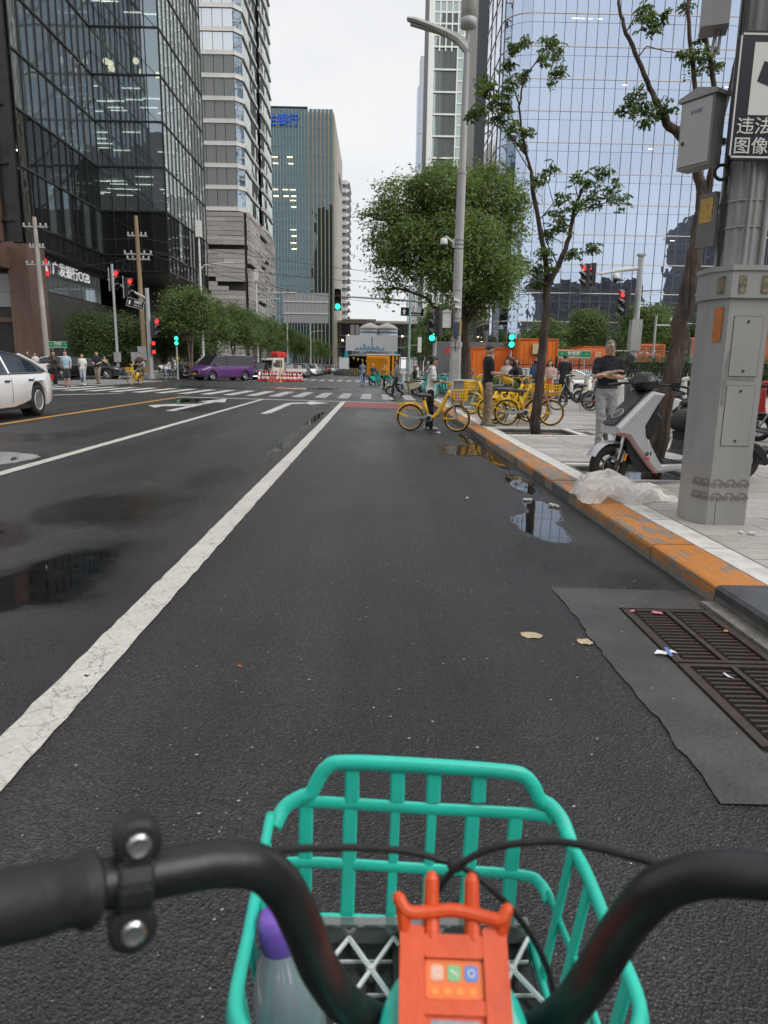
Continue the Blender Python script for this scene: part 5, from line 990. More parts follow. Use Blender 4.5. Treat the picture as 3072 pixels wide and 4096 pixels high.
for s, xt, xb in ((-1,-.126,-.10),(1,.247,.218)):
    strap('side_rim', curve([(xt+.004*s,.80,.80-.012*s),(xt,.70,.815),(xt-.005*s,.60,.825),(xt-.009*s,.51,.832),(xt-.028*s,.478,.828)],6), .022, .012, (s,0,.25))
    strap('side_rail', [(xt-.012*s,.80,.712-.010*s),(xt-.013*s,.65,.725),(xt-.018*s,.50,.735)], .014, .006, (s,0,.1)); strap('side_rail', [(xb,.80,.62),(xb,.56,.63)], .018, .008, (s,0,.1))
    for y in (.745,.68,.615,.555): strap('slat', [(xt-.003*s,y,.81),(xb,y*.96+.03,.62)], .018, .006, (s,0,.1))
strap('rear_rim', curve([(-.10,.478,.83),(-.05,.475,.826),(.05,.473,.824),(.16,.475,.826),(.222,.478,.83)],4), .02, .012, (0,1,0))
strap('rear_rail', [(-.1,.505,.73),(.22,.505,.73)], .014, .006, (0,1,0)); strap('rear_rail', [(-.1,.555,.63),(.215,.555,.63)], .018, .008, (0,1,0))
for x in (-.06,0,.06,.12,.18): strap('slat', [(x,.478,.82),(x,.55,.63)], .016, .005, (0,1,0))
# clear tray with crossed ribs on the basket floor
tray = O('tray', MB().b2(bl((-.095,.56,.612)),bl((.212,.812,.618))), mat('tray_dark', (.018,.018,.019), .25, var=.5, vscale=18), bike); clear = mat('clear_rib', (.62,.66,.66), .12, spec=.9)
rib = MB()
for r_ in range(2):
    for c in range(5):
        x0 = -.088+.06*c; y1 = .802-.11*r_; y0 = y1-.10
        rib.tube([bl((x0,y0,.632)),bl((x0+.06,y1,.632))], .0035, 5).tube([bl((x0+.06,y0,.6325)),bl((x0,y1,.6325))], .0035, 5); rib.ball(bl((x0+.03,(y0+y1)/2,.633)), .0065, 8)
O('crossed_ribs', rib, clear, tray); O('tray_lip', MB().b2(bl((-.095,.804,.622)),bl((.212,.812,.652))).b2(bl((-.095,.798,.652)),bl((.212,.812,.656))), glassmat('clear_plastic', (.8,.92,.9), .85, .12), tray)
for k in range(5): O('floor_line', MB().b2(bl((-.09,.775-.05*k,.618)),bl((.208,.777-.05*k,.622))), clear, tray)
# handlebar, grips, clamp, cables
bar = curve([(-0.149,0.322,1.11),(-0.127,0.332,1.108),(-0.103,0.343,1.105),(-0.085,0.352,1.101),(-0.065,0.36,1.092),(-0.051,0.366,1.071),(-0.041,0.372,1.04),(-0.031,0.381,1),(-0.012,0.401,0.949),(0.029,0.426,0.898),(0.072,0.436,0.877),(0.11,0.425,0.897),(0.134,0.403,0.943),(0.147,0.387,0.991),(0.159,0.376,1.037),(0.17,0.363,1.073),(0.184,0.356,1.089),(0.201,0.348,1.099),(0.227,0.338,1.105)], 6)
O('handlebar', MB().tube([bl(p) for p in bar], .0128, 20), bkp, bike, smooth=True)
O('grip', MB().tube([bl(p) for p in curve([(-0.148,0.32,1.111),(-0.162,0.305,1.118),(-0.177,0.292,1.124),(-0.194,0.278,1.13)],6)], [.0195]*2+[.0165]*4+[.0172]*12+[.018], 20), rub, bike, smooth=True); O('grip', MB().tube([bl(p) for p in (((0.229,0.338,1.105)),((0.26,0.324,1.115)))], .0175, 16), rub, bike, smooth=True)
cl = Vector((-0.128,0.332,1.108)); tx = (Vector((-0.125,0.333,1.108))-Vector((-0.132,0.33,1.109))).normalized(); Mcl = Matrix.Identity(4); up = (_u2-tx*_u2.dot(tx)).normalized(); fw = up.cross(tx)
Mcl = Matrix(((tx.x,fw.x,up.x,0),(tx.y,fw.y,up.y,0),(tx.z,fw.z,up.z,0),(0,0,0,1)))
b = MB().lathe([(.0165,-.009),(.0175,-.007),(.0175,.007),(.0165,.009)], 20, X=Matrix.Rotation(R(90),4,'Y')).box((0,-.006,.017),(.014,.014,.012)).box((0,-.006,-.017),(.014,.014,.012))
for s in (-1,1): b.lathe([(.0125,-.012),(.0125,.002),(.0095,.004)], 18, c=(0,-.008,s*.0225), X=Matrix.Rotation(R(90),4,'X'))
c_ = O('clamp', b.xf(Mcl), rub, bike, bl(cl), smooth=False)
b = MB()
for s in (-1,1): b.lathe([(.0066,0),(.0066,.004),(.005,.0055),(.0025,.0052)], 16, c=(0,-.0105,s*.0225), X=Matrix.Rotation(R(90),4,'X'))
O('bolt', b.xf(Mcl), chrome, c_)
def cable(P, r=.0026): O('brake_cable', MB().tube([bl(p) for p in curve(P,8)], r, 8), rub, bike, smooth=True)
cable([(-0.067,0.388,1.081),(-0.044,0.415,1.063),(-0.007,0.441,1.044),(0.027,0.458,1.028),(0.052,0.465,1.016),(0.074,0.463,1.008),(0.098,0.459,0.989),(0.122,0.462,0.956),(0.142,0.473,0.912),(0.155,0.484,0.865),(0.164,0.495,0.82)])
cable([(0.19,0.374,1.08),(0.161,0.403,1.07),(0.133,0.432,1.056),(0.106,0.441,1.048),(0.084,0.449,1.036),(0.065,0.455,1.018),(0.054,0.461,0.997),(0.048,0.467,0.973),(0.049,0.477,0.925)])
O('cable_joint', MB().ball(bl((0.064,0.46,1.015)), (.007,.006,.005), 10), rub, bike)
# orange phone cradle over the teal lock housing
O3 = Vector((0.058,0.4,0.973)); xa = _r2.copy(); ya = (Vector((0.059,0.425,0.995))-Vector((0.057,0.378,0.963))).normalized(); xa = (xa-ya*xa.dot(ya)).normalized(); za = xa.cross(ya)
MC = Matrix(((xa.x,ya.x,za.x,0),(xa.y,ya.y,za.y,0),(xa.z,ya.z,za.z,0),(0,0,0,1)))
def cr(b, name, m, par, smooth=False): return O(name, b.xf(MC), m, par, smooth=smooth) if par is not bike else O(name, b.xf(MC), m, par, bl(O3), smooth=smooth)
def rbox(b, x0, y0, x1, y1, z0, z1, r=.004):
    P = []
    for cx, cy, a0 in ((x1-r,y0+r,-90),(x1-r,y1-r,0),(x0+r,y1-r,90),(x0+r,y0+r,180)):
        for k in range(5): a = R(a0+22.5*k); P.append((cx+r*math.cos(a), cy+r*math.sin(a)))
    return b.prism(P, z0, z1, 'z')
b = MB(); rbox(b,-.0375,-.10,-.0205,.033,-.012,.0,.003); rbox(b,.0205,-.10,.0375,.033,-.012,.0,.003); rbox(b,-.0204,.0135,.0204,.028,-.012,-.0005,.002); rbox(b,-.0204,-.10,.0204,.0134,-.014,-.0045,.002); rbox(b,-.0204,-.019,.0204,-.0105,-.0044,-.0012,.001)
for x in (-.030,.028): pass
for x0,x1 in ((-.021,-.009),(.0085,.020)): b.tube([((x0+x1)/2,.026,-.006),((x0+x1)/2-.0,.045,-.002),((x0+x1)/2,.062,.006)], [.0062,.0058,.0052], 10, round_=True)
b.tube(curve([(-.039,.048,.006),(-.033,.0405,.004),(-.02,.0405,.002),(0,.0425,.002),(.02,.0395,.002),(.033,.037,.004),(.0385,.043,.006)],5), .0048, 10, round_=True)
b.tube([(-.034,.03,-.004),(-.036,.04,.003)], .005, 8).tube([(.034,.03,-.004),(.036,.038,.003)], .005, 8)
cd = cr(b, 'phone_cradle', orange, bike)
pn = MB(); rbox(pn,-.0198,-.0098,.0198,.013,-.0044,-.0038,.003); cr(pn, 'app_panel', mat('panel_orange', (.85,.18,.03), .4), cd)
for i, (x, c) in enumerate(((-.0118,(.80,.45,.32)),(0,(.20,.52,.24)),(.0118,(.10,.25,.62)))):
    p_ = MB(); rbox(p_, x-.0045,.0005,x+.0045,.0098,-.0037,-.0032,.002); cr(p_, 'app_icon', mat('icon_%d'%i, c, .4), cd)
    p_ = MB().ring((x,.0052,-.003), .0022, .0005, 12, 4, 'z') if i != 1 else MB().box((x,.0052,-.003),(.0055,.0012,.0006),rz=R(-35)).box((x+.001,.004,-.003),(.004,.001,.0006),rz=R(-35)); cr(p_, 'icon_mark', mat('icon_white', (.8,.75,.7), .4), cd)
p_ = MB()
for i in range(4): rbox(p_, -.0158+.0085*i,-.0075,-.0110+.0085*i,-.0035,-.0037,-.0033,.001)
cr(p_, 'app_caption', mat('caption_yellow', (.9,.30,.04), .4), cd)
p_ = MB(); rbox(p_,-.0165,-.10,.0165,-.0215,-.0044,-.0035,.002); cr(p_, 'screen', mat('screen_grey', (.36,.38,.42), .15, var=.25, vscale=160), cd)
h = MB(); rg = []
for z, k in ((-.06,.9),(-.022,1.0),(-.0155,.97),(-.0145,.85)):
    rg.append([((.052*k)*math.cos(2*math.pi*j/36)*(1 if True else 1), -.035+(.058*k)*math.sin(2*math.pi*j/36), z) for j in range(36)])
cr(h.loft(rg), 'lock_housing', tealb, bike, True)
hs_ = MB().box((0,-.12,-.03),(.09,.08,.06)); cr(hs_, 'stem', tealb, bike)
# head tube, fork, wheel and frame below the frame of the picture
O('head_tube', MB().tube([bl((.05,.46,.86)),bl((.05,.56,.58))], .028, 14), teal, bike); O('fork', MB().tube([bl((-.02,.57,.60)),bl((-.03,.66,.34))], .014, 8).tube([bl((.12,.57,.60)),bl((.13,.66,.34))], .014, 8).tube([bl((-.02,.57,.60)),bl((.12,.57,.60))], .014, 8), bkp, bike)
w = O('wheel', MB().ring(bl((.05,.66,.34)), .305, .022, 36, 8, 'x'), rub, bike); O('rim', MB().ring(bl((.05,.66,.34)), .275, .012, 36, 6, 'x'), teal, w); sp = MB()
for i in range(16): a = i*math.pi/8; sp.tube([bl((.05+(.02 if i%2 else -.02),.66,.34)),bl((.05,.66+.27*math.cos(a),.34+.27*math.sin(a)))], .0015, 4)
O('spokes', sp, chrome, w); O('mudguard', MB().ring(bl((.05,.66,.34)), .335, .012, 18, 6, 'x', a0=R(60), a1=R(200)), teal, bike); O('frame', MB().tube([bl((.05,.52,.66)),bl((.05,.1,.32)),bl((.05,-.3,.34))], .03, 10).tube([bl((.05,.0,.33)),bl((.05,-.15,.85))], .022, 10), teal, bike)
# ---- drink bottle standing in the basket
bt = T('drink_bottle', 'clear drink bottle with purple cap standing in the teal basket', 'bottle', (-.068,.585,.6185), rot=(R(-5),R(-6),0)); bt.scale = (1.12,1.12,1.2)
O('body', MB().lathe([(.026,0),(.031,.006),(.032,.05),(.030,.07),(.032,.09),(.031,.12),(.024,.15),(.0165,.165),(.0165,.17)], 24), glassmat('pet', (.70,.78,.86), .6, .16, rough=.08), bt, smooth=True); O('drink', MB().lathe([(.02,.003),(.0295,.008),(.0305,.05),(.0285,.07),(.0305,.09),(.029,.118)], 24), glassmat('milky', (.55,.60,.68), .2, .05, rough=.3), bt, smooth=True)
O('cap', MB().lathe([(.0178,.160),(.0188,.163),(.0188,.182),(.0165,.190),(.0125,.1915)], 24), mat('purple_cap', (.20,.10,.50), .35), bt, smooth=True); O('cap_ring', MB().lathe([(.0182,.155),(.0189,.157),(.0189,.1595)], 24), mat('cap_ring', (.06,.04,.28), .4), bt)
# ================================================================ silver electric scooter
silver = mat('silver_paint', (.50,.51,.53), .32, metal=.3, var=.06, vscale=4, coat=.4); sdk = mat('scooter_black', (.018,.018,.019), .45, var=.2, vscale=10); smat_ = mat('foot_mat', (.03,.03,.032), .7, bump=.3, bscale=70); tyre = mat('tyre', (.016,.016,.016), .75, bump=.2, bscale=60); redt = mat('trim_red', (.5,.02,.025), .4)
es = T('electric_scooter', 'silver electric scooter with black seat and 01 decal behind the grey pole', 'scooter', (2.548,7.771,.1), math.atan2(.608,1.907))
def shell(poly, w, ch, cx=None):
    """side outline (s,z) given depth with chamfered edges"""
    n = len(poly); cx = cx or (sum(p[0] for p in poly)/n, sum(p[1] for p in poly)/n)
    # inset along the edge normals
    area = sum(poly[i][0]*poly[(i+1)%n][1]-poly[(i+1)%n][0]*poly[i][1] for i in range(n)); sg = 1 if area > 0 else -1; ins = []
    for i in range(n):
        a, b, c = Vector(poly[i-1]), Vector(poly[i]), Vector(poly[(i+1)%n]); d1 = (b-a).normalized(); d2 = (c-b).normalized(); m_ = Vector((-(d1.y+d2.y), d1.x+d2.x))
        m_ = (m_.normalized() if m_.length > 1e-6 else Vector((0,0)))*sg*ch; ins.append((b.x+m_.x, b.y+m_.y))
    return MB().loft([[(p[0],-w,p[1]) for p in ins],[(p[0],-w+ch,p[1]) for p in poly],[(p[0],w-ch,p[1]) for p in poly],[(p[0],w,p[1]) for p in ins]])
O('apron', shell([(.05,.675),(.26,.87),(.474,1.062),(.647,1.033),(.603,.965),(.425,.68),(.443,.57),(.606,.35),(.682,.258),(.98,.258),(.986,.174),(.609,.146),(.527,.212),(.413,.332),(.29,.466),(.198,.567),(.043,.599)], .175, .035), silver, es)
O('front_panel', MB().add([(x,y,z) for y in (-.105,.105) for x,z in ((.03,.70),(.255,.905),(.45,1.075),(.44,1.06),(.27,.88),(.06,.69))], [(0,1,7,6),(1,2,8,7),(0,5,4,1),(1,4,3,2),(6,7,10,11),(7,8,9,10),(2,3,9,8),(0,6,11,5)]), mat('panel_black', (.02,.02,.022), .5), es)
O('headlamp_ring', MB().ring((0,0,0), .07, .006, 24, 6, 'z'), silver, es, (.15,0,.815), (0,R(-42),0)); O('headlamp', MB().lathe([(.066,0),(.05,.012),(.01,.016)], 20), mat('headlamp_glass', (.05,.05,.055), .25), es, (.152,0,.81), (0,R(-42),0))
O('inner_shield', shell([(.60,.955),(.591,.828),(.668,.759),(.60,.66),(.531,.522),(.447,.575),(.43,.68)], .135, .02), sdk, es)
O('red_trim', MB().tube(curve([(.045,-.172,.592),(.13,-.176,.588),(.2,-.177,.558),(.29,-.177,.458),(.413,-.177,.324),(.527,-.177,.204),(.609,-.174,.14)],4), .005, 6), redt, es)
O('under_cowl', shell([(.21,.545),(.30,.44),(.42,.31),(.53,.2),(.60,.15),(.45,.155),(.33,.25),(.24,.40)], .12, .02), sdk, es)
O('foot_board', shell([(.60,.365),(.615,.37),(.695,.272),(.985,.272),(.985,.262),(.685,.262)], .165, .004), smat_, es)
O('rear_skirt', shell([(1.0,.255),(1.5,.27),(1.55,.2),(1.0,.165)], .16, .02), mat('pale_silver', (.55,.56,.57), .35, metal=.5), es)
O('seat_column', shell([(.955,.355),(1.0,.40),(1.025,.5),(1.012,.60),(1.2,.63),(1.9,.62),(1.75,.45),(1.3,.28)], .14, .03), sdk, es)
O('seat', shell([(1.01,.612),(.985,.64),(.973,.68),(.975,.73),(.99,.775),(1.015,.81),(1.05,.836),(1.1,.848),(1.2,.853),(1.6,.87),(1.95,.88),(2.02,.84),(1.95,.70),(1.7,.64)], .16, .045), mat('seat_vinyl', (.02,.02,.021), .5, bump=.1, bscale=120), es)
def wheel(par, s, z, r, wd, name='wheel'):
    w = O(name, MB().ring((0,0,0), r-wd, wd, 36, 10, 'y'), tyre, par, (s,0,z), smooth=True); O('rim', MB().ring((0,0,0), r-wd*2, .018, 28, 6, 'y').tube([(0,-.05,0),(0,.05,0)], .05, 14), sdk, w); b = MB()
    for i in range(5): a = i*2*math.pi/5; b.tube([(0,0,0),(math.cos(a)*(r-wd*2),0,math.sin(a)*(r-wd*2))], .014, 6)
    O('spokes', b, sdk, w); O('brake_disc', MB().ring((0,-.045,0), r*.42, .006, 24, 4, 'y'), chrome, w); return w
wheel(es, .085, .232, .245, .052); wheel(es, 2.0, .235, .24, .055)
fr = []
for i in range(13):
    a = R(25+12.5*i); ring = []
    for j in range(9): q = R(-80+20*j); rr_ = .262+.022*math.cos(q); ring.append((.085-rr_*math.cos(a)*-1 if False else .085+rr_*math.cos(math.pi-a+0), .085*math.sin(q), .232+rr_*math.sin(a)))
    fr.append(ring)
O('front_fender', MB().loft(fr, cap=False, closed=False), silver, es, smooth=True); O('fender_stay', shell([(.12,.44),(.235,.40),(.22,.30),(.195,.27),(.15,.33)], .088, .01), silver, es)
O('fork', MB().tube([(.215,-.07,.60),(.12,-.085,.24)], .02, 10).tube([(.215,.07,.60),(.12,.085,.24)], .02, 10), chrome, es); O('reflector', MB().box((.225,-.1,.335),(.022,.01,.085), X=Matrix.Rotation(R(18),4,'Y')), mat('amber', (.75,.28,.01), .3), es); O('fork_cover', MB().tube([(.20,-.075,.42),(.12,-.085,.24)], .028, 10).tube([(.2,.075,.42),(.12,.085,.24)], .028, 10), sdk, es)
O('rear_fender', shell([(2.02,.47),(2.16,.43),(2.25,.36),(2.36,.40),(2.38,.37),(2.3,.30),(2.36,.19),(2.3,.17),(2.2,.27),(2.05,.38)], .07, .01), sdk, es)
O('steering_column', MB().tube([(.54,0,1.0),(.53,0,1.16)], .06, 12), sdk, es)
rs = np.random.RandomState(12); pb = MB(); rg = []
for i in range(9):
    t = i/8; zz = 1.075+.19*t; k = (math.sin(math.pi*min(1,.18+t*.74)))**.6; rg.append([(.48+.15*k*math.cos(2*math.pi*j/18)+rs.normal()*.008, .17*k*math.sin(2*math.pi*j/18)+rs.normal()*.008, zz+rs.normal()*.008) for j in range(18)])
O('dash_cover', pb.loft(rg), mat('black_cover', (.022,.022,.024), .35, bump=.5, bscale=22), es, smooth=True)
O('handlebar', MB().tube([(.60,-.10,1.13),(.78,-.2,1.12),(.98,-.36,1.065)], .014, 8).tube([(.50,.1,1.15),(.42,.3,1.14),(.36,.42,1.12)], .014, 8), sdk, es); O('grip', MB().tube([(.85,-.26,1.10),(1.0,-.385,1.055)], .022, 12).tube([(.995,-.38,1.057),(1.005,-.39,1.053)], .026, 12), mat('grip_brown', (.05,.04,.032), .7), es); O('grip', MB().tube([(.40,.34,1.13),(.34,.46,1.11)], .022, 12), MATS['grip_brown'], es); O('brake_lever', MB().tube([(.70,-.17,1.09),(.82,-.27,1.045),(.93,-.36,1.01)], [.012,.008,.006], 6), sdk, es); O('switch_box', MB().box((.74,-.19,1.125),(.09,.06,.06), rz=R(-38)), sdk, es)
O('mirror', MB().lathe([(.01,-.012),(.055,-.01),(.062,0),(.055,.008)], 20, X=Matrix.Rotation(R(80),4,'X')), sdk, es, (.335,.1,1.405)); O('mirror_stem', MB().tube([(.44,.12,1.17),(.40,.1,1.28),(.345,.1,1.36)], .006, 6), sdk, es)
text('01', .062, mat('decal_black', (.01,.01,.01), .5), es, (.475,-.1785,.372), FRONT, .082, ext=.001, bold=.001); O('decal_slash', MB().box((.452,-.1788,.372),(.036,.0015,.006), X=Matrix.Rotation(R(-40),4,'Y')), MATS['decal_black'], es)
O('decal_red', MB().prism([(.405,.335),(.44,.338),(.45,.325),(.485,.33),(.50,.318),(.48,.318),(.478,.305),(.46,.31),(.452,.30),(.435,.318),(.415,.32)],-.1785,-.176,'y'), mat('decal_red', (.6,.02,.04), .5), es)
# ---- crumpled sheet on the kerb
def crumple(name, label, cat, loc, fn, nu, nv, m):
    V_ = []; 
    for i in range(nu+1):
        for j in range(nv+1): V_.append(fn(i/nu, j/nv))
    return O(name, MB().add(V_, [f_ for i in range(nu) for j in range(nv) for f_ in (((i*(nv+1)+j, (i+1)*(nv+1)+j, (i+1)*(nv+1)+j+1),(i*(nv+1)+j, (i+1)*(nv+1)+j+1, i*(nv+1)+j+1)) if (i*7+j*3)%5 < 3 else ((i*(nv+1)+j, (i+1)*(nv+1)+j, i*(nv+1)+j+1),((i+1)*(nv+1)+j, (i+1)*(nv+1)+j+1, i*(nv+1)+j+1)))]), m, None, loc, smooth=False, label=label, cat=cat)
film = bpy.data.materials.new('plastic_film'); film.use_nodes = True; t = film.node_tree; b_ = t.nodes['Principled BSDF']; b_.inputs['Base Color'].default_value = (.90,.88,.85,1); b_.inputs['Roughness'].default_value = .35
tl = N(t,'ShaderNodeBsdfTranslucent'); tl.inputs[0].default_value = (.92,.90,.87,1); tp = N(t,'ShaderNodeBsdfTransparent'); m1 = N(t,'ShaderNodeMixShader'); m1.inputs[0].default_value = .35; m2 = N(t,'ShaderNodeMixShader'); m2.inputs[0].default_value = .14
gf = N(t,'ShaderNodeTexCoord'); nf_ = N(t,'ShaderNodeTexNoise'); nf_.inputs['Scale'].default_value = 9; nf_.inputs['Detail'].default_value = 5; nf_.inputs['Distortion'].default_value = 1.5; t.links.new(gf.outputs['Object'], nf_.inputs[0]); bf = N(t,'ShaderNodeBump'); bf.inputs['Strength'].default_value = .35; bf.inputs['Distance'].default_value = .05; t.links.new(nf_.outputs[0], bf.inputs['Height']); t.links.new(bf.outputs[0], b_.inputs['Normal'])
t.links.new(b_.outputs[0], m1.inputs[1]); t.links.new(tl.outputs[0], m1.inputs[2]); t.links.new(m1.outputs[0], m2.inputs[1]); t.links.new(tp.outputs[0], m2.inputs[2]); t.links.new(m2.outputs[0], t.nodes['Material Output'].inputs[0])
def bagf(u, v):
    x = u*1.06; y = (v-.5)*.74*(1-.5*u)+.05*math.sin(u*9); a = np.array([x*3.1]); c = np.array([v*3.3])
    env = math.sin(math.pi*min(max(v,0),1))**.55*(math.sin(math.pi*min(1,u*1.05+.06)))**.6; d1 = max(0,1-((u-.27)/.29)**2-((v-.5)/.52)**2)**.5*.235; d2 = max(0,1-((u-.56)/.27)**2-((v-.45)/.4)**2)**.5*.15; hgt = 1.12*max(d1,d2)+.012*env
    n = float(abs(fbm(a*1.5+2, c*1.5+9, 5)[0]-.5)*2); n2 = float(abs(fbm(a*3+7+c*2, c*3+1-a, 8)[0]-.5)*2)*1.4
    return (x+float(fbm(a*2,c*2,33)[0]-.5)*.16, y+float(fbm(a*2+5,c*2,35)[0]-.5)*.18, .004+max(0,hgt*(1.08-.22*n-.10*n2))+.006*n2)
def bagj(u, v):
    p = bagf(min(1,max(0,u+rbag.uniform(-.012,.012))), min(1,max(0,v+rbag.uniform(-.016,.016)))); return (p[0], p[1], max(.004, p[2]+rbag.uniform(-.013,.013)*min(1,p[2]/.05)))
rbag = random.Random(77)
crumple('plastic_sheet', 'crumpled translucent white plastic sheet lying across the kerb', 'plastic sheet', (2.06,7.0,.1), bagj, 30, 22, film)
# ---- litter
tis = mat('tissue', (.72,.69,.63), .8, bump=.5, bscale=60); tan_ = mat('wet_tissue', (.52,.42,.27), .6, var=.3, vscale=25, bump=.4, bscale=50)
def tissue(label, loc, k, s, seed):
    rr_ = random.Random(seed); b = MB()
    for i in range(k): b.ball((rr_.uniform(-1,1)*s*1.6, rr_.uniform(-1,1)*s*.5, s*.55), (s*rr_.uniform(.6,1.1), s*rr_.uniform(.6,1), s*rr_.uniform(.45,.65)), 7)
    b.v = [(x+rr_.uniform(-1,1)*s*.16, y+rr_.uniform(-1,1)*s*.16, max(.001,z+rr_.uniform(-1,1)*s*.12)) for x,y,z in b.v]
    return O('tissue', b, tis, None, loc, (0,0,rr_.uniform(0,3)), label=label, cat='tissue', group='crumpled tissues')
tissue('small white tissue on the wet road beside the reflecting puddle', (1.67,7.48,zr(1.67)), 3, .028, 1); tissue('pulled apart white tissue in the gutter by the orange kerb', (1.88,7.17,zr(1.88)), 5, .03, 2); tissue('string of white tissue balls on the pavement below the grey pole', (3.0,5.45,.1), 4, .026, 3); tissue('white tissue on the road beside the front wheel of the yellow bicycle', (1.38,15.3,zr(1.4)), 4, .035, 4); tissue('thin white scrap on the road left of the puddle', (1.01,7.52,zr(1.01)), 3, .014, 5)
def flatscrap(name, label, cat, loc, rx, ry, seed, m, rz=0, h=.012):
    rr_ = random.Random(seed); n = 14; ring = [(rx*rr_.uniform(.75,1.1)*math.cos(2*math.pi*i/n), ry*rr_.uniform(.75,1.1)*math.sin(2*math.pi*i/n), rr_.uniform(.001,h*.4)) for i in range(n)]; mid = [(x*.5,y*.5,rr_.uniform(h*.3,h)) for x,y,z in ring]
    return O(name, MB().add(ring+mid+[(0,0,h*.6)], [(i,(i+1)%n,n+(i+1)%n,n+i) for i in range(n)]+[(n+i,n+(i+1)%n,2*n) for i in range(n)]), m, None, loc, (0,0,rz), smooth=True, label=label, cat=cat)
flatscrap('tissue', 'larger flattened tan tissue on the asphalt left of the drain', 'tissue', (.845,3.52,zr(.845)), .07, .045, 3, tan_, R(-15)); flatscrap('tissue', 'smaller flattened tan tissue at the edge of the concrete apron', 'tissue', (1.11,3.44,zr(1.11)+.003), .042, .045, 4, tan_)
flatscrap('petal', 'pink petal lying on the far drain grate', 'petal', (1.66,3.88,zr(1.66)+.018), .032, .016, 5, mat('petal_pink', (.70,.22,.33), .6), R(-25)); flatscrap('petal', 'small pink petal at the corner of the far drain grate', 'petal', (1.52,3.89,zr(1.52)+.018), .016, .010, 6, MATS['petal_pink'])
flatscrap('leaf_scrap', 'orange peel scrap on the right edge of the far drain grate', 'scrap', (1.93,3.6,zr(1.93)+.018), .016, .008, 7, mat('peel', (.62,.25,.04), .6)); flatscrap('leaf_scrap', 'tiny reddish leaf on the asphalt in the middle of the lane', 'scrap', (-.62,3.05,zr(-.6)), .014, .010, 8, mat('red_leaf', (.35,.07,.03), .6))
wr = T('wrapper', 'white paper wrapper with a blue band at the edge of the drain', 'wrapper', (1.47,3.28,zr(1.47)+.016), R(-8)); O('paper', MB().add([(-.06,-.012,0),(-.03,-.022,.006),(.0,-.02,.002),(.03,-.01,.012),(.062,.004,.003),(.03,.022,.014),(.0,.02,.004),(-.04,.016,.01)], [(0,1,6,7),(1,2,5,6),(2,3,4,5)]), mat('paper_white', (.74,.76,.78), .7), wr); O('band', MB().add([(.008,-.045,.004),(.024,-.042,.006),(.012,.03,.022),(-.004,.028,.02)], [(0,1,2,3)]), mat('band_blue', (.12,.20,.52), .5), wr)
O('paper_strip', MB().add([(-.008,-.03,.014),(.006,-.03,.012),(.008,0,.006),(.0,.032,.012),(-.012,.03,.012),(-.006,0,.005)], [(0,1,2,5),(5,2,3,4)]), mat('strip_lilac', (.62,.60,.72), .6), None, (1.66,3.02,zr(1.66)+.01), (0,0,R(10)), label='thin pale paper strip on the near drain grate', cat='paper')
rr = random.Random(21); fl = MB()
for i in range(260):
    x = rr.uniform(-1.1,1.9); y = rr.uniform(1.5,9); s = rr.uniform(.003,.008); fl.add([(x-s,y,zr(x)+.006),(x,y-s*.6,zr(x)+.006),(x+s,y+s*.3,zr(x)+.008),(x,y+s*.8,zr(x)+.006)], [(0,1,2,3)])
O('petal_litter', fl, mat('speck', (.42,.40,.33), .7), kind='stuff', label='tiny pale petals and grit scattered over the asphalt')
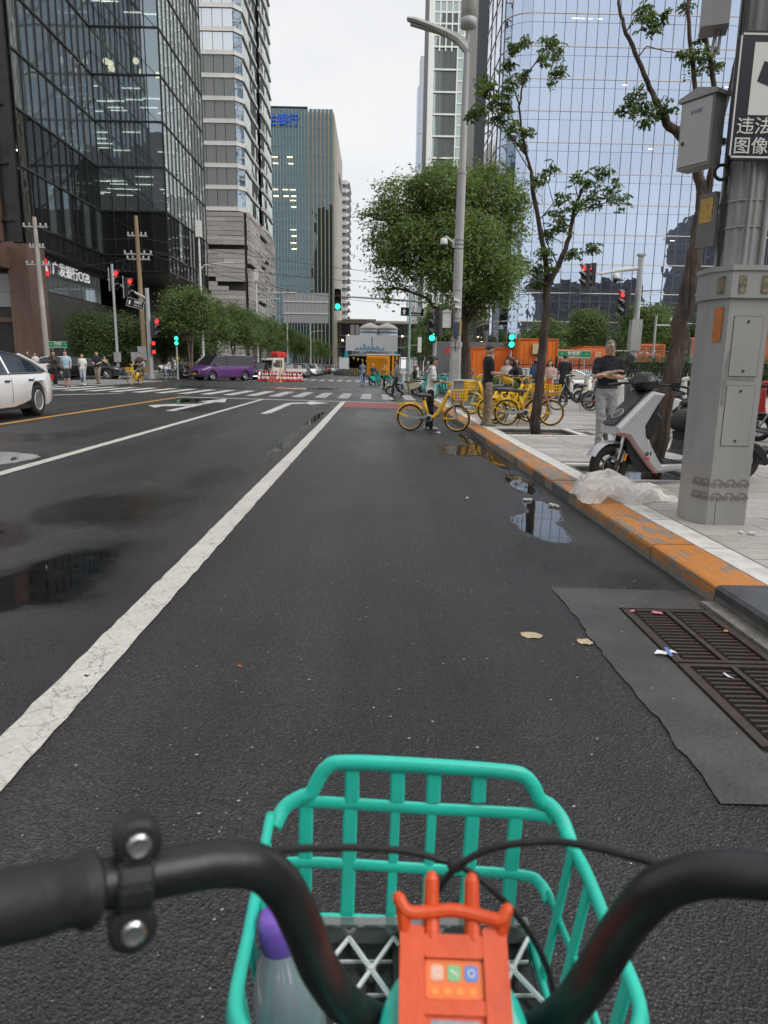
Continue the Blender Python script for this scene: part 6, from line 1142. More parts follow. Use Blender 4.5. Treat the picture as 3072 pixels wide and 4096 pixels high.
# ================================================================ share bicycles
yel = mat('share_yellow', (.80,.47,.014), .38, var=.08, vscale=12, coat=.2); ytl = mat('share_teal', (.02,.40,.32), .4); gry = mat('guard_grey', (.36,.37,.38), .45, metal=.2); sad = mat('saddle_grey', (.085,.087,.09), .6); bar_s = mat('bar_silver', (.5,.5,.5), .35, metal=.7); wbs = mat('bike_black', (.02,.02,.02), .5); blu = mat('bike_blue', (.05,.16,.42), .4)
OBJ = O
def make_bike(paint_m, label, loc, rz, group, steer=0., rim=None, basket=True, seatc=None, lean=0.):
    """local +X forward, rear axle over the origin"""
    t = T('share_bicycle', label, 'bicycle', loc, group=group, rot=(lean,0,rz)); rim = rim or paint_m
    S3 = Matrix.Rotation(steer,3,'Z'); st = 'steered'
    def O(name, mb, m, par=None, loc=(0,0,0), **kw):          # steered parts turn about the head tube but belong to the bicycle
        if par == 'steered': return OBJ(name, mb, m, t, Vector((.86,0,.86))+S3@Vector(loc), (0,0,steer), **kw)
        return OBJ(name, mb, m, par, loc, **kw)
    def wh(par, x, z):
        w = O('wheel', MB().ring((0,0,0), .278, .020, 30, 6, 'y'), wbs, par, (x,0,z), smooth=True); O('rim', MB().ring((0,0,0), .252, .013, 30, 5, 'y'), rim, w); b = MB()
        for i in range(18): a = i*math.pi/9; b.tube([(.02*math.cos(a+1.2),.022*(-1)**i,.02*math.sin(a+1.2)),(.245*math.cos(a),0,.245*math.sin(a))], .0014, 3)
        O('spokes', b.tube([(0,-.05,0),(0,.05,0)], .028, 10), bar_s, w)
    wh(t, 0, .298)
    fr = MB().tube(curve([(.40,0,.30),(.50,0,.31),(.60,0,.40),(.72,0,.60),(.83,0,.82)],5), [.040]*5+[.045]*16, 10).tube([(.41,0,.30),(.30,0,.68)], .034, 10).tube([(.40,.06,.30),(0,.07,.298)], .018, 8).tube([(.40,-.06,.30),(0,-.07,.298)], .018, 8).tube([(.82,0,.74),(.86,0,.92)], .042, 10)
    O('frame', fr, paint_m, t, smooth=True)
    O('chain_guard', MB().box((.19,-.085,.305),(.50,.02,.062)).lathe([(.082,0),(.082,.02),(.06,.03)], 20, c=(.42,-.07,.30), X=Matrix.Rotation(R(90),4,'X')), gry, t)
    c_ = O('crank', MB().lathe([(.05,0),(.05,.012)], 16, c=(.42,-.1,.30), X=Matrix.Rotation(R(90),4,'X')).tube([(.42,-.115,.30),(.27,-.12,.275)], .012, 6).tube([(.42,.115,.30),(.57,.12,.325)], .012, 6), wbs, t)
    for s, x, z in ((-1,.26,.275),(1,.58,.325)): O('pedal', MB().box((x,s*.16,z),(.09,.08,.025)), wbs, c_)
    def guard(a0, a1, w=.04):
        rg = []
        for i in range(15):
            a = R(a0+(a1-a0)*i/14); rg.append([(.318*math.cos(a),-w,.312*math.sin(a)),(.33*math.cos(a),-w*.6,.33*math.sin(a)),(.33*math.cos(a),w*.6,.33*math.sin(a)),(.318*math.cos(a),w,.312*math.sin(a))])
        return rg
    O('rear_mudguard', MB().loft(guard(38,195), cap=False, closed=False).tube([(-.30,-.045,.12),(-.05,-.06,.0),(.0,-.06,0)], .014, 6).tube([(-.30,.045,.12),(0,.06,0)], .014, 6).box((-.19,0,.30),(.16,.07,.05)).tube([(-.12,0,.32),(.1,0,.335),(.26,0,.22)], .022, 8), paint_m, t, (0,0,.298))
    O('saddle', MB().loft([[(x,w*math.cos(a),z+h*math.sin(a)) for a in [2*math.pi*j/12 for j in range(12)]] for x, w, z, h in ((.14,.05,.80,.015),(.17,.11,.805,.04),(.26,.11,.80,.045),(.36,.06,.795,.04),(.44,.035,.79,.035),(.47,.015,.79,.015))]), seatc or sad, t, smooth=True); O('seat_post', MB().tube([(.30,0,.66),(.27,0,.78)], .016, 8).box((.26,0,.765),(.2,.08,.02)), wbs, t)
    def P(x,y,z): return (x-.86,y,z-.86)
    wh(st, 1.05-.86, .298-.86)
    O('fork', MB().tube([P(.87,-.05,.80),P(.97,-.062,.56),P(1.05,-.062,.298)], .016, 8).tube([P(.87,.05,.80),P(.97,.062,.56),P(1.05,.062,.298)], .016, 8).tube([P(.87,-.05,.80),P(.87,.05,.80)], .02, 8), bar_s, st)
    O('front_mudguard', MB().loft(guard(88,205,.036), cap=False, closed=False).box((-.27,0,-.0),(.08,.075,.05)).tube([(-.24,-.05,-.02),(0,-.065,0)], .014, 6).tube([(-.24,.05,-.02),(0,.065,0)], .014, 6), paint_m, st, (1.05-.86,0,.298-.86))
    O('stem', MB().tube([P(.86,0,.90),P(.84,0,1.06)], .024, 8), bar_s, st); O('handlebar', MB().tube(curve([P(.60,-.30,1.10),P(.72,-.27,1.12),P(.82,-.15,1.09),P(.84,0,1.06),P(.82,.15,1.09),P(.72,.27,1.12),P(.60,.30,1.10)],5), .013, 8), bar_s, st, smooth=True)
    for s in (-1,1): O('grip', MB().tube([P(.70,s*.28,1.118),P(.58,s*.305,1.095)], .019, 8), wbs, st)
    O('brake_lever', MB().tube([P(.78,-.2,1.10),P(.64,-.31,1.055)], .009, 5).tube([P(.78,.2,1.10),P(.64,.31,1.055)], .009, 5), yel if paint_m is yel else wbs, st)
    O('lock_unit', MB().box(P(.86,0,1.05),(.10,.09,.07)), paint_m, st)
    if basket:
        b = MB(); x0, x1, z0, z1, w = .96, 1.24, .70, .92, .16
        def q(x,y,z): return P(x,y,z)
        for z, k in ((z0,.82),(z0+.075,.88),(z0+.15,.94),(z1,1.)):
            for a, c in (((x0,-w*k),(x1-.03*(1-k)*3,-w*k)),((x1-.09*(1-k),-w*k),(x1-.09*(1-k),w*k)),((x1,w*k),(x0,w*k)),((x0,w*k),(x0,-w*k))): b.tube([q(*a,z),q(*c,z)], .0075 if z < z1 else .011, 5)
        for i in range(6):
            y = -w+2*w*i/5; b.tube([q(x1,y,z1+.02),q(x1-.016,y*.82,z0)], .0075, 5).tube([q(x0,y,z1),q(x0,y*.82,z0)], .0075, 5).tube([q(x0,y*.82,z0),q(x1-.016,y*.82,z0)], .0075, 5)
        for i in range(5):
            x = x0+(x1-x0)*i/5; b.tube([q(x,-w,z1),q(x,-w*.82,z0)], .0075, 5).tube([q(x,w,z1),q(x,w*.82,z0)], .0075, 5)
        b.tube([q(.86,0,.74),q(.98,0,.74)], .02, 6); O('basket', b, paint_m, st)
    O('kickstand', MB().tube([(.38,.06,.27),(.33,.22,.02)], .009, 6), wbs, t)
    return t
YB = make_bike(yel, 'yellow share bicycle at the kerb held by the woman in white tee', (.78,15.8,zr(.8)), R(-8), 'yellow share bicycles', steer=R(-12))
dup(YB, (3.02,16.2,.1), R(6), 'nearest parked yellow bicycle behind the thin tree', rot=(R(-4),0,R(6))); dup(YB, (2.82,16.62,.1), R(10), 'second parked yellow bicycle of the row behind the thin tree', rot=(R(-3),0,R(10))); dup(YB, (2.75,17.1,.1), R(14), 'third parked yellow bicycle of the row behind the thin tree', rot=(R(-2),0,R(14))); dup(YB, (3.0,17.6,.1), R(8), 'farthest parked yellow bicycle of the row behind the thin tree')
dup(YB, (3.72,20.3,.1), R(196), 'yellow bicycle with basket just behind the man in khaki trousers'); dup(YB, (3.85,20.8,.1), R(190), 'second yellow bicycle behind the man in khaki trousers')
dup(YB, (-13.55,41.1,zr(-13.6)), R(-97), 'yellow share bicycle ridden over the crossing by a man in dark shirt', scale=1.05)
rr = random.Random(31); sw = {yel: ytl}
TBK = make_bike(ytl, 'teal share bicycle parked nearest the green camera pole', (2.6,38.6,-.03), R(80), 'teal share bicycles by the leafy tree')
spots = [(3.2,38.9,95,'second teal bicycle beside the green camera pole'),(3.8,39.2,70,'third teal bicycle of the cluster'),(4.3,39.6,110,'fourth teal bicycle of the cluster'),(4.9,39.9,85,'fifth teal bicycle of the cluster'),(5.5,40.1,100,'sixth teal bicycle of the cluster'),(3.1,40.4,75,'teal bicycle in the second row by the green pole'),(3.7,40.8,95,'teal bicycle in the second row, next along'),(4.4,41.1,105,'teal bicycle in the second row, third along'),(5.1,41.5,80,'teal bicycle in the second row, fourth along'),(5.7,41.8,92,'teal bicycle in the second row, last'),(1.7,45.5,160,'teal bicycle far back near the orange generator'),(2.6,46.5,20,'teal bicycle far back beside the signal gantry'),(3.6,46.2,170,'teal bicycle far back behind the cluster'),(4.6,46,15,'teal bicycle far back at the end of the cluster')]
for x,y,a,l in spots: dup(TBK, (x,y,-.03), R(a), l+' behind the lady' if 'cluster' in l else l, rot=(R(rr.uniform(-8,8)),0,R(a+rr.uniform(-8,8))))
dup(TBK, (2.35,29.6,-.02), R(75), 'teal bicycle standing at the corner beside the planter box', swap={ytl: mat('corner_teal', (.05,.45,.38), .4)})
BLK = make_bike(wbs, 'old black bicycle with large wheels among the parked scooters', (6.9,22.6,.1), R(170), None, rim=bar_s, basket=False); 
for (x,y,a,l) in ((-16.6,58.4,20,'dark bicycle parked left of the walking signal post'),(-14.2,59.0,150,'dark bicycle parked behind the purple van'),(-15.9,56.4,170,'dark bicycle ridden by a woman in white top at the corner'),(-13.9,57.9,172,'dark bicycle beside the purple van front')): dup(BLK, (x,y,.45 if y>57.5 else .24), R(a), l)
dup(BLK, (-1.0,54.2,zr(-1)), R(-95), 'blue bicycle ridden by a person in plaid shirt beyond the crossing', swap={wbs: blu})
# ================================================================ parked scooters
def make_moped(body, label, loc, rz, box=False, shield=None, group='parked scooters on the pavement', seatm=None):
    t = T('motor_scooter', label, 'scooter', loc, rz, group)
    O('apron', shell([(.92,.98),(1.0,.95),(1.06,.55),(.98,.30),(.55,.22),(.52,.28),(.86,.32),(.90,.60)], .2, .03), body, t); O('rear_body', shell([(.50,.30),(.52,.62),(.2,.70),(-.30,.68),(-.42,.60),(-.2,.40),(.1,.30)], .15, .03), body, t)
    O('seat', shell([(.52,.64),(.50,.72),(.2,.75),(-.1,.78),(-.36,.76),(-.38,.70),(.1,.69)], .14, .02), seatm or sdk, t); O('foot_board', shell([(.50,.27),(.55,.30),(.86,.33),(.86,.30),(.55,.25)], .17, .01), smat_, t)
    for x in (-.12,1.22):
        w = O('wheel', MB().ring((0,0,0), .20, .048, 24, 8, 'y'), tyre, t, (x,0,.248), smooth=True); O('rim', MB().ring((0,0,0), .15, .012, 20, 5, 'y').tube([(0,-.05,0),(0,.05,0)], .05, 10).box((0,0,0),(.29,.02,.03)).box((0,0,0),(.03,.02,.29)), bar_s, w)
    O('fork', MB().tube([(1.02,-.07,.62),(1.22,-.075,.25)], .022, 8).tube([(1.02,.07,.62),(1.22,.075,.25)], .022, 8), bar_s, t); O('front_fender', MB().ring((1.22,0,.248), .265, .04, 10, 6, 'y', a0=R(20), a1=R(165)), body, t); O('rear_fender', MB().ring((-.12,0,.248), .27, .03, 8, 6, 'y', a0=R(90), a1=R(190)), sdk, t)
    O('column', MB().tube([(.96,0,.9),(.90,0,1.06)], .045, 10), sdk, t); O('headset', shell([(.82,1.03),(.86,1.12),(1.0,1.10),(1.04,1.02),(.95,.97)], .12, .03), body, t); O('headlamp', MB().ball((1.03,0,1.03), (.03,.07,.05), 10), mat('lamp_clear', (.5,.5,.48), .15), t)
    O('handlebar', MB().tube([(.72,-.34,1.06),(.86,-.12,1.08),(.86,.12,1.08),(.72,.34,1.06)], .014, 8), sdk, t)
    for s in (-1,1):
        O('grip', MB().tube([(.80,s*.22,1.07),(.70,s*.36,1.055)], .02, 8), sdk, t); m_ = O('mirror', MB().lathe([(.01,-.012),(.055,-.01),(.06,0),(.05,.006)], 14, X=Matrix.Rotation(R(80),4,'Y')), sdk, t, (.80,s*.30,1.27)); O('mirror_stem', MB().tube([(.06,-s*.1,-.18),(.0,-.0,-.02)], .006, 5), bar_s, m_); O('mirror_glass', MB().lathe([(.05,0),(.04,.001)], 14, X=Matrix.Rotation(R(-80),4,'Y')), mat('mirror_face', (.75,.76,.76), .1), m_, (-.012,0,0))
    O('tail_lamp', MB().box((-.42,0,.62),(.02,.16,.05)), mat('tail_red', (.5,.01,.01), .3), t)
    if box: O('top_box', shell([(-.62,.80),(-.60,1.08),(-.28,1.10),(-.24,.80)], .19, .03), sdk, t)
    if shield: O('wind_apron', shell([(1.02,.5),(1.10,.9),(.98,1.12),(.94,1.12),(.98,.85),(.96,.5)], .34, .02), shield, t)
    O('side_stand', MB().tube([(.3,-.12,.25),(.25,-.3,.01)], .012, 6), sdk, t)
    return t
cream = mat('cream_paint', (.62,.57,.45), .3, coat=.4); wpt = mat('white_paint', (.70,.71,.70), .3, coat=.4); bpt = mat('black_paint', (.02,.02,.022), .25, coat=.4); rpt = mat('red_paint', (.42,.03,.03), .35, coat=.3); gpt = mat('mint_paint', (.48,.62,.47), .35); quilt = mat('quilt_dark', (.05,.045,.06), .8, bump=.4, bscale=14); dgp = mat('dark_grey_paint', (.07,.07,.075), .35, coat=.3)
mp0 = make_moped(bpt, 'black scooter with round mirrors right behind the rough barked tree', (6.35,13.4,.1), R(165)); 
SW = lambda m: {bpt: m}
for (x,y,a,l,m) in ((6.9,14.6,160,'mint green scooter behind the rough barked tree',gpt),(6.6,16.2,172,'white scooter second row behind the rough barked tree',wpt),(7.3,17.6,165,'dark grey scooter behind the crossed arms man',dgp),(7.9,19.3,170,'black scooter behind the white tee man',bpt),(8.1,21.2,168,'red seated scooter further along the row',rpt),(8.3,23.4,175,'dark grey scooter before the hedge',dgp),(8.9,25.6,170,'white scooter with cream panels before the iron fence',wpt),(9.4,28.4,178,'cream scooter nearest the iron fence',cream),(8.3,12.6,150,'black scooter to the right of the grey pole',bpt),(9.0,14.4,155,'red and black scooter right of the grey pole',rpt),(9.9,19.0,165,'dark scooter deep in the row before the hedge',dgp),(10.6,22,170,'white fronted scooter deep in the row before the hedge',wpt),(10.9,25,175,'black scooter deep in the row before the hedge',bpt),(7.4,12.0,158,'dark grey scooter behind the seat of the silver scooter',dgp),
  (-17.6,59.3,30,'white scooter at the bank corner bicycle park',wpt),(-16.0,59.6,150,'black scooter at the bank corner bicycle park',bpt),(5.6,43.4,80,'red scooter tail by the teal bicycles',rpt)): dup(mp0, (x,y,.1 if x > 0 else .62), R(a), l, swap=SW(m))
dup(mp0, (1.95,36.4,zr(1.9)), R(180), 'cream retro scooter ridden over the crossing behind the grey tee walker', swap=SW(cream)); dup(mp0, (-.35,55.2,zr(0)), R(60), 'teal scooter ridden by a person in a yellow helmet beyond the crossing', swap=SW(ytl)); dup(mp0, (2.6,42.3,-.03), R(185), 'white scooter ridden behind the pink cap rider', swap=SW(wpt))
# ================================================================ cars
cglass = mat('car_glass', (.016,.018,.02), .06, spec=.8); carw = mat('car_white', (.85,.85,.85), .22, coat=.8); carb = mat('car_black', (.012,.012,.013), .18, coat=.9); purple = mat('van_purple', (.10,.030,.15), .28, coat=.7); cars_ = mat('car_silver', (.36,.37,.39), .28, metal=.5, coat=.6); carr = mat('car_red', (.40,.015,.015), .25, coat=.6); trim = mat('car_trim', (.015,.015,.015), .5); hl = mat('car_headlamp', (.75,.78,.80), .12); tl_ = mat('car_tail', (.45,.01,.01), .2); drl = mat('car_drl', (1,1,1), emit=1.6); platey = mat('plate_yellow', (.65,.42,.03), .5); plateb = mat('plate_blue', (.03,.12,.45), .5); crim = mat('car_rim', (.42,.43,.44), .3, metal=.8); wallw = mat('white_wall', (.6,.6,.6), .5)
def car(name, label, loc, rz, body, L=4.9, Wd=1.86, H=1.46, belt=.93, hood=.98, hood_z=.88, trunk_z=1.02, ws=(1.15,1.95), rw=(3.75,4.55), wr=.34, fa=.92, ra=3.85, sill=.24, plate=plateb, group=None, drls=False, roofm=None, twotone=None, bignose=False, side_windows=((1.75,2.55),(2.6,3.55)), dish=False, van=False):
    """local +X is backward from the nose at the origin, so the car faces -X"""
    t = T(name, label, 'van' if van else 'car', loc, rz, group); ys = sorted(set([0,.06,.15,.35,.6]+[fa+wr*1.18*math.cos(R(a)) for a in range(0,181,15)]+[ra+wr*1.18*math.cos(R(a)) for a in range(0,181,15)]+[1.5,2.1,2.7,3.1,L-.5,L-.25,L-.1,L]))
    def top(y):
        P = ((0,hood_z-.22),(.1,hood_z-.06),(.35,hood_z),(ws[0],hood),(ws[0]+.25,belt+.02),(rw[1]-.3,belt+.05),(rw[1],trunk_z),(L-.12,trunk_z-.03),(L,trunk_z-.2))
        for a, b in zip(P[:-1], P[1:]):
            if a[0] <= y <= b[0]: return a[1]+(b[1]-a[1])*(y-a[0])/(b[0]-a[0]+1e-9)
        return P[-1][1]
    def hw(y): return Wd/2*(1-.30*max(0,1-y/.55)**2-.16*max(0,1-(L-y)/.5)**2)
    def bot(y):
        z = sill+.10*max(0,1-y/.4)+.12*max(0,1-(L-y)/.5)
        for c in (fa, ra):
            d = (wr*1.18)**2-(y-c)**2
            if d > 0: z = max(z, wr+math.sqrt(d)*.98)
        return min(z, top(y)-.08)
    rings = []
    for y in ys:
        w = hw(y); zt = top(y); zb = bot(y); zs = zb+(zt-zb)*.62
        h = [(.0,zt+.012),(.55*w,zt+.006),(.86*w,zt-.012),(.95*w,zt-.05),(.985*w,max(zt-.16,zb+.02)),(w,zs if zs<zt-.17 else max(zb+.01,zt-.2)),(w*.99,zb+.06 if zb+.06<zs else zb),(w*.95,zb)]
        rings.append([(y,-a,b) for a,b in h[::-1]]+[(y,a,b) for a,b in h[1:]])
    O('body', MB().loft(rings, cap=True, closed=True), body, t, smooth='auto')
    # cabin
    R_ = lambda y: H-.05*abs((y-(ws[1]+rw[0])/2)/((rw[0]-ws[1])/2))**2.2
    st_ = [(ws[0],top(ws[0])-.01),(ws[0]+(ws[1]-ws[0])*.5,(top(ws[0])+R_(ws[1]))/2+.03),(ws[1],R_(ws[1]))]+[(ws[1]+(rw[0]-ws[1])*k/6,R_(ws[1]+(rw[0]-ws[1])*k/6)) for k in range(1,7)]+[(rw[0]+(rw[1]-rw[0])*.5,(R_(rw[0])+trunk_z)/2+.04),(rw[1],trunk_z-.005)]
    wb = Wd/2*.93; wt_ = Wd/2*(.70 if not van else .82); rg = []
    for y, z in st_:
        zb = top(y)-.02; f = min(1,max(.0,(z-zb)/(H-belt))); k = wb+(wt_-wb)*f; rg.append([(y,-wb,zb),(y,-k,max(z-.03,zb)),(y,-k*.9,z),(y,0,z+.015*f),(y,k*.9,z),(y,k,max(z-.03,zb)),(y,wb,zb)])
    n = 7; V_ = [p for r in rg for p in r]; k = len(rg)
    def part(nm, m, cells, off=0.):
        if cells:
            F = [(i*n+j,i*n+j+1,(i+1)*n+j+1,(i+1)*n+j) for i,j in cells]; u = sorted({q for f in F for q in f}); ix = {q:e for e,q in enumerate(u)}; O(nm, MB().add([V_[q] for q in u], [tuple(ix[q] for q in f) for f in F]), m, t)
    part('windshield', cglass, [(i,j) for i in (0,1) for j in (1,2,3,4)]); part('rear_window', cglass, [(i,j) for i in (k-3,k-2) for j in (1,2,3,4)]); part('roof', roofm or body, [(i,j) for i in range(2,k-3) for j in (1,2,3,4)])
    for j in (0,5): part('side_window', cglass, [(i,j) for i in range(0,k-1)])
    def onside(y, s, f):
        z = np.interp(y,[a for a,_ in st_],[b for _,b in st_]); zb = top(y)-.02; g = min(1,max(0,(z-zb)/(H-belt))); kk = wb+(wt_-wb)*g; return Vector((y, s*(wb+(kk-wb)*f+.006), zb+(max(z-.03,zb)-zb)*f))
    pb = MB()
    for s in (-1,1):
        for y0, y1 in ((side_windows[0][1],side_windows[1][0]),):
            pb.tube([onside((y0+y1)/2,s,0),onside((y0+y1)/2,s,1)], .03, 5)
        for a in (0,k-1):
            e = 1 if a == 0 else -1; q = [st_[a][0]+e*.0, st_[a+e][0], st_[a+2*e][0]]; pb.tube([onside(q[0]+e*.02,s,.9),onside(q[1],s,1),onside(q[2],s,1)], .035, 5)
    O('pillars', pb, body, t); sb = MB()
    for s in (-1,1): sb.tube([onside(st_[0][0]+.25,s,.02),onside(2.4,s,.02),onside(st_[-1][0]-.3,s,.02)], .012, 5).tube([onside(ws[1]-.1,s,1)+Vector((0,0,.012)),onside((ws[1]+rw[0])/2,s,1)+Vector((0,0,.012)),onside(rw[0]+.2,s,1)+Vector((0,0,.012))], .012, 5)
    O('chrome_strip', sb, crim, t)
    dl = MB()
    for s in (-1,1):
        for y in (ws[0]+.55,side_windows[0][1]+.03,side_windows[1][1]+.1): dl.tube([(y,s*(hw(y)*.987+.004),top(y)-.12),(y,s*(hw(y)+.003),.6),(y,s*(hw(y)*.99+.003),sill+.12)], .005, 4)
        O('door_handle', MB().b2((side_windows[0][1]-.28,s*(hw(2)+.0)-.012,belt-.16),(side_windows[0][1]-.06,s*hw(2)+.012,belt-.125)).b2((side_windows[1][1]-.2,s*hw(2)-.012,belt-.15),(side_windows[1][1]+.02,s*hw(2)+.012,belt-.115)), trim if body is not carb else crim, t); m_ = O('mirror', MB().ball((0,0,0),(.1,.09,.075),10), body, t, (ws[0]+.55,s*(Wd/2+.1),belt+.09), smooth=True)
    O('door_gap', dl, trim, t); O('sill', MB().b2((fa+wr+.1,-Wd/2*.97,sill-.03),(ra-wr-.1,Wd/2*.97,sill+.07)), trim, t)
    for x in (fa,ra):
        for s in (-1,1):
            w = O('wheel', MB().ring((0,0,0), wr-.075, .085, 28, 8, 'y').xf(Matrix.Diagonal((1,1.25,1,1))), tyre, t, (x,s*(Wd/2-.12),wr), smooth=True); b = MB().ring((0,s*.07,0), wr-.125, .015, 24, 5, 'y')
            if dish: b.lathe([(wr-.13,s*.06),(wr-.2,s*.085),(.05,s*.07)], 24, X=Matrix.Rotation(R(-90),4,'X')); O('rim_ring', MB().ring((0,s*.085,0), wr-.15, .012, 28, 5, 'y'), wallw, w)
            else:
                for i in range(10): a = i*math.pi/5; b.tube([(0,s*.06,0),((wr-.13)*math.cos(a),s*.075,(wr-.13)*math.sin(a))], .018, 5)
                b.tube([(0,s*.02,0),(0,s*.075,0)], .055, 10)
            O('rim', b, crim, w); O('arch_liner', MB().lathe([(wr*1.12,-.02),(wr*1.12,.02)], 20, X=Matrix.Rotation(R(90),4,'X')), trim, t, (x,s*(Wd/2-.3),wr))
    for s in (-1,1):
        q = hw(.18); O('headlamp', MB().add([(.02,s*q*.55,hood_z-.20),(.16,s*q*.99,hood_z-.18),(.42,s*hw(.42)*1.0,hood_z-.10),(.12,s*q*.8,hood_z-.10),(.04,s*q*.55,hood_z-.13)], [(0,1,2,3,4)] if s > 0 else [(4,3,2,1,0)]), hl, t); O('tail_lamp', MB().b2((L-.12,s*Wd*.44-.05,trunk_z-.24),(L-.02,s*Wd*.44-.02 if s<0 else s*Wd*.44+.02,trunk_z-.10)).b2((L-.02,s*Wd*.2,trunk_z-.22),(L+.004,s*Wd*.40,trunk_z-.14)), tl_, t)
    O('grille', MB().b2((-.035,-.42,hood_z-.46),(.05,.42,hood_z-.24)), trim, t); O('bumper', MB().b2((-.02,-Wd*.40,.26),(.1,Wd*.40,.40)), trim, t); O('number_plate', MB().b2((-.05,-.22,.42),(-.036,.22,.55)), plate, t)
    if drls: O('light_bar', MB().tube([(-.03,-.78,hood_z-.2),(-.03,-.78,hood_z-.48),(-.04,-.5,hood_z-.55),(-.04,.5,hood_z-.55),(-.03,.78,hood_z-.48),(-.03,.78,hood_z-.2)], .03, 6), drl, t)
    return t
# faces -X by default; rz turns it
car('sedan_car', 'large white sedan with black roof leaving at the left edge', (-8.9,12.75,zr(-8.9)), R(91.5), carw, L=5.35, Wd=1.95, H=1.50, belt=.98, trunk_z=1.06, wr=.37, ra=4.30, fa=1.0, rw=(3.9,4.95), ws=(1.3,2.2), side_windows=((2.0,2.95),(3.0,4.0)), roofm=carb, dish=True)
car('sedan_car', 'glossy black sedan driving right in front of the dark trees', (-18.0,51.2,zr(-19)), R(184), carb, L=5.0, H=1.47, fa=.9, ra=3.9, trunk_z=1.05, wr=.36)
car('minivan', 'purple delivery van with yellow plate waiting at the corner', (-14.0,55.4,zr(-13)), R(48), purple, L=5.1, Wd=1.98, H=1.96, belt=1.12, hood=1.16, hood_z=.98, trunk_z=1.3, ws=(.75,1.55), rw=(4.85,5.0), wr=.34, fa=.95, ra=4.1, plate=platey, van=True, side_windows=((1.5,2.3),(2.4,4.6)))
car('limousine', 'black limousine with bright square light frame beside the purple van', (-10.75,61.5,zr(-10)), R(84), carb, L=5.2, H=1.5, drls=True)
car('sedan_car', 'dark grey car with pale roofline behind the yellow green shrub', (4.35,33.6,-.03), R(2), dgp, L=4.8, roofm=cars_, group=None); car('sedan_car', 'white car on the cross street behind the dark grey car', (6.4,36.8,-.03), R(3), carw, L=4.7)
car('sedan_car', 'white car partly hidden behind the people at the bank corner', (-26.5,53.6,.38), R(2), carw, L=4.7)
for i, (x,y,m,l,a) in enumerate([(-8.8,80,cars_,'silver car first in the queue behind the truck',88),(-8.5,90,carw,'white car second in the queue behind the truck',88),(-8.6,100,cars_,'silver car third in the queue behind the truck',90),(-8.7,110,dgp,'dark car fourth in the queue behind the truck',90),(-8.8,121,carr,'red car in the oncoming queue far down the street',90),(-8.7,134,carw,'white car near the far end of the oncoming queue',90),(-9,148,cars_,'farthest silver car of the oncoming queue',90),(-5.6,128,carr,'red car driving away beside the construction shed',-90),(-12.2,96,carw,'white car in the outer oncoming lane',90)]): car('sedan_car', l, (x,y,.13), R(a), m, H=1.55, group='cars queued down the street')
# ---- light truck with red drums
tk = T('light_truck', 'white flatbed light truck loaded with red drums behind the cones', 'truck', (-9.9,64.2,.14), R(52)); tw_ = mat('truck_white', (.60,.58,.52), .35, coat=.3)
def tb(name, a, b, m, par=tk): return O(name, MB().b2(a,b), m, par)
O('cab', shell([(0,.5),(.02,.95),(.22,1.78),(.4,1.92),(1.5,1.95),(1.55,.5)], .85, .05), tw_, tk); O('windshield', MB().add([(.02,-.72,1.05),(.02,.72,1.05),(.19,.66,1.72),(.19,-.66,1.72)], [(0,1,2,3)]), cglass, tk)
for s in (-1,1): O('side_window', MB().prism([(.3,1.1),(.42,1.72),(1.2,1.75),(1.2,1.1)], s*.853, s*.86, 'y'), cglass, tk); O('headlamp', MB().b2((-.03,s*.5,.62),(.03,s*.76,.80)), hl, tk); O('mirror', MB().b2((.05,s*.95,1.2),(.12,s*1.08,1.5)), trim, tk); O('door_line', MB().b2((1.22,s*.851,.6),(1.235,s*.857,1.8)), trim, tk)
tb('grille', (-.04,-.4,.62),(.01,.4,.78), trim); tb('bumper', (-.06,-.82,.38),(.05,.82,.56), trim); tb('number_plate', (-.075,-.22,.40),(-.062,.22,.53), plateb); tb('chassis', (1.0,-.4,.42),(4.3,.4,.58), trim)
O('flatbed', MB().b2((1.7,-.9,.68),(4.3,.9,.74)).b2((1.7,-.93,.7),(4.3,-.9,1.0)).b2((1.7,.9,.7),(4.3,.93,1.0)).b2((4.3,-.9,.7),(4.33,.9,1.0)).b2((1.66,-.9,.7),(1.7,.9,1.55)), tw_, tk)
for x in (.75,3.5):
    for s in (-1,1): w = O('wheel', MB().ring((0,0,0), .24, .085, 24, 8, 'y'), tyre, tk, (x,s*.72,.325), smooth=True); O('rim', MB().lathe([(.17,s*.05),(.1,s*.02),(.05,s*.06)], 16, X=Matrix.Rotation(R(-90),4,'X')), wallw, w)
drum = MB().tube([(0,-.45,0),(0,-.43,0),(0,-.17,0),(0,-.15,0),(0,.15,0),(0,.17,0),(0,.43,0),(0,.45,0)], [.24,.27,.27,.28,.28,.27,.27,.24], 16).mesh('red_drum', mat('drum_red', (.55,.03,.03), .4))
Mtk = Matrix.Translation((-9.9,64.2,.14))@Matrix.Rotation(R(52),4,'Z')
for i, (x,z,l) in enumerate(((1.35,2.1,'front'),(1.95,2.1,'rear'))): O('red_drum', drum, None, None, Mtk@Vector((x,0,z+(.13 if i == 0 else .1))), (0,0,R(52)), label=l+' red drum lying on top of the white truck', cat='drum', group='red drums on the truck')
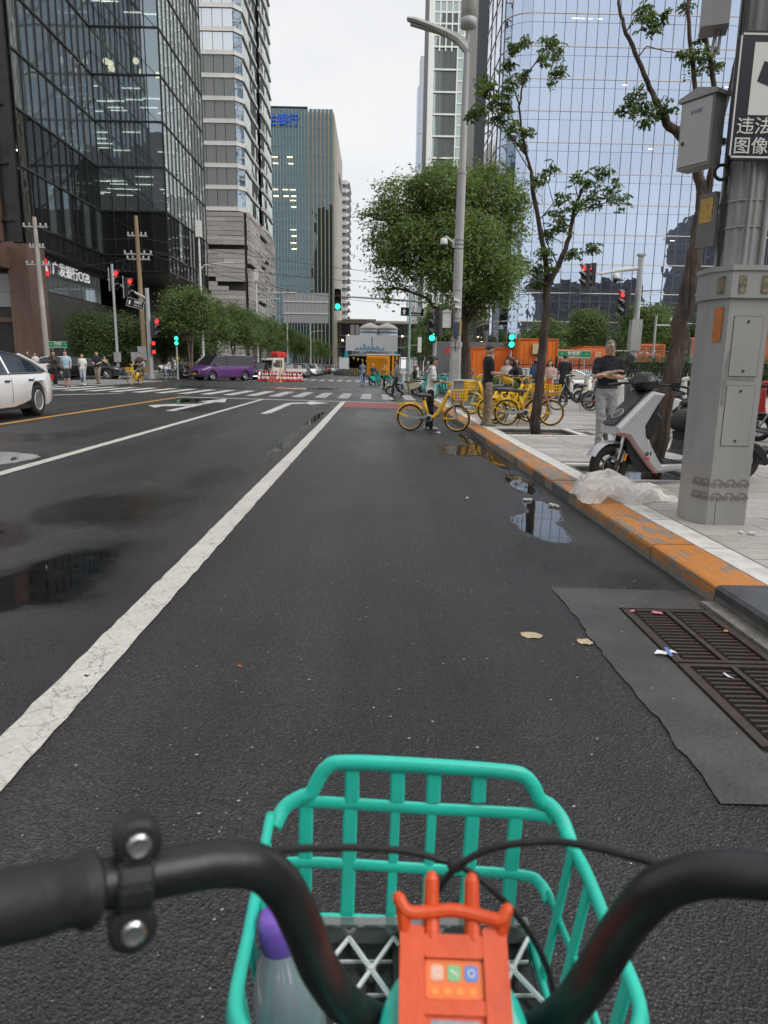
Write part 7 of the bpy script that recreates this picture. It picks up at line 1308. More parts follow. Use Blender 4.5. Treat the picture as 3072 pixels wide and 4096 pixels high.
for i, (x,y,s,c,l) in enumerate(((2.3,-.3,(.8,1.0,.55),(.30,.31,.32),'grey'),(3.1,.1,(.6,.9,.5),(.10,.14,.25),'navy'),(3.75,-.2,(.5,.8,.55),(.33,.33,.33),'pale grey'),(4.1,.3,(.25,.5,.6),(.5,.04,.04),'red'))): O('equipment_crate', MB().box((0,0,s[2]/2),s,taper=.96).box((0,0,s[2]+.02),(s[0]*.9,s[1]*.9,.04)).box((0,-s[1]/2-.01,s[2]*.6),(s[0]*.3,.03,.05)), mat('crate_%d'%i, c, .6, var=.2), None, Mtk@Vector((x,y,.742)), (0,0,R(52)), label=l+' equipment crate on the bed of the white truck', cat='crate', group='crates on the truck bed')
O('cab_rack', MB().b2((.5,-.8,1.955),(.6,.8,2.0)).b2((1.3,-.8,1.96),(1.4,.8,2.0)), trim, tk)
# ================================================================ people
SK = mat('skin', (.47,.29,.21), .5, var=.08, vscale=20)
def cloth(n, c): return mat('cloth_'+n, c, .85, var=.14, vscale=9, bump=.35, bscale=16)
HB = mat('hair_black', (.012,.010,.009), .45, bump=.4, bscale=60, stretch=(1,1,.2)); HBR = mat('hair_brown', (.06,.028,.016), .45, bump=.4, bscale=60); HG = mat('hair_grey', (.16,.155,.15), .6, bump=.4, bscale=80)
ARM = {'stand': (((.05,-.02,-.27),(.07,.07,-.51)),)*2, 'hold': (((.05,.02,-.27),(-.05,.25,-.27)),)*2, 'phone': (((.06,.04,-.26),(-.08,.22,-.10)),((.05,.0,-.27),(-.06,.22,-.2))), 'cross': (((.05,.07,-.26),(-.27,.175,-.225)),((.05,.08,-.255),(-.25,.205,-.165))),
       'swing': (((.05,.07,-.26),(.04,.22,-.46)),((.05,-.10,-.25),(.05,-.12,-.50))), 'bars': (((.10,.19,-.20),(.06,.42,-.31)),)*2, 'reach': (((.05,.19,-.17),(.0,.42,-.28)),((.05,.12,-.22),(.02,.36,-.30))), 'front': (((.06,.06,-.26),(-.10,.20,-.34)),)*2, 'point': (((.03,.20,-.16),(.0,.44,-.20)),((.05,.0,-.27),(.0,.24,-.32)))}
LEG = {'stand': (((.01,.03,-.42),(.02,-.01,-.81)),((.01,.02,-.42),(.02,.02,-.81))), 'walk': (((0,.17,-.39),(0,.20,-.80)),((0,.02,-.42),(0,-.30,-.73))), 'walk2': (((0,.02,-.42),(0,-.34,-.66)),((0,.10,-.41),(0,.06,-.81))), 'ride': (((.03,.38,-.10),(.04,.30,-.50)),((.03,.28,-.30),(.04,.10,-.66))), 'step': (((0,.09,-.41),(0,.06,-.81)),((0,-.02,-.42),(0,-.14,-.80)))}
def person(label, loc, rz, h=1.7, shirt=(.5,.5,.5), pants=(.05,.05,.06), shoes=(.04,.04,.04), arms='stand', legs='stand', lean=0., sleeve=.5, bottom='long', hair='short', hm=HB, nod=0., turn=0., near=False, collar=False, sid='', fat=1., sock=None, tuck=False, skirtc=None, hold=None, glasses=False, bag=None, mask=None, cap=None, female=False):
    k = h/1.70; t = T('person', label, 'person', loc, rz)
    S = MB(); lab = []; CAP = []
    def cone(P, r, mi, n=12, sq=None):
        P = [Vector(p) for p in P]; r = list(r); CAP.extend([(P[i],P[i+1],r[i],r[i+1],mi) for i in range(len(P)-1)]); Q = [P[0]]; rr_ = [r[0]]
        for i in range(1,len(P)):
            d = (P[i]-P[i-1]).length; m_ = max(1,int(d/.035))
            for j in range(1,m_+1): Q.append(P[i-1].lerp(P[i],j/m_)); rr_.append(r[i-1]+(r[i]-r[i-1])*j/m_)
        S.tube(Q, rr_, n, round_=True, sq=sq)
    def ell(c, r, mi, n=14, X=None):
        S.ball(c, r, n, X); c = Vector(c); CAP.append((c,c+Vector((0,0,1e-4)),sum(r)/3,sum(r)/3,mi))
    hip = Vector((0,0,.90)); RX = Matrix.Rotation(-lean,3,'X'); up = lambda p: hip+RX@(Vector(p)-hip)
    # torso as one loft, shirt hem overlapping the trousers
    def ring(z, rx, ry, yo=0., up_=True):
        pts = []
        for j in range(20):
            a = 2*math.pi*j/20; p = Vector((rx*math.cos(a), yo+ry*math.sin(a), z)); pts.append(up(p) if up_ else p)
        return pts
    sw_ = .88 if female else 1.; f = fat
    hemz = .84 if not tuck else .97
    prof = [(hemz,.155*f,.112*f,0),(.92,.158*f,.115*f,0),(1.02,.142*f*sw_,.105*f,.005),(1.12,.148*f*sw_,.110*f,.012),(1.24,.165*f*sw_,.115*f,.012),(1.34,.180*sw_,.105,.004),(1.41,.170*sw_,.085,-.004),(1.45,.11,.07,-.006),(1.475,.06,.06,0)]
    rings = []
    for (a, b) in zip(prof[:-1], prof[1:]):
        for j in range(3): u = j/3; rings.append(ring(*[a[i]+(b[i]-a[i])*u for i in range(4)]))
    rings.append(ring(*prof[-1])); S.loft(rings)
    if bottom != 'skirt': ell((0,0,.87), (.15*f,.112*f,.11), 2)
    else:
        S.loft([ring(z,rx,ry,0,False) for z,rx,ry in ((.35,.25,.2),(.5,.22,.18),(.7,.19,.15),(.9,.155,.115),(.98,.14,.1))]); CAP.append((Vector((0,0,.36)),Vector((0,0,.97)),.24,.13,2))
    for s, (kn, an) in zip((-1,1), LEG[legs]):
        hj = Vector((s*.085,0,.88)); K = hj+Vector((s*kn[0],kn[1],kn[2])); A = hj+Vector((s*an[0],an[1],an[2]))
        fd = Vector((0,1,0)); sh = (A-K).normalized(); 
        toe = (fd-sh*fd.dot(sh)*.6).normalized() if legs in ('walk','walk2') else fd
        if bottom == 'long': cone([hj,K,A], (.092*f,.066,.052), 2); cone([A+(K-A)*.12,A], (.058,.060), 2)
        elif bottom == 'shorts': cone([hj,hj.lerp(K,.95)], (.095*f,.088), 2); cone([K,K.lerp(A,.3),A], (.054,.056,.036), 0)
        else: cone([K,K.lerp(A,.3),A], (.052,.054,.035), 0)
        ft = A+Vector((0,0,-.035)); cone([ft-toe*.05,ft+toe*.07,ft+toe*.155+Vector((0,0,-.012))], (.040,.042,.030), 3, sq=(1,.95)); 
    hands = []
    for s, (el, ha) in zip((-1,1), ARM[arms]):
        sj = up(Vector((s*.170*sw_,-.005,1.385))); E_ = sj+Vector((s*el[0],el[1],el[2])); Hd = sj+Vector((s*ha[0],ha[1],ha[2]))
        cone([sj,E_,Hd], (.046*f**.5,.039,.028), 0)
        if sleeve > 0:
            if sleeve <= .6: cone([sj,sj.lerp(E_,min(1,sleeve*1.45))], (.060*f**.5,.057), 1)
            else: cone([sj,E_,Hd.lerp(E_,.06)], (.060,.052,.040), 1)
        d = (Hd-E_).normalized(); hands.append((s,Hd,d)); cone([Hd,Hd+d*.055], (.032,.030), 0, sq=(1,.62))
    hc = up(Vector((0,.015,1.585))); HX = (Matrix.Rotation(-lean*.6,3,'X')@Matrix.Rotation(turn,3,'Z')@Matrix.Rotation(-nod,3,'X')).to_4x4()
    nb = up(Vector((0,-.005,1.44))); cone([nb,hc+HX@Vector((0,-.015,-.06))], (.056,.052), 0)
    ell(hc, (.076,.094,.112), 0, 16, HX); ell(hc+HX@Vector((0,.022,-.062)), (.056,.062,.056), 0, 12, HX); ell(hc+HX@Vector((0,.098,-.018)), (.013,.020,.022), 0, 8, HX)
    for s in (-1,1): ell(hc+HX@Vector((s*.078,-.008,-.012)), (.012,.020,.030), 0, 8, HX)
    src = S; me = src.mesh('body_src', SK); ob = bpy.data.objects.new('tmp', me); COL.objects.link(ob)
    md = ob.modifiers.new('r','REMESH'); md.mode = 'VOXEL'; md.voxel_size = .0125 if near else .020; sm = ob.modifiers.new('s','SMOOTH'); sm.factor = .5; sm.iterations = 2
    dg = bpy.context.evaluated_depsgraph_get(); body = bpy.data.meshes.new_from_object(ob.evaluated_get(dg)); bpy.data.objects.remove(ob); bpy.data.meshes.remove(me)
    body.name = 'person'; body.materials.clear()
    for m_ in (SK, cloth('shirt'+sid, shirt), cloth('pants'+sid, pants), mat('shoe'+sid, shoes, .6)): body.materials.append(m_)
    nf = len(body.polygons); ce = np.empty(nf*3, np.float32); body.polygons.foreach_get('center', ce); ce = ce.reshape(-1,3).astype(float); best = np.full(nf, 9.); idx = np.zeros(nf, int)
    for p, q, r0, r1, mi in CAP:
        d = np.array(q-p); u = np.clip(((ce-np.array(p))@d)/max(1e-9,d@d),0,1); e = np.linalg.norm(ce-np.array(p)-u[:,None]*d,axis=1)-(r0+(r1-r0)*u); w = e < best; best[w] = e[w]; idx[w] = mi
    lc = (ce-np.array(hip))@np.array(RX)+np.array(hip); pz = [a[0] for a in prof]; rx = np.interp(lc[:,2],pz,[a[1] for a in prof]); ry = np.interp(lc[:,2],pz,[a[2] for a in prof]); yo = np.interp(lc[:,2],pz,[a[3] for a in prof])
    e = (np.sqrt((lc[:,0]/rx)**2+((lc[:,1]-yo)/ry)**2)-1)*np.minimum(rx,ry); e = np.where(lc[:,2] < hemz-.012, .2, np.where(lc[:,2] > 1.468, .2, e-.004)); idx[e < best] = 1; idx = idx.tolist()
    # fingers appended to the same body
    if near:
        V0 = len(body.vertices); fb = MB()
        for s, Hd, d in hands:
            side = d.cross(Vector((0,0,1))); side = side.normalized() if side.length > .1 else Vector((1,0,0)); pal = side.cross(d).normalized()
            for q, ln in zip((-.021,-.007,.007,.021), (.062,.072,.068,.052)):
                b0 = Hd+d*.055+side*q; b1 = b0+d*ln*.5-pal*.006; b2_ = b1+d*ln*.35-pal*.022; fb.tube([b0,b1,b2_], [.0085,.008,.007], 6, round_=True)
            th = Hd+d*.015-side*.026*s; fb.tube([th,th+d*.03-side*.018*s-pal*.01,th+d*.055-side*.012*s-pal*.02], [.0105,.0095,.008], 6, round_=True)
        import bmesh
        bm = bmesh.new(); bm.from_mesh(body); vs = [bm.verts.new(v) for v in fb.v]
        for f_ in fb.f: bm.faces.new([vs[i] for i in f_])
        bm.to_mesh(body); bm.free(); idx += [0]*(len(body.polygons)-nf)
    if near:
        from mathutils import noise as mn
        ci = set(); 
        for p_, i_ in zip(body.polygons, idx):
            if i_ in (1,2): ci.update(p_.vertices)
        nv = len(body.vertices); nr_ = np.empty(nv*3, np.float32); body.vertex_normals.foreach_get('vector', nr_); nr_ = nr_.reshape(-1,3)
        for i_ in ci:
            v_ = body.vertices[i_]; q = v_.co; w_ = abs(mn.noise(Vector((q.x*9,q.y*9,q.z*13))))*.020+abs(mn.noise(Vector((q.x*20+5,q.y*20,q.z*24))))*.009-.006; v_.co = q+Vector(nr_[i_])*w_
    body.polygons.foreach_set('material_index', idx); body.polygons.foreach_set('use_smooth', [True]*len(body.polygons)); body.update()
    O('body', body, None, t, scale=(k,k,k))
    def add(name, b, m_, smooth=True): return O(name, b, m_, t, scale=(k,k,k), smooth=smooth)
    # hair
    if hair != 'none':
        b = MB(); n = 20; rgs = []
        for i in range(11):
            th = math.pi*i/10; z = math.cos(th); q = max(.03,math.sin(th)); r_ = []
            for j in range(n):
                a = 2*math.pi*j/n; d = Vector((q*math.cos(a), q*math.sin(a), z)); face = d.y > .12 and d.z < .62-.3*abs(d.x); low = (d.z < -.28 if d.y < -.15 else d.z < .10) and hair in ('short','cap')
                g = .80 if (face or low) else 1.07+(.03*math.sin(9*a+5*z) if hair != 'grey' else 0)
                r_.append(hc+HX@Vector((d.x*.079*g, d.y*.097*g-.004, d.z*.115*g+.004)))
            rgs.append(r_)
        b.loft(rgs)
        if hair == 'pony': b.tube([hc+HX@Vector((0,-.09,.06)),hc+HX@Vector((0,-.15,.03)),hc+HX@Vector((0,-.155,-.10)),hc+HX@Vector((0,-.12,-.22))], [.03,.034,.028,.01], 10)
        if hair == 'long':
            for x in (-.05,-.02,.02,.05): b.tube([hc+HX@Vector((x,-.05,.06)),hc+HX@Vector((x*1.5,-.085,-.05)),hc+HX@Vector((x*1.6,-.09,-.2)),hc+HX@Vector((x*1.5,-.08,-.36))], [.035,.045,.045,.02], 8)
            for s in (-1,1): b.tube([hc+HX@Vector((s*.06,.02,.06)),hc+HX@Vector((s*.088,.01,-.06)),hc+HX@Vector((s*.09,0,-.22))], [.025,.028,.015], 8)
        if hair == 'bob':
            for s in (-1,1): b.tube([hc+HX@Vector((s*.06,.0,.06)),hc+HX@Vector((s*.086,-.01,-.04)),hc+HX@Vector((s*.08,-.01,-.10))], [.03,.035,.02], 8)
        add('hair', b, hm)
    if near or glasses:
        b = MB()
        for s in (-1,1): b.ball(hc+HX@Vector((s*.031,.088,.012)), (.012,.006,.005), 8, HX).ball(hc+HX@Vector((s*.032,.090,.034)), (.018,.005,.0045), 8, HX)
        b.ball(hc+HX@Vector((0,.083,-.062)), (.022,.006,.005), 8, HX); add('eyes_and_brows', b, mat('eye_dark', (.05,.022,.018), .5))
    if glasses:
        b = MB()
        for s in (-1,1): b.tube([hc+HX@Vector((s*.031+.022*math.cos(q),.101,.010+.017*math.sin(q))) for q in [2*math.pi*i/12 for i in range(13)]], .0022, 5); b.tube([hc+HX@Vector((s*.052,.10,.014)),hc+HX@Vector((s*.08,0,.012))], .002, 5)
        add('glasses', b, wbs)
    if mask: add('face_mask', MB().ball(hc+HX@Vector((0,.055,-.05)), (.062,.055,.05), 14, HX), mat('mask_%s'%sid, mask, .8))
    if cap: add('cap', MB().loft([[hc+HX@Vector((.088*q*math.cos(2*math.pi*j/18), .104*q*math.sin(2*math.pi*j/18)-.004, z)) for j in range(18)] for z,q in ((.028,1.),(.07,.97),(.105,.78),(.125,.4),(.128,.05))]).box(hc+HX@Vector((0,.12,.035)), (.12,.10,.012), X=HX), mat('cap_%s'%sid, cap, .8))
    if collar:
        b = MB()
        for s in (-1,1): b.add([up(p) for p in ((s*.005,.085,1.405),(s*.062,.075,1.44),(s*.066,.0,1.475),(s*.075,.0,1.445),(s*.06,.098,1.40))], [(0,1,2,3,4)])
        add('collar', b, MATS['cloth_shirt'+sid], False); add('belt', MB().lathe([(.156*f,.958),(.156*f,.988)], 20, X=Matrix.Diagonal((1,.75,1,1))), wbs) if tuck else None
    if bag == 'strap': add('shoulder_strap', MB().tube(curve([up((.13,-.06,1.43)),up((.10,.10,1.38)),up((-.02,.135,1.2)),up((-.16,.08,.98)),up((-.17,-.06,1.0)),up((.0,-.13,1.2)),up((.13,-.07,1.43))],4), .009, 6), wbs)
    if bag == 'pack':
        add('backpack', MB().loft([[up((.14*q*math.cos(2*math.pi*j/12),-.155+.07*q*math.sin(2*math.pi*j/12),z)) for j in range(12)] for z,q in ((1.02,.7),(1.05,1),(1.3,1),(1.38,.7))]), wbs); b = MB()
        for s in (-1,1): b.tube([up((s*.10,-.10,1.40)),up((s*.11,.06,1.42)),up((s*.12,.12,1.28)),up((s*.15,.06,1.1)),up((s*.14,-.1,1.06))], .014, 6)
        add('pack_straps', b, wbs)
    return t, hands, k
def at_hand(hands, k, i, loc, rz):
    s, Hd, d = hands[i]; return Matrix.Translation(loc)@Matrix.Rotation(rz,4,'Z')@(Vector(Hd+d*.08)*k)
W_ = (.70,.70,.71); BK = (.017,.017,.018); KH = (.30,.24,.175); NV = (.012,.015,.03)
# east side, near to far
L_ = (3.82,11.7,.1); person('man in dark polo shirt and grey trousers walking with crossed arms', L_, R(172), 1.76, (.010,.012,.022), (.30,.30,.305), (.03,.022,.018), 'cross', 'walk2', hair='short', hm=HG, near=True, collar=True, sid='1', fat=1.06, tuck=True, turn=R(18), glasses=True)
L_ = (1.24,16.25,zr(1.2)); _, h1, k1 = person('woman in white tee and black trousers looking down at the yellow bicycle', L_, R(-84), 1.66, W_, (.010,.010,.012), (.62,.60,.58), 'hold', 'stand', hair='pony', nod=R(28), near=True, sid='2', female=True, bag='strap', lean=R(5), fat=.94)
O('phone', MB().box((0,0,0),(.15,.075,.009)), wbs, None, at_hand(h1,k1,0,L_,R(-84)), (R(10),0,R(10)), label='dark phone in the hand of the woman in white tee', cat='phone'); tissue('crumpled white tissue held by the woman in white tee', at_hand(h1,k1,1,L_,R(-84))+Vector((0,0,.01)), 3, .022, 9)
L_ = (2.52,16.0,.1); _, h2, k2 = person('man in black tee and khaki trousers holding a yellow helmet', L_, R(-80), 1.80, BK, KH, (.18,.17,.16), 'hold', 'stand', hair='short', nod=R(20), near=True, sid='3', glasses=True, fat=.98)
hp = at_hand(h2,k2,1,L_,R(-80)); hm_ = T('helmet', 'yellow helmet held by the man in khaki trousers', 'helmet', hp+Vector((.08,-.04,-.10)), rot=(R(160),R(15),0)); O('shell', MB().loft([[(.125*q*math.cos(2*math.pi*j/18),.105*q*math.sin(2*math.pi*j/18),z) for j in range(18)] for z,q in ((0,1.),(.05,1.0),(.09,.85),(.12,.5),(.128,.05))]), yel, hm_, smooth=True); O('liner', MB().ring((0,0,.0), .108, .012, 18, 5, 'z'), wbs, hm_)
person('woman with long brown hair in black top leaning over the yellow bicycles', (3.85,18.5,.1), R(80), 1.66, BK, (.02,.02,.024), BK, 'point', 'stand', lean=R(28), hair='long', hm=HBR, near=True, sid='4', female=True, bag='strap')
person('woman in blue tee with black face mask behind the yellow bicycles', (4.75,21,.1), R(150), 1.66, (.03,.10,.20), (.55,.54,.52), BK, 'hold', 'step', hair='long', sid='5', female=True, mask=(.01,.01,.01))
person('person in grey jacket and pale pink shirt behind the masked woman', (4.55,23.2,.1), R(165), 1.62, (.12,.115,.115), (.05,.05,.055), BK, 'stand', 'walk', hair='bob', sid='6', sleeve=1., female=True); person('person with dark bob hair in pale top behind the shrub', (4.1,22.3,.1), R(160), 1.60, (.5,.46,.42), (.03,.03,.03), BK, 'stand', 'walk', hair='bob', sid='7', female=True)
person('smiling woman in an orange skirt beside the man in black', (6.15,25.2,.1), R(165), 1.60, (.55,.36,.33), (.55,.12,.02), BK, 'hold', 'stand', bottom='skirt', hair='long', sid='8', female=True)
L_ = (7.05,26.6,.1); _, h3, k3 = person('man in black shirt and trousers seen from behind beside the parked scooters', L_, R(-12), 1.84, (.02,.02,.021), (.016,.016,.017), BK, 'stand', 'walk', hair='short', sid='9', fat=1.08); O('carrier_bag', MB().loft([[(.09*q*math.cos(2*math.pi*j/10),.05*q*math.sin(2*math.pi*j/10),z) for j in range(10)] for z,q in ((-.42,.7),(-.4,1),(-.2,1),(-.05,.4),(0,.15))]), mat('bag_white', (.6,.62,.64), .5), None, at_hand(h3,k3,1,L_,R(-12)), label='white carrier bag in the hand of the man in black', cat='bag')
person('man in white tee seen from behind among the scooters', (7.65,23.6,.1), R(15), 1.76, (.68,.68,.70), (.16,.14,.11), BK, 'front', 'stand', hair='short', sid='10', fat=1.05, nod=R(25))
# crossing
person('man in grey tee with shoulder bag walking left over the crossing', (1.0,34.3,zr(1)), R(88), 1.74, (.34,.35,.37), (.045,.05,.06), BK, 'swing', 'walk', hair='short', sid='11', bag='strap'); person('rider in dark green tee and pink cap on the cream scooter', (2.0,36.4,-.14), R(90), 1.68, (.03,.04,.035), (.22,.17,.12), (.5,.5,.5), 'bars', 'ride', hair='cap', cap=(.62,.42,.38), sid='12', female=True); person('passenger in pale shirt on a scooter behind the pink cap rider', (2.45,42.3,-.1), R(95), 1.72, (.55,.53,.48), (.1,.1,.1), BK, 'bars', 'ride', hair='short', sid='13')
person('worker in yellow orange tee standing by the generator', (.55,46,zr(.5)), R(120), 1.70, (.62,.30,.03), BK, BK, 'phone', 'step', hair='short', sid='14'); person('cyclist in blue plaid shirt riding away beyond the crossing', (-1.02,53.9,.06), R(-5), 1.72, (.16,.20,.27), (.08,.11,.17), BK, 'bars', 'ride', hair='short', sid='15', sleeve=1.); person('scooter rider with yellow helmet in dark jacket', (-.25,55.4,-.1), R(-30), 1.70, (.06,.07,.09), (.05,.05,.06), BK, 'bars', 'ride', hair='cap', cap=(.75,.45,.02), sid='16', sleeve=1.)
# bank corner
zz = zr(-15.5)
L_ = (-15.95,35.6,zz); _, h4, k4 = person('person in dark jacket and black trousers reading a phone beside the white sedan', L_, R(185), 1.75, (.055,.052,.043), (.012,.012,.013), (.3,.3,.3), 'phone', 'step', hair='short', sid='17', sleeve=1., nod=R(25), bag='strap', fat=1.08); O('phone', MB().box((0,0,0),(.08,.01,.15)), wbs, None, at_hand(h4,k4,0,L_,R(185)), (R(-30),0,R(185)), label='phone held by the person in dark jacket', cat='phone')
person('man in light blue tee and dark shorts on the left crossing', (-15.05,34.9,zz), R(200), 1.72, (.34,.47,.55), (.035,.035,.037), BK, 'swing', 'step', bottom='shorts', hair='short', sid='18', turn=R(-50)); person('woman in white tee and pale jeans walking on the left crossing', (-15.2,37.2,zz), R(195), 1.62, (.68,.66,.63), (.34,.40,.46), (.6,.6,.6), 'swing', 'walk', hair='long', hm=HBR, sid='19', female=True); person('man in navy polo and khaki trousers on the left crossing', (-15.6,40.2,zz), R(180), 1.80, NV, (.26,.22,.165), BK, 'front', 'step', hair='short', sid='20', fat=1.12, collar=True)
person('man in dark tee riding the yellow bicycle over the left crossing', (-13.62,41.45,zr(-13.6)+.02), R(172), 1.78, (.055,.048,.045), (.10,.095,.075), BK, 'bars', 'ride', hair='short', sid='21', fat=1.1); person('man in light blue shirt with dark straps waiting at the signal pole', (-18.0,55.0,.26), R(178), 1.74, (.40,.50,.62), (.02,.02,.022), BK, 'stand', 'stand', hair='short', sid='22', sleeve=1., bag='pack'); person('woman in white top riding a dark bicycle at the bank corner', (-16.2,56.3,.18), R(100), 1.62, (.58,.54,.50), (.22,.30,.42), BK, 'bars', 'ride', hair='long', sid='23', female=True)
person('cyclist in white shirt behind the purple van front', (-14.3,59.0,.5), R(140), 1.68, (.6,.58,.58), (.1,.1,.12), BK, 'bars', 'ride', hair='short', sid='24'); person('woman in tan top with white mask behind the black sedan', (-20.6,54.6,.3), R(185), 1.62, (.52,.38,.24), (.1,.1,.1), BK, 'stand', 'stand', hair='long', sid='25', female=True, mask=(.7,.7,.7)); person('person bending in white hat behind the black sedan', (-21.6,54.4,.3), R(90), 1.62, (.6,.6,.62), (.1,.1,.1), BK, 'reach', 'stand', lean=R(40), hair='cap', cap=(.65,.66,.7), sid='26')
person('person in white shirt left of the concrete utility pole', (-24.7,52.2,.37), R(190), 1.68, (.6,.58,.57), (.05,.05,.05), BK, 'hold', 'stand', hair='short', sid='27'); person('woman in red top beside the brown stone pier', (-25.6,52.0,.38), R(150), 1.66, (.45,.08,.05), (.05,.05,.05), BK, 'hold', 'stand', hair='long', hm=HBR, sid='28', female=True); person('tall person with high bun beside the brown stone pier', (-25.9,53.6,.38), R(185), 1.82, (.06,.05,.05), (.05,.05,.05), BK, 'stand', 'stand', hair='pony', sid='29', female=True); person('person in black standing between the limousine and the truck', (-9.9,69.5,.15), R(180), 1.72, BK, BK, BK, 'stand', 'stand', hair='short', sid='30')
# ================================================================ cones, site shed, generator, fences
cw = mat('cone_red', (.62,.04,.03), .5); cwh = mat('cone_white', (.75,.75,.74), .4); crb = mat('cone_base', (.02,.02,.02), .7)
def cone_(label, loc, s=1.):
    t = T('traffic_cone', label, 'traffic cone', loc, group='traffic cones before the white truck'); t.scale = (s,s,s)
    O('base', MB().box((0,0,.02),(.40,.40,.04)), crb, t); O('body', MB().lathe([(.115,.041),(.03,.75),(.025,.76)], 12), cw, t)
    for a, b in ((.20,.34),(.46,.58)): O('sleeve', MB().lathe([(.116-.120*(a-.04)+.005,a),(.116-.120*(b-.04)+.005,b)], 12, cap=False), cwh, t)
    return t
rr = random.Random(41); c0 = None; pos = [(-9.35+.19*i+rr.uniform(-.05,.05), 57.4+.28*i*.5+rr.uniform(-.5,.5)) for i in range(17)]
ordn = ['first','second','third','fourth','fifth','sixth','seventh','eighth','ninth','tenth','eleventh','twelfth','thirteenth','fourteenth','fifteenth','sixteenth','seventeenth']
for i, (x,y) in enumerate(pos):
    l = ordn[i]+' red and white traffic cone from the purple van end of the row'; z = zr(x)
    if c0 is None: c0 = cone_(l, (x,y,z), 1.15)
    else: dup(c0, (x,y,z), rr.uniform(0,1), l)
O('warning_post', MB().tube([(0,0,0),(0,0,1.9)], .03, 8).lathe([(.18,0),(.16,.05)], 12), mat('post_yellow', (.55,.40,.1), .5), None, (-7.6,56.8,zr(-7.6)), label='thin yellow post standing among the traffic cones', cat='post')
for i, (x,y) in enumerate(((-8.3,56.6),(-8.0,56.5))): O('barrier_base', MB().box((0,0,.2),(.3,.5,.4),taper=.6), mat('base_rust', (.40,.09,.05), .7), None, (x,y,zr(x)), label=['left','right'][i]+' dull red concrete weight among the cones', cat='weight', group='concrete weights')
# shed roof over the works with skyline hoarding
sh = T('site_shed', 'construction shed with white skyline hoarding across the street', 'shed', (-.6,118,.05)); tq = mat('turquoise_post', (.04,.36,.45), .5); hw_ = mat('hoarding_white', (.66,.68,.70), .5); wood = mat('shed_wood', (.33,.26,.17), .7, var=.2, vscale=1)
O('hoarding', MB().b2((-4.4,-.1,3.9),(4.0,.1,6.4)), hw_, sh)
for x in (-4.3,3.9): O('post', MB().b2((x-.28,-.15,0),(x+.28,.15,3.89)), tq, sh)
sk = MB(); rr = random.Random(6)
for i in range(18): x = -2.9+i*.27; hh = [.3,.5,.35,.6,.4,1.1,.9,.5,.7,.45,2.2,.6,.5,.8,.55,.4,.3,.5][i]; sk.b2((x,-.115,4.0),(x+.2,-.101,4.0+hh))
O('skyline_print', sk, mat('skyline_blue', (.10,.28,.42), .5), sh); O('roof', MB().prism([(-4.3,3.2),(-.2,3.88),(3.9,3.2),(3.9,3.1),(-4.3,3.1)], .2, 12, 'y'), mat('shed_roof', (.38,.38,.36), .6), sh); O('side_wall', MB().b2((-4.2,.2,0),(-4.0,12,3.1)).b2((-4.0,11.8,0),(3.9,12,3.1)), wood, sh)
fl = mat('flag_yellow', (.60,.48,.08), .6)
for i in range(9): x = -3.3+i*.72; z = 2.9-.45*math.sin(math.pi*i/8); O('bunting_flag', MB().prism([(x,z),(x+.4,z),(x+.2,z-.5)], -.05, -.03, 'y'), fl if i%2 else MATS['skyline_blue'] if i == 4 else fl, sh)
O('low_fence', MB().b2((-3.9,-.3,0),(.8,-.2,1.15)), mat('fence_brown', (.12,.10,.07), .7), sh)
for i in range(12): O('fence_slat', MB().b2((-3.8+i*.4,-.34,.05),(-3.62+i*.4,-.305,1.1)), mat('slat_ochre', (.28,.20,.06), .7), sh)
O('notice_board', MB().b2((-.75,-.03,.5),(.75,.03,2.7)).tube([(-.6,0,0),(-.6,0,.5)], .03, 6).tube([(.6,0,0),(.6,0,.5)], .03, 6), hw_, None, (-5.0,112,.08), label='white notice board standing left of the construction shed', cat='notice board'); O('debris_mound', MB().ball((0,0,.2),(1.6,1.,.9),12), mat('mound', (.05,.048,.045), .9, bump=1., bscale=5), None, (-4.9,110,0), label='dark rubble mound at the foot of the notice board', cat='mound')
for i, x in enumerate((-1.3,2.2)):
    t = T('storage_tank', ['left','right'][i]+' white domed storage tank behind the skyline hoarding', 'tank', (x,150,.05), group='white storage tanks'); O('body', MB().lathe([(2.2,0),(2.2,9.0)], 24), hw_, t, smooth=True); O('dome', MB().lathe([(2.3,9.01),(2.3,9.2),(1.6,9.8),(.5,10.2),(.1,10.3)], 24), mat('tank_top', (.62,.60,.56), .5), t, smooth=True); O('band', MB().lathe([(2.22,8.2),(2.22,8.5)], 24, cap=False), MATS['skyline_blue'], t)
gn = T('generator', 'orange louvred generator container before the construction shed', 'generator', (.75,96,.0)); og = mat('generator_orange', (.72,.30,.02), .45); O('body', MB().b2((-2.0,0,.3),(1.1,2.6,2.95)), og, gn); O('end_panel', MB().b2((1.102,.0,.3),(2.4,2.6,2.95)), trim, gn); O('roof', MB().b2((-2.05,-.05,2.96),(2.5,2.65,3.1)), hw_, gn); O('skid', MB().b2((-2,.1,.02),(2.4,2.5,.29)), trim, gn)
for i in range(15): O('louvre', MB().box((-.55,-.05,.55+.15*i),(2.6,.1,.05), X=Matrix.Rotation(R(30),4,'X')), og, gn)
for i in range(2): O('stripe', MB().b2((1.4+.5*i,-.02,.3),(1.65+.5*i,-.001,2.9)), og, gn)
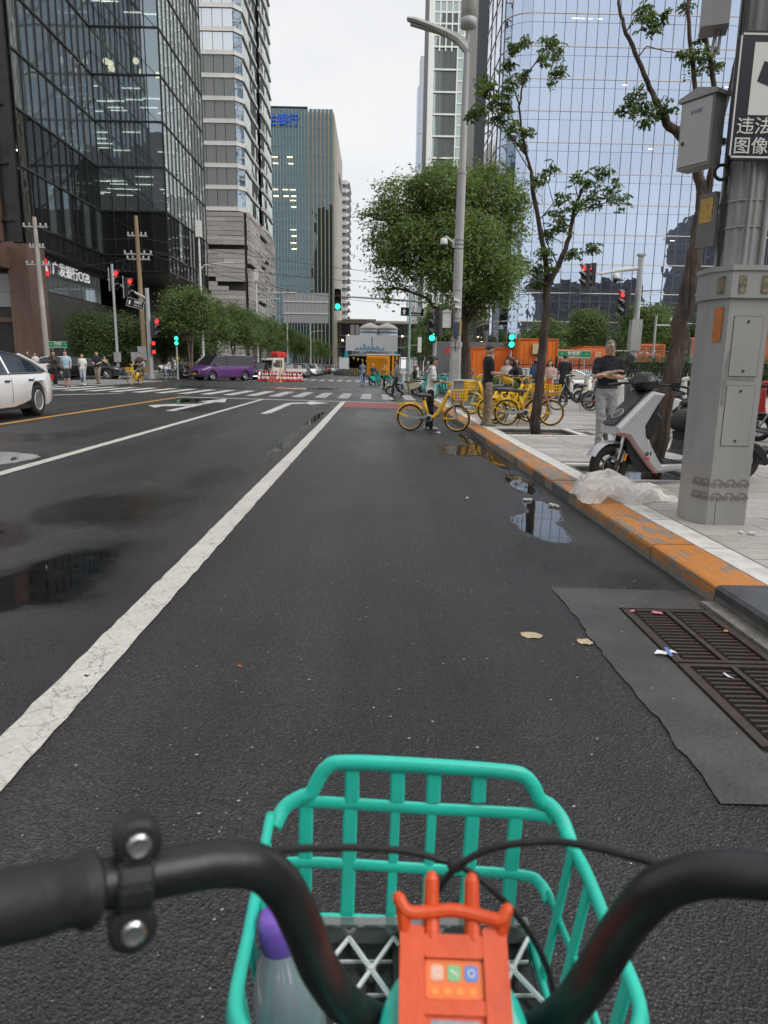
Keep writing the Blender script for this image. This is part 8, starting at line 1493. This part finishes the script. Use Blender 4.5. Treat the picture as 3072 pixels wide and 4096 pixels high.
# orange containers, mesh cages, iron fence, boards on the east side
oc = mat('container_orange', (.72,.17,.02), .5, var=.1, vscale=1.5); ocd = mat('container_dark', (.5,.11,.015), .55); cm = mat('cream_unit', (.55,.46,.28), .6)
def container(label, loc, L_, Wd, Hh, rz=0):
    t = T('site_container', label, 'container', loc, rz, 'orange site containers'); O('body', MB().b2((0,0,.15),(L_,Wd,Hh)), oc, t)
    for i in range(int(L_/.35)): O('rib', MB().b2((.12+i*.35,-.035,.3),(.24+i*.35,0,Hh-.15)), oc, t)
    O('top_rail', MB().b2((-.03,-.06,Hh),(L_+.03,Wd,Hh+.12)).b2((-.04,-.06,.1),(L_+.04,0,.29)), ocd, t); O('frame_post', MB().b2((-.06,-.06,.3),(.1,.0,Hh-.01)).b2((L_-.1,-.06,.3),(L_+.06,.0,Hh-.01)), ocd, t)
    O('air_unit', MB().b2((L_*.35,-.3,Hh-1.0),(L_*.35+.55,-.04,Hh-.3)), cm, t); O('air_unit', MB().b2((L_*.35-.1,-.3,.9),(L_*.35+.6,-.04,1.5)), hw_, t)
    return t
container('tall orange site container behind the thin tree', (10.5,53,.1), 2.9, 5, 3.4); container('orange site container left of the thin tree', (7.3,55,.1), 3.3, 5, 2.75); container('orange container right of the crossed arms man head', (16.2,56,.1), 2.4, 4, 3.0)
gh = T('grey_hoarding', 'dark grey low wall with red lettering behind the shrub', 'hoarding', (4.6,57,.05)); O('panel', MB().b2((0,0,0),(5.6,.2,3.4)), mat('hoarding_grey', (.12,.125,.13), .6), gh); text('天平', .6, mat('red_letters', (.6,.05,.03), .5), gh, (1.6,-.02,2.6), FRONT, 1.7, bold=.02)
cg = mat('cage_orange', (.70,.20,.09), .5)
def cage(label, x0, x1, y, z0, z1):
    t = T('mesh_cage', label, 'mesh cage', (x0,y,z0), group='orange mesh cages'); w = x1-x0; h = z1-z0
    O('frame', MB().b2((0,0,0),(w,.06,.07)).b2((0,0,h-.07),(w,.06,h)).b2((0,0,.071),(.07,.06,h-.071)).b2((w-.07,0,.071),(w,.06,h-.071)).b2((0,1.2,0),(w,1.26,.07)).b2((0,1.2,h-.07),(w,1.26,h)), cg, t)
    for i in range(1,int(h/.11)): O('bar', MB().b2((.07,.015,i*.11),(w-.07,.04,i*.11+.045)), cg, t)
    for i in range(1,int(w/.5)): O('upright', MB().b2((i*.5,-.01,.07),(i*.5+.05,.012,h-.07)), cg, t)
    O('load', MB().b2((.1,.3,.0),(w-.1,1.1,h*.6)), mat('cage_load', (.45,.28,.2), .7, var=.4, vscale=3), t)
cage('orange mesh cage behind the green street sign', 13.0,15.3,54,1.35,2.9); cage('second orange mesh cage left of the crossed arms man', 15.5,18.0,54,1.4,3.0); cage('orange mesh cage between the grey board and the blue board', 21.6,24.4,50,1.6,3.7); cage('orange mesh cage right of the rough barked trunk', 26.3,30.4,50,1.9,4.4); cage('low orange mesh cage beside the signal pole base', 18.6,21.0,52,1.5,3.3)
iron_b = mat('fence_black', (.014,.014,.015), .5); f_ = T('iron_fence', 'black iron railing fence behind the people and scooters', 'fence', (7.0,38,.1)); bar_ = MB().tube([(0,0,0),(0,0,1.72),(0,0,1.8)], [.014,.014,.003], 5).mesh('bar', iron_b)
for i in range(72): O('bar', bar_, None, f_, (.11*i,0,.05))
O('rail', MB().b2((-.1,-.02,.2),(8,.02,.25)).b2((-.1,-.02,1.5),(8,.02,1.55)), iron_b, f_)
for i in range(4): O('post', MB().b2((-.05+2.6*i,-.05,0),(.05+2.6*i,.05,1.95)), iron_b, f_)
tp = T('site_trailer', 'low white and turquoise site unit behind the iron fence', 'site unit', (9.5,46,.1)); O('body', MB().b2((0,0,0),(7,2,1.3)), hw_, tp)
for i in range(9): O('panel', MB().b2((.15+.75*i,-.03,.5),(.65+.75*i,-.001,1.1)), mat('panel_turq', (.12,.42,.48), .4) if i%2 else trim, tp)
def board(label, x, y, w, h, m, z=.1, extra=None, d=.25):
    t = T('sign_board', label, 'sign board', (x,y,z), group='upright boards behind the hedge'); O('panel', MB().b2((-w/2,0,0),(w/2,d,h)), m, t); O('edge', MB().b2((w/2+.001,-.02,0),(w/2+.06,d,h+.03)), extra or grey, t)
    pr_ = MB()
    for i in range(6): pr_.b2((-w*.3,-.012,h*.35+i*h*.08),(w*.15+(i%3)*w*.08,-.001,h*.35+i*h*.08+h*.03))
    O('print', pr_, mat('print_pale', (.45,.45,.42), .6), t)
board('tall dark brown notice board beside the signal pole', 17.3,40.5,.95,3.1, mat('board_brown', (.05,.042,.035), .6), extra=mat('board_side', (.2,.2,.2), .6)); board('blue information board behind the hedge', 20.0,41,.75,3.0, mat('board_blue', (.06,.14,.30), .5)); board('dark green framed board left of the rough barked trunk', 21.5,41,1.0,3.3, mat('board_green', (.03,.06,.06), .4)); board('small turquoise panel between the two boards', 18.8,43,1.2,2.2, mat('board_turq', (.15,.45,.50), .5))
pb = T('planter_box', 'grey stone planter box beside the tall lamp post', 'planter', (2.75,24.6,.1)); O('box', MB().b2((0,0,0),(.9,.5,.85)), mat('planter_stone', (.20,.20,.20), .6, var=.2, vscale=4), pb); O('cap', MB().b2((-.04,-.04,.851),(.94,.54,.9)), mat('planter_cap', (.55,.55,.54), .5), pb)
# white cloth lying in the basket of the nearest parked bicycle
tissue('white crumpled bag in the basket of the nearest parked yellow bicycle', (4.02,16.36,.84), 5, .06, 12)
bwl = T('low_wall', 'low grey wall and railing under the street trees by the bank corner', 'wall', (-17,64.5,.4)); O('wall', MB().b2((0,0,0),(8,.3,1.0)), grey_stone, bwl)
for i in range(20): O('baluster', MB().b2((.2+.4*i,.1,1.0),(.24+.4*i,.16,1.7)), iron_b, bwl)
O('rail', MB().b2((0,.08,1.7),(8,.18,1.76)), iron_b, bwl)
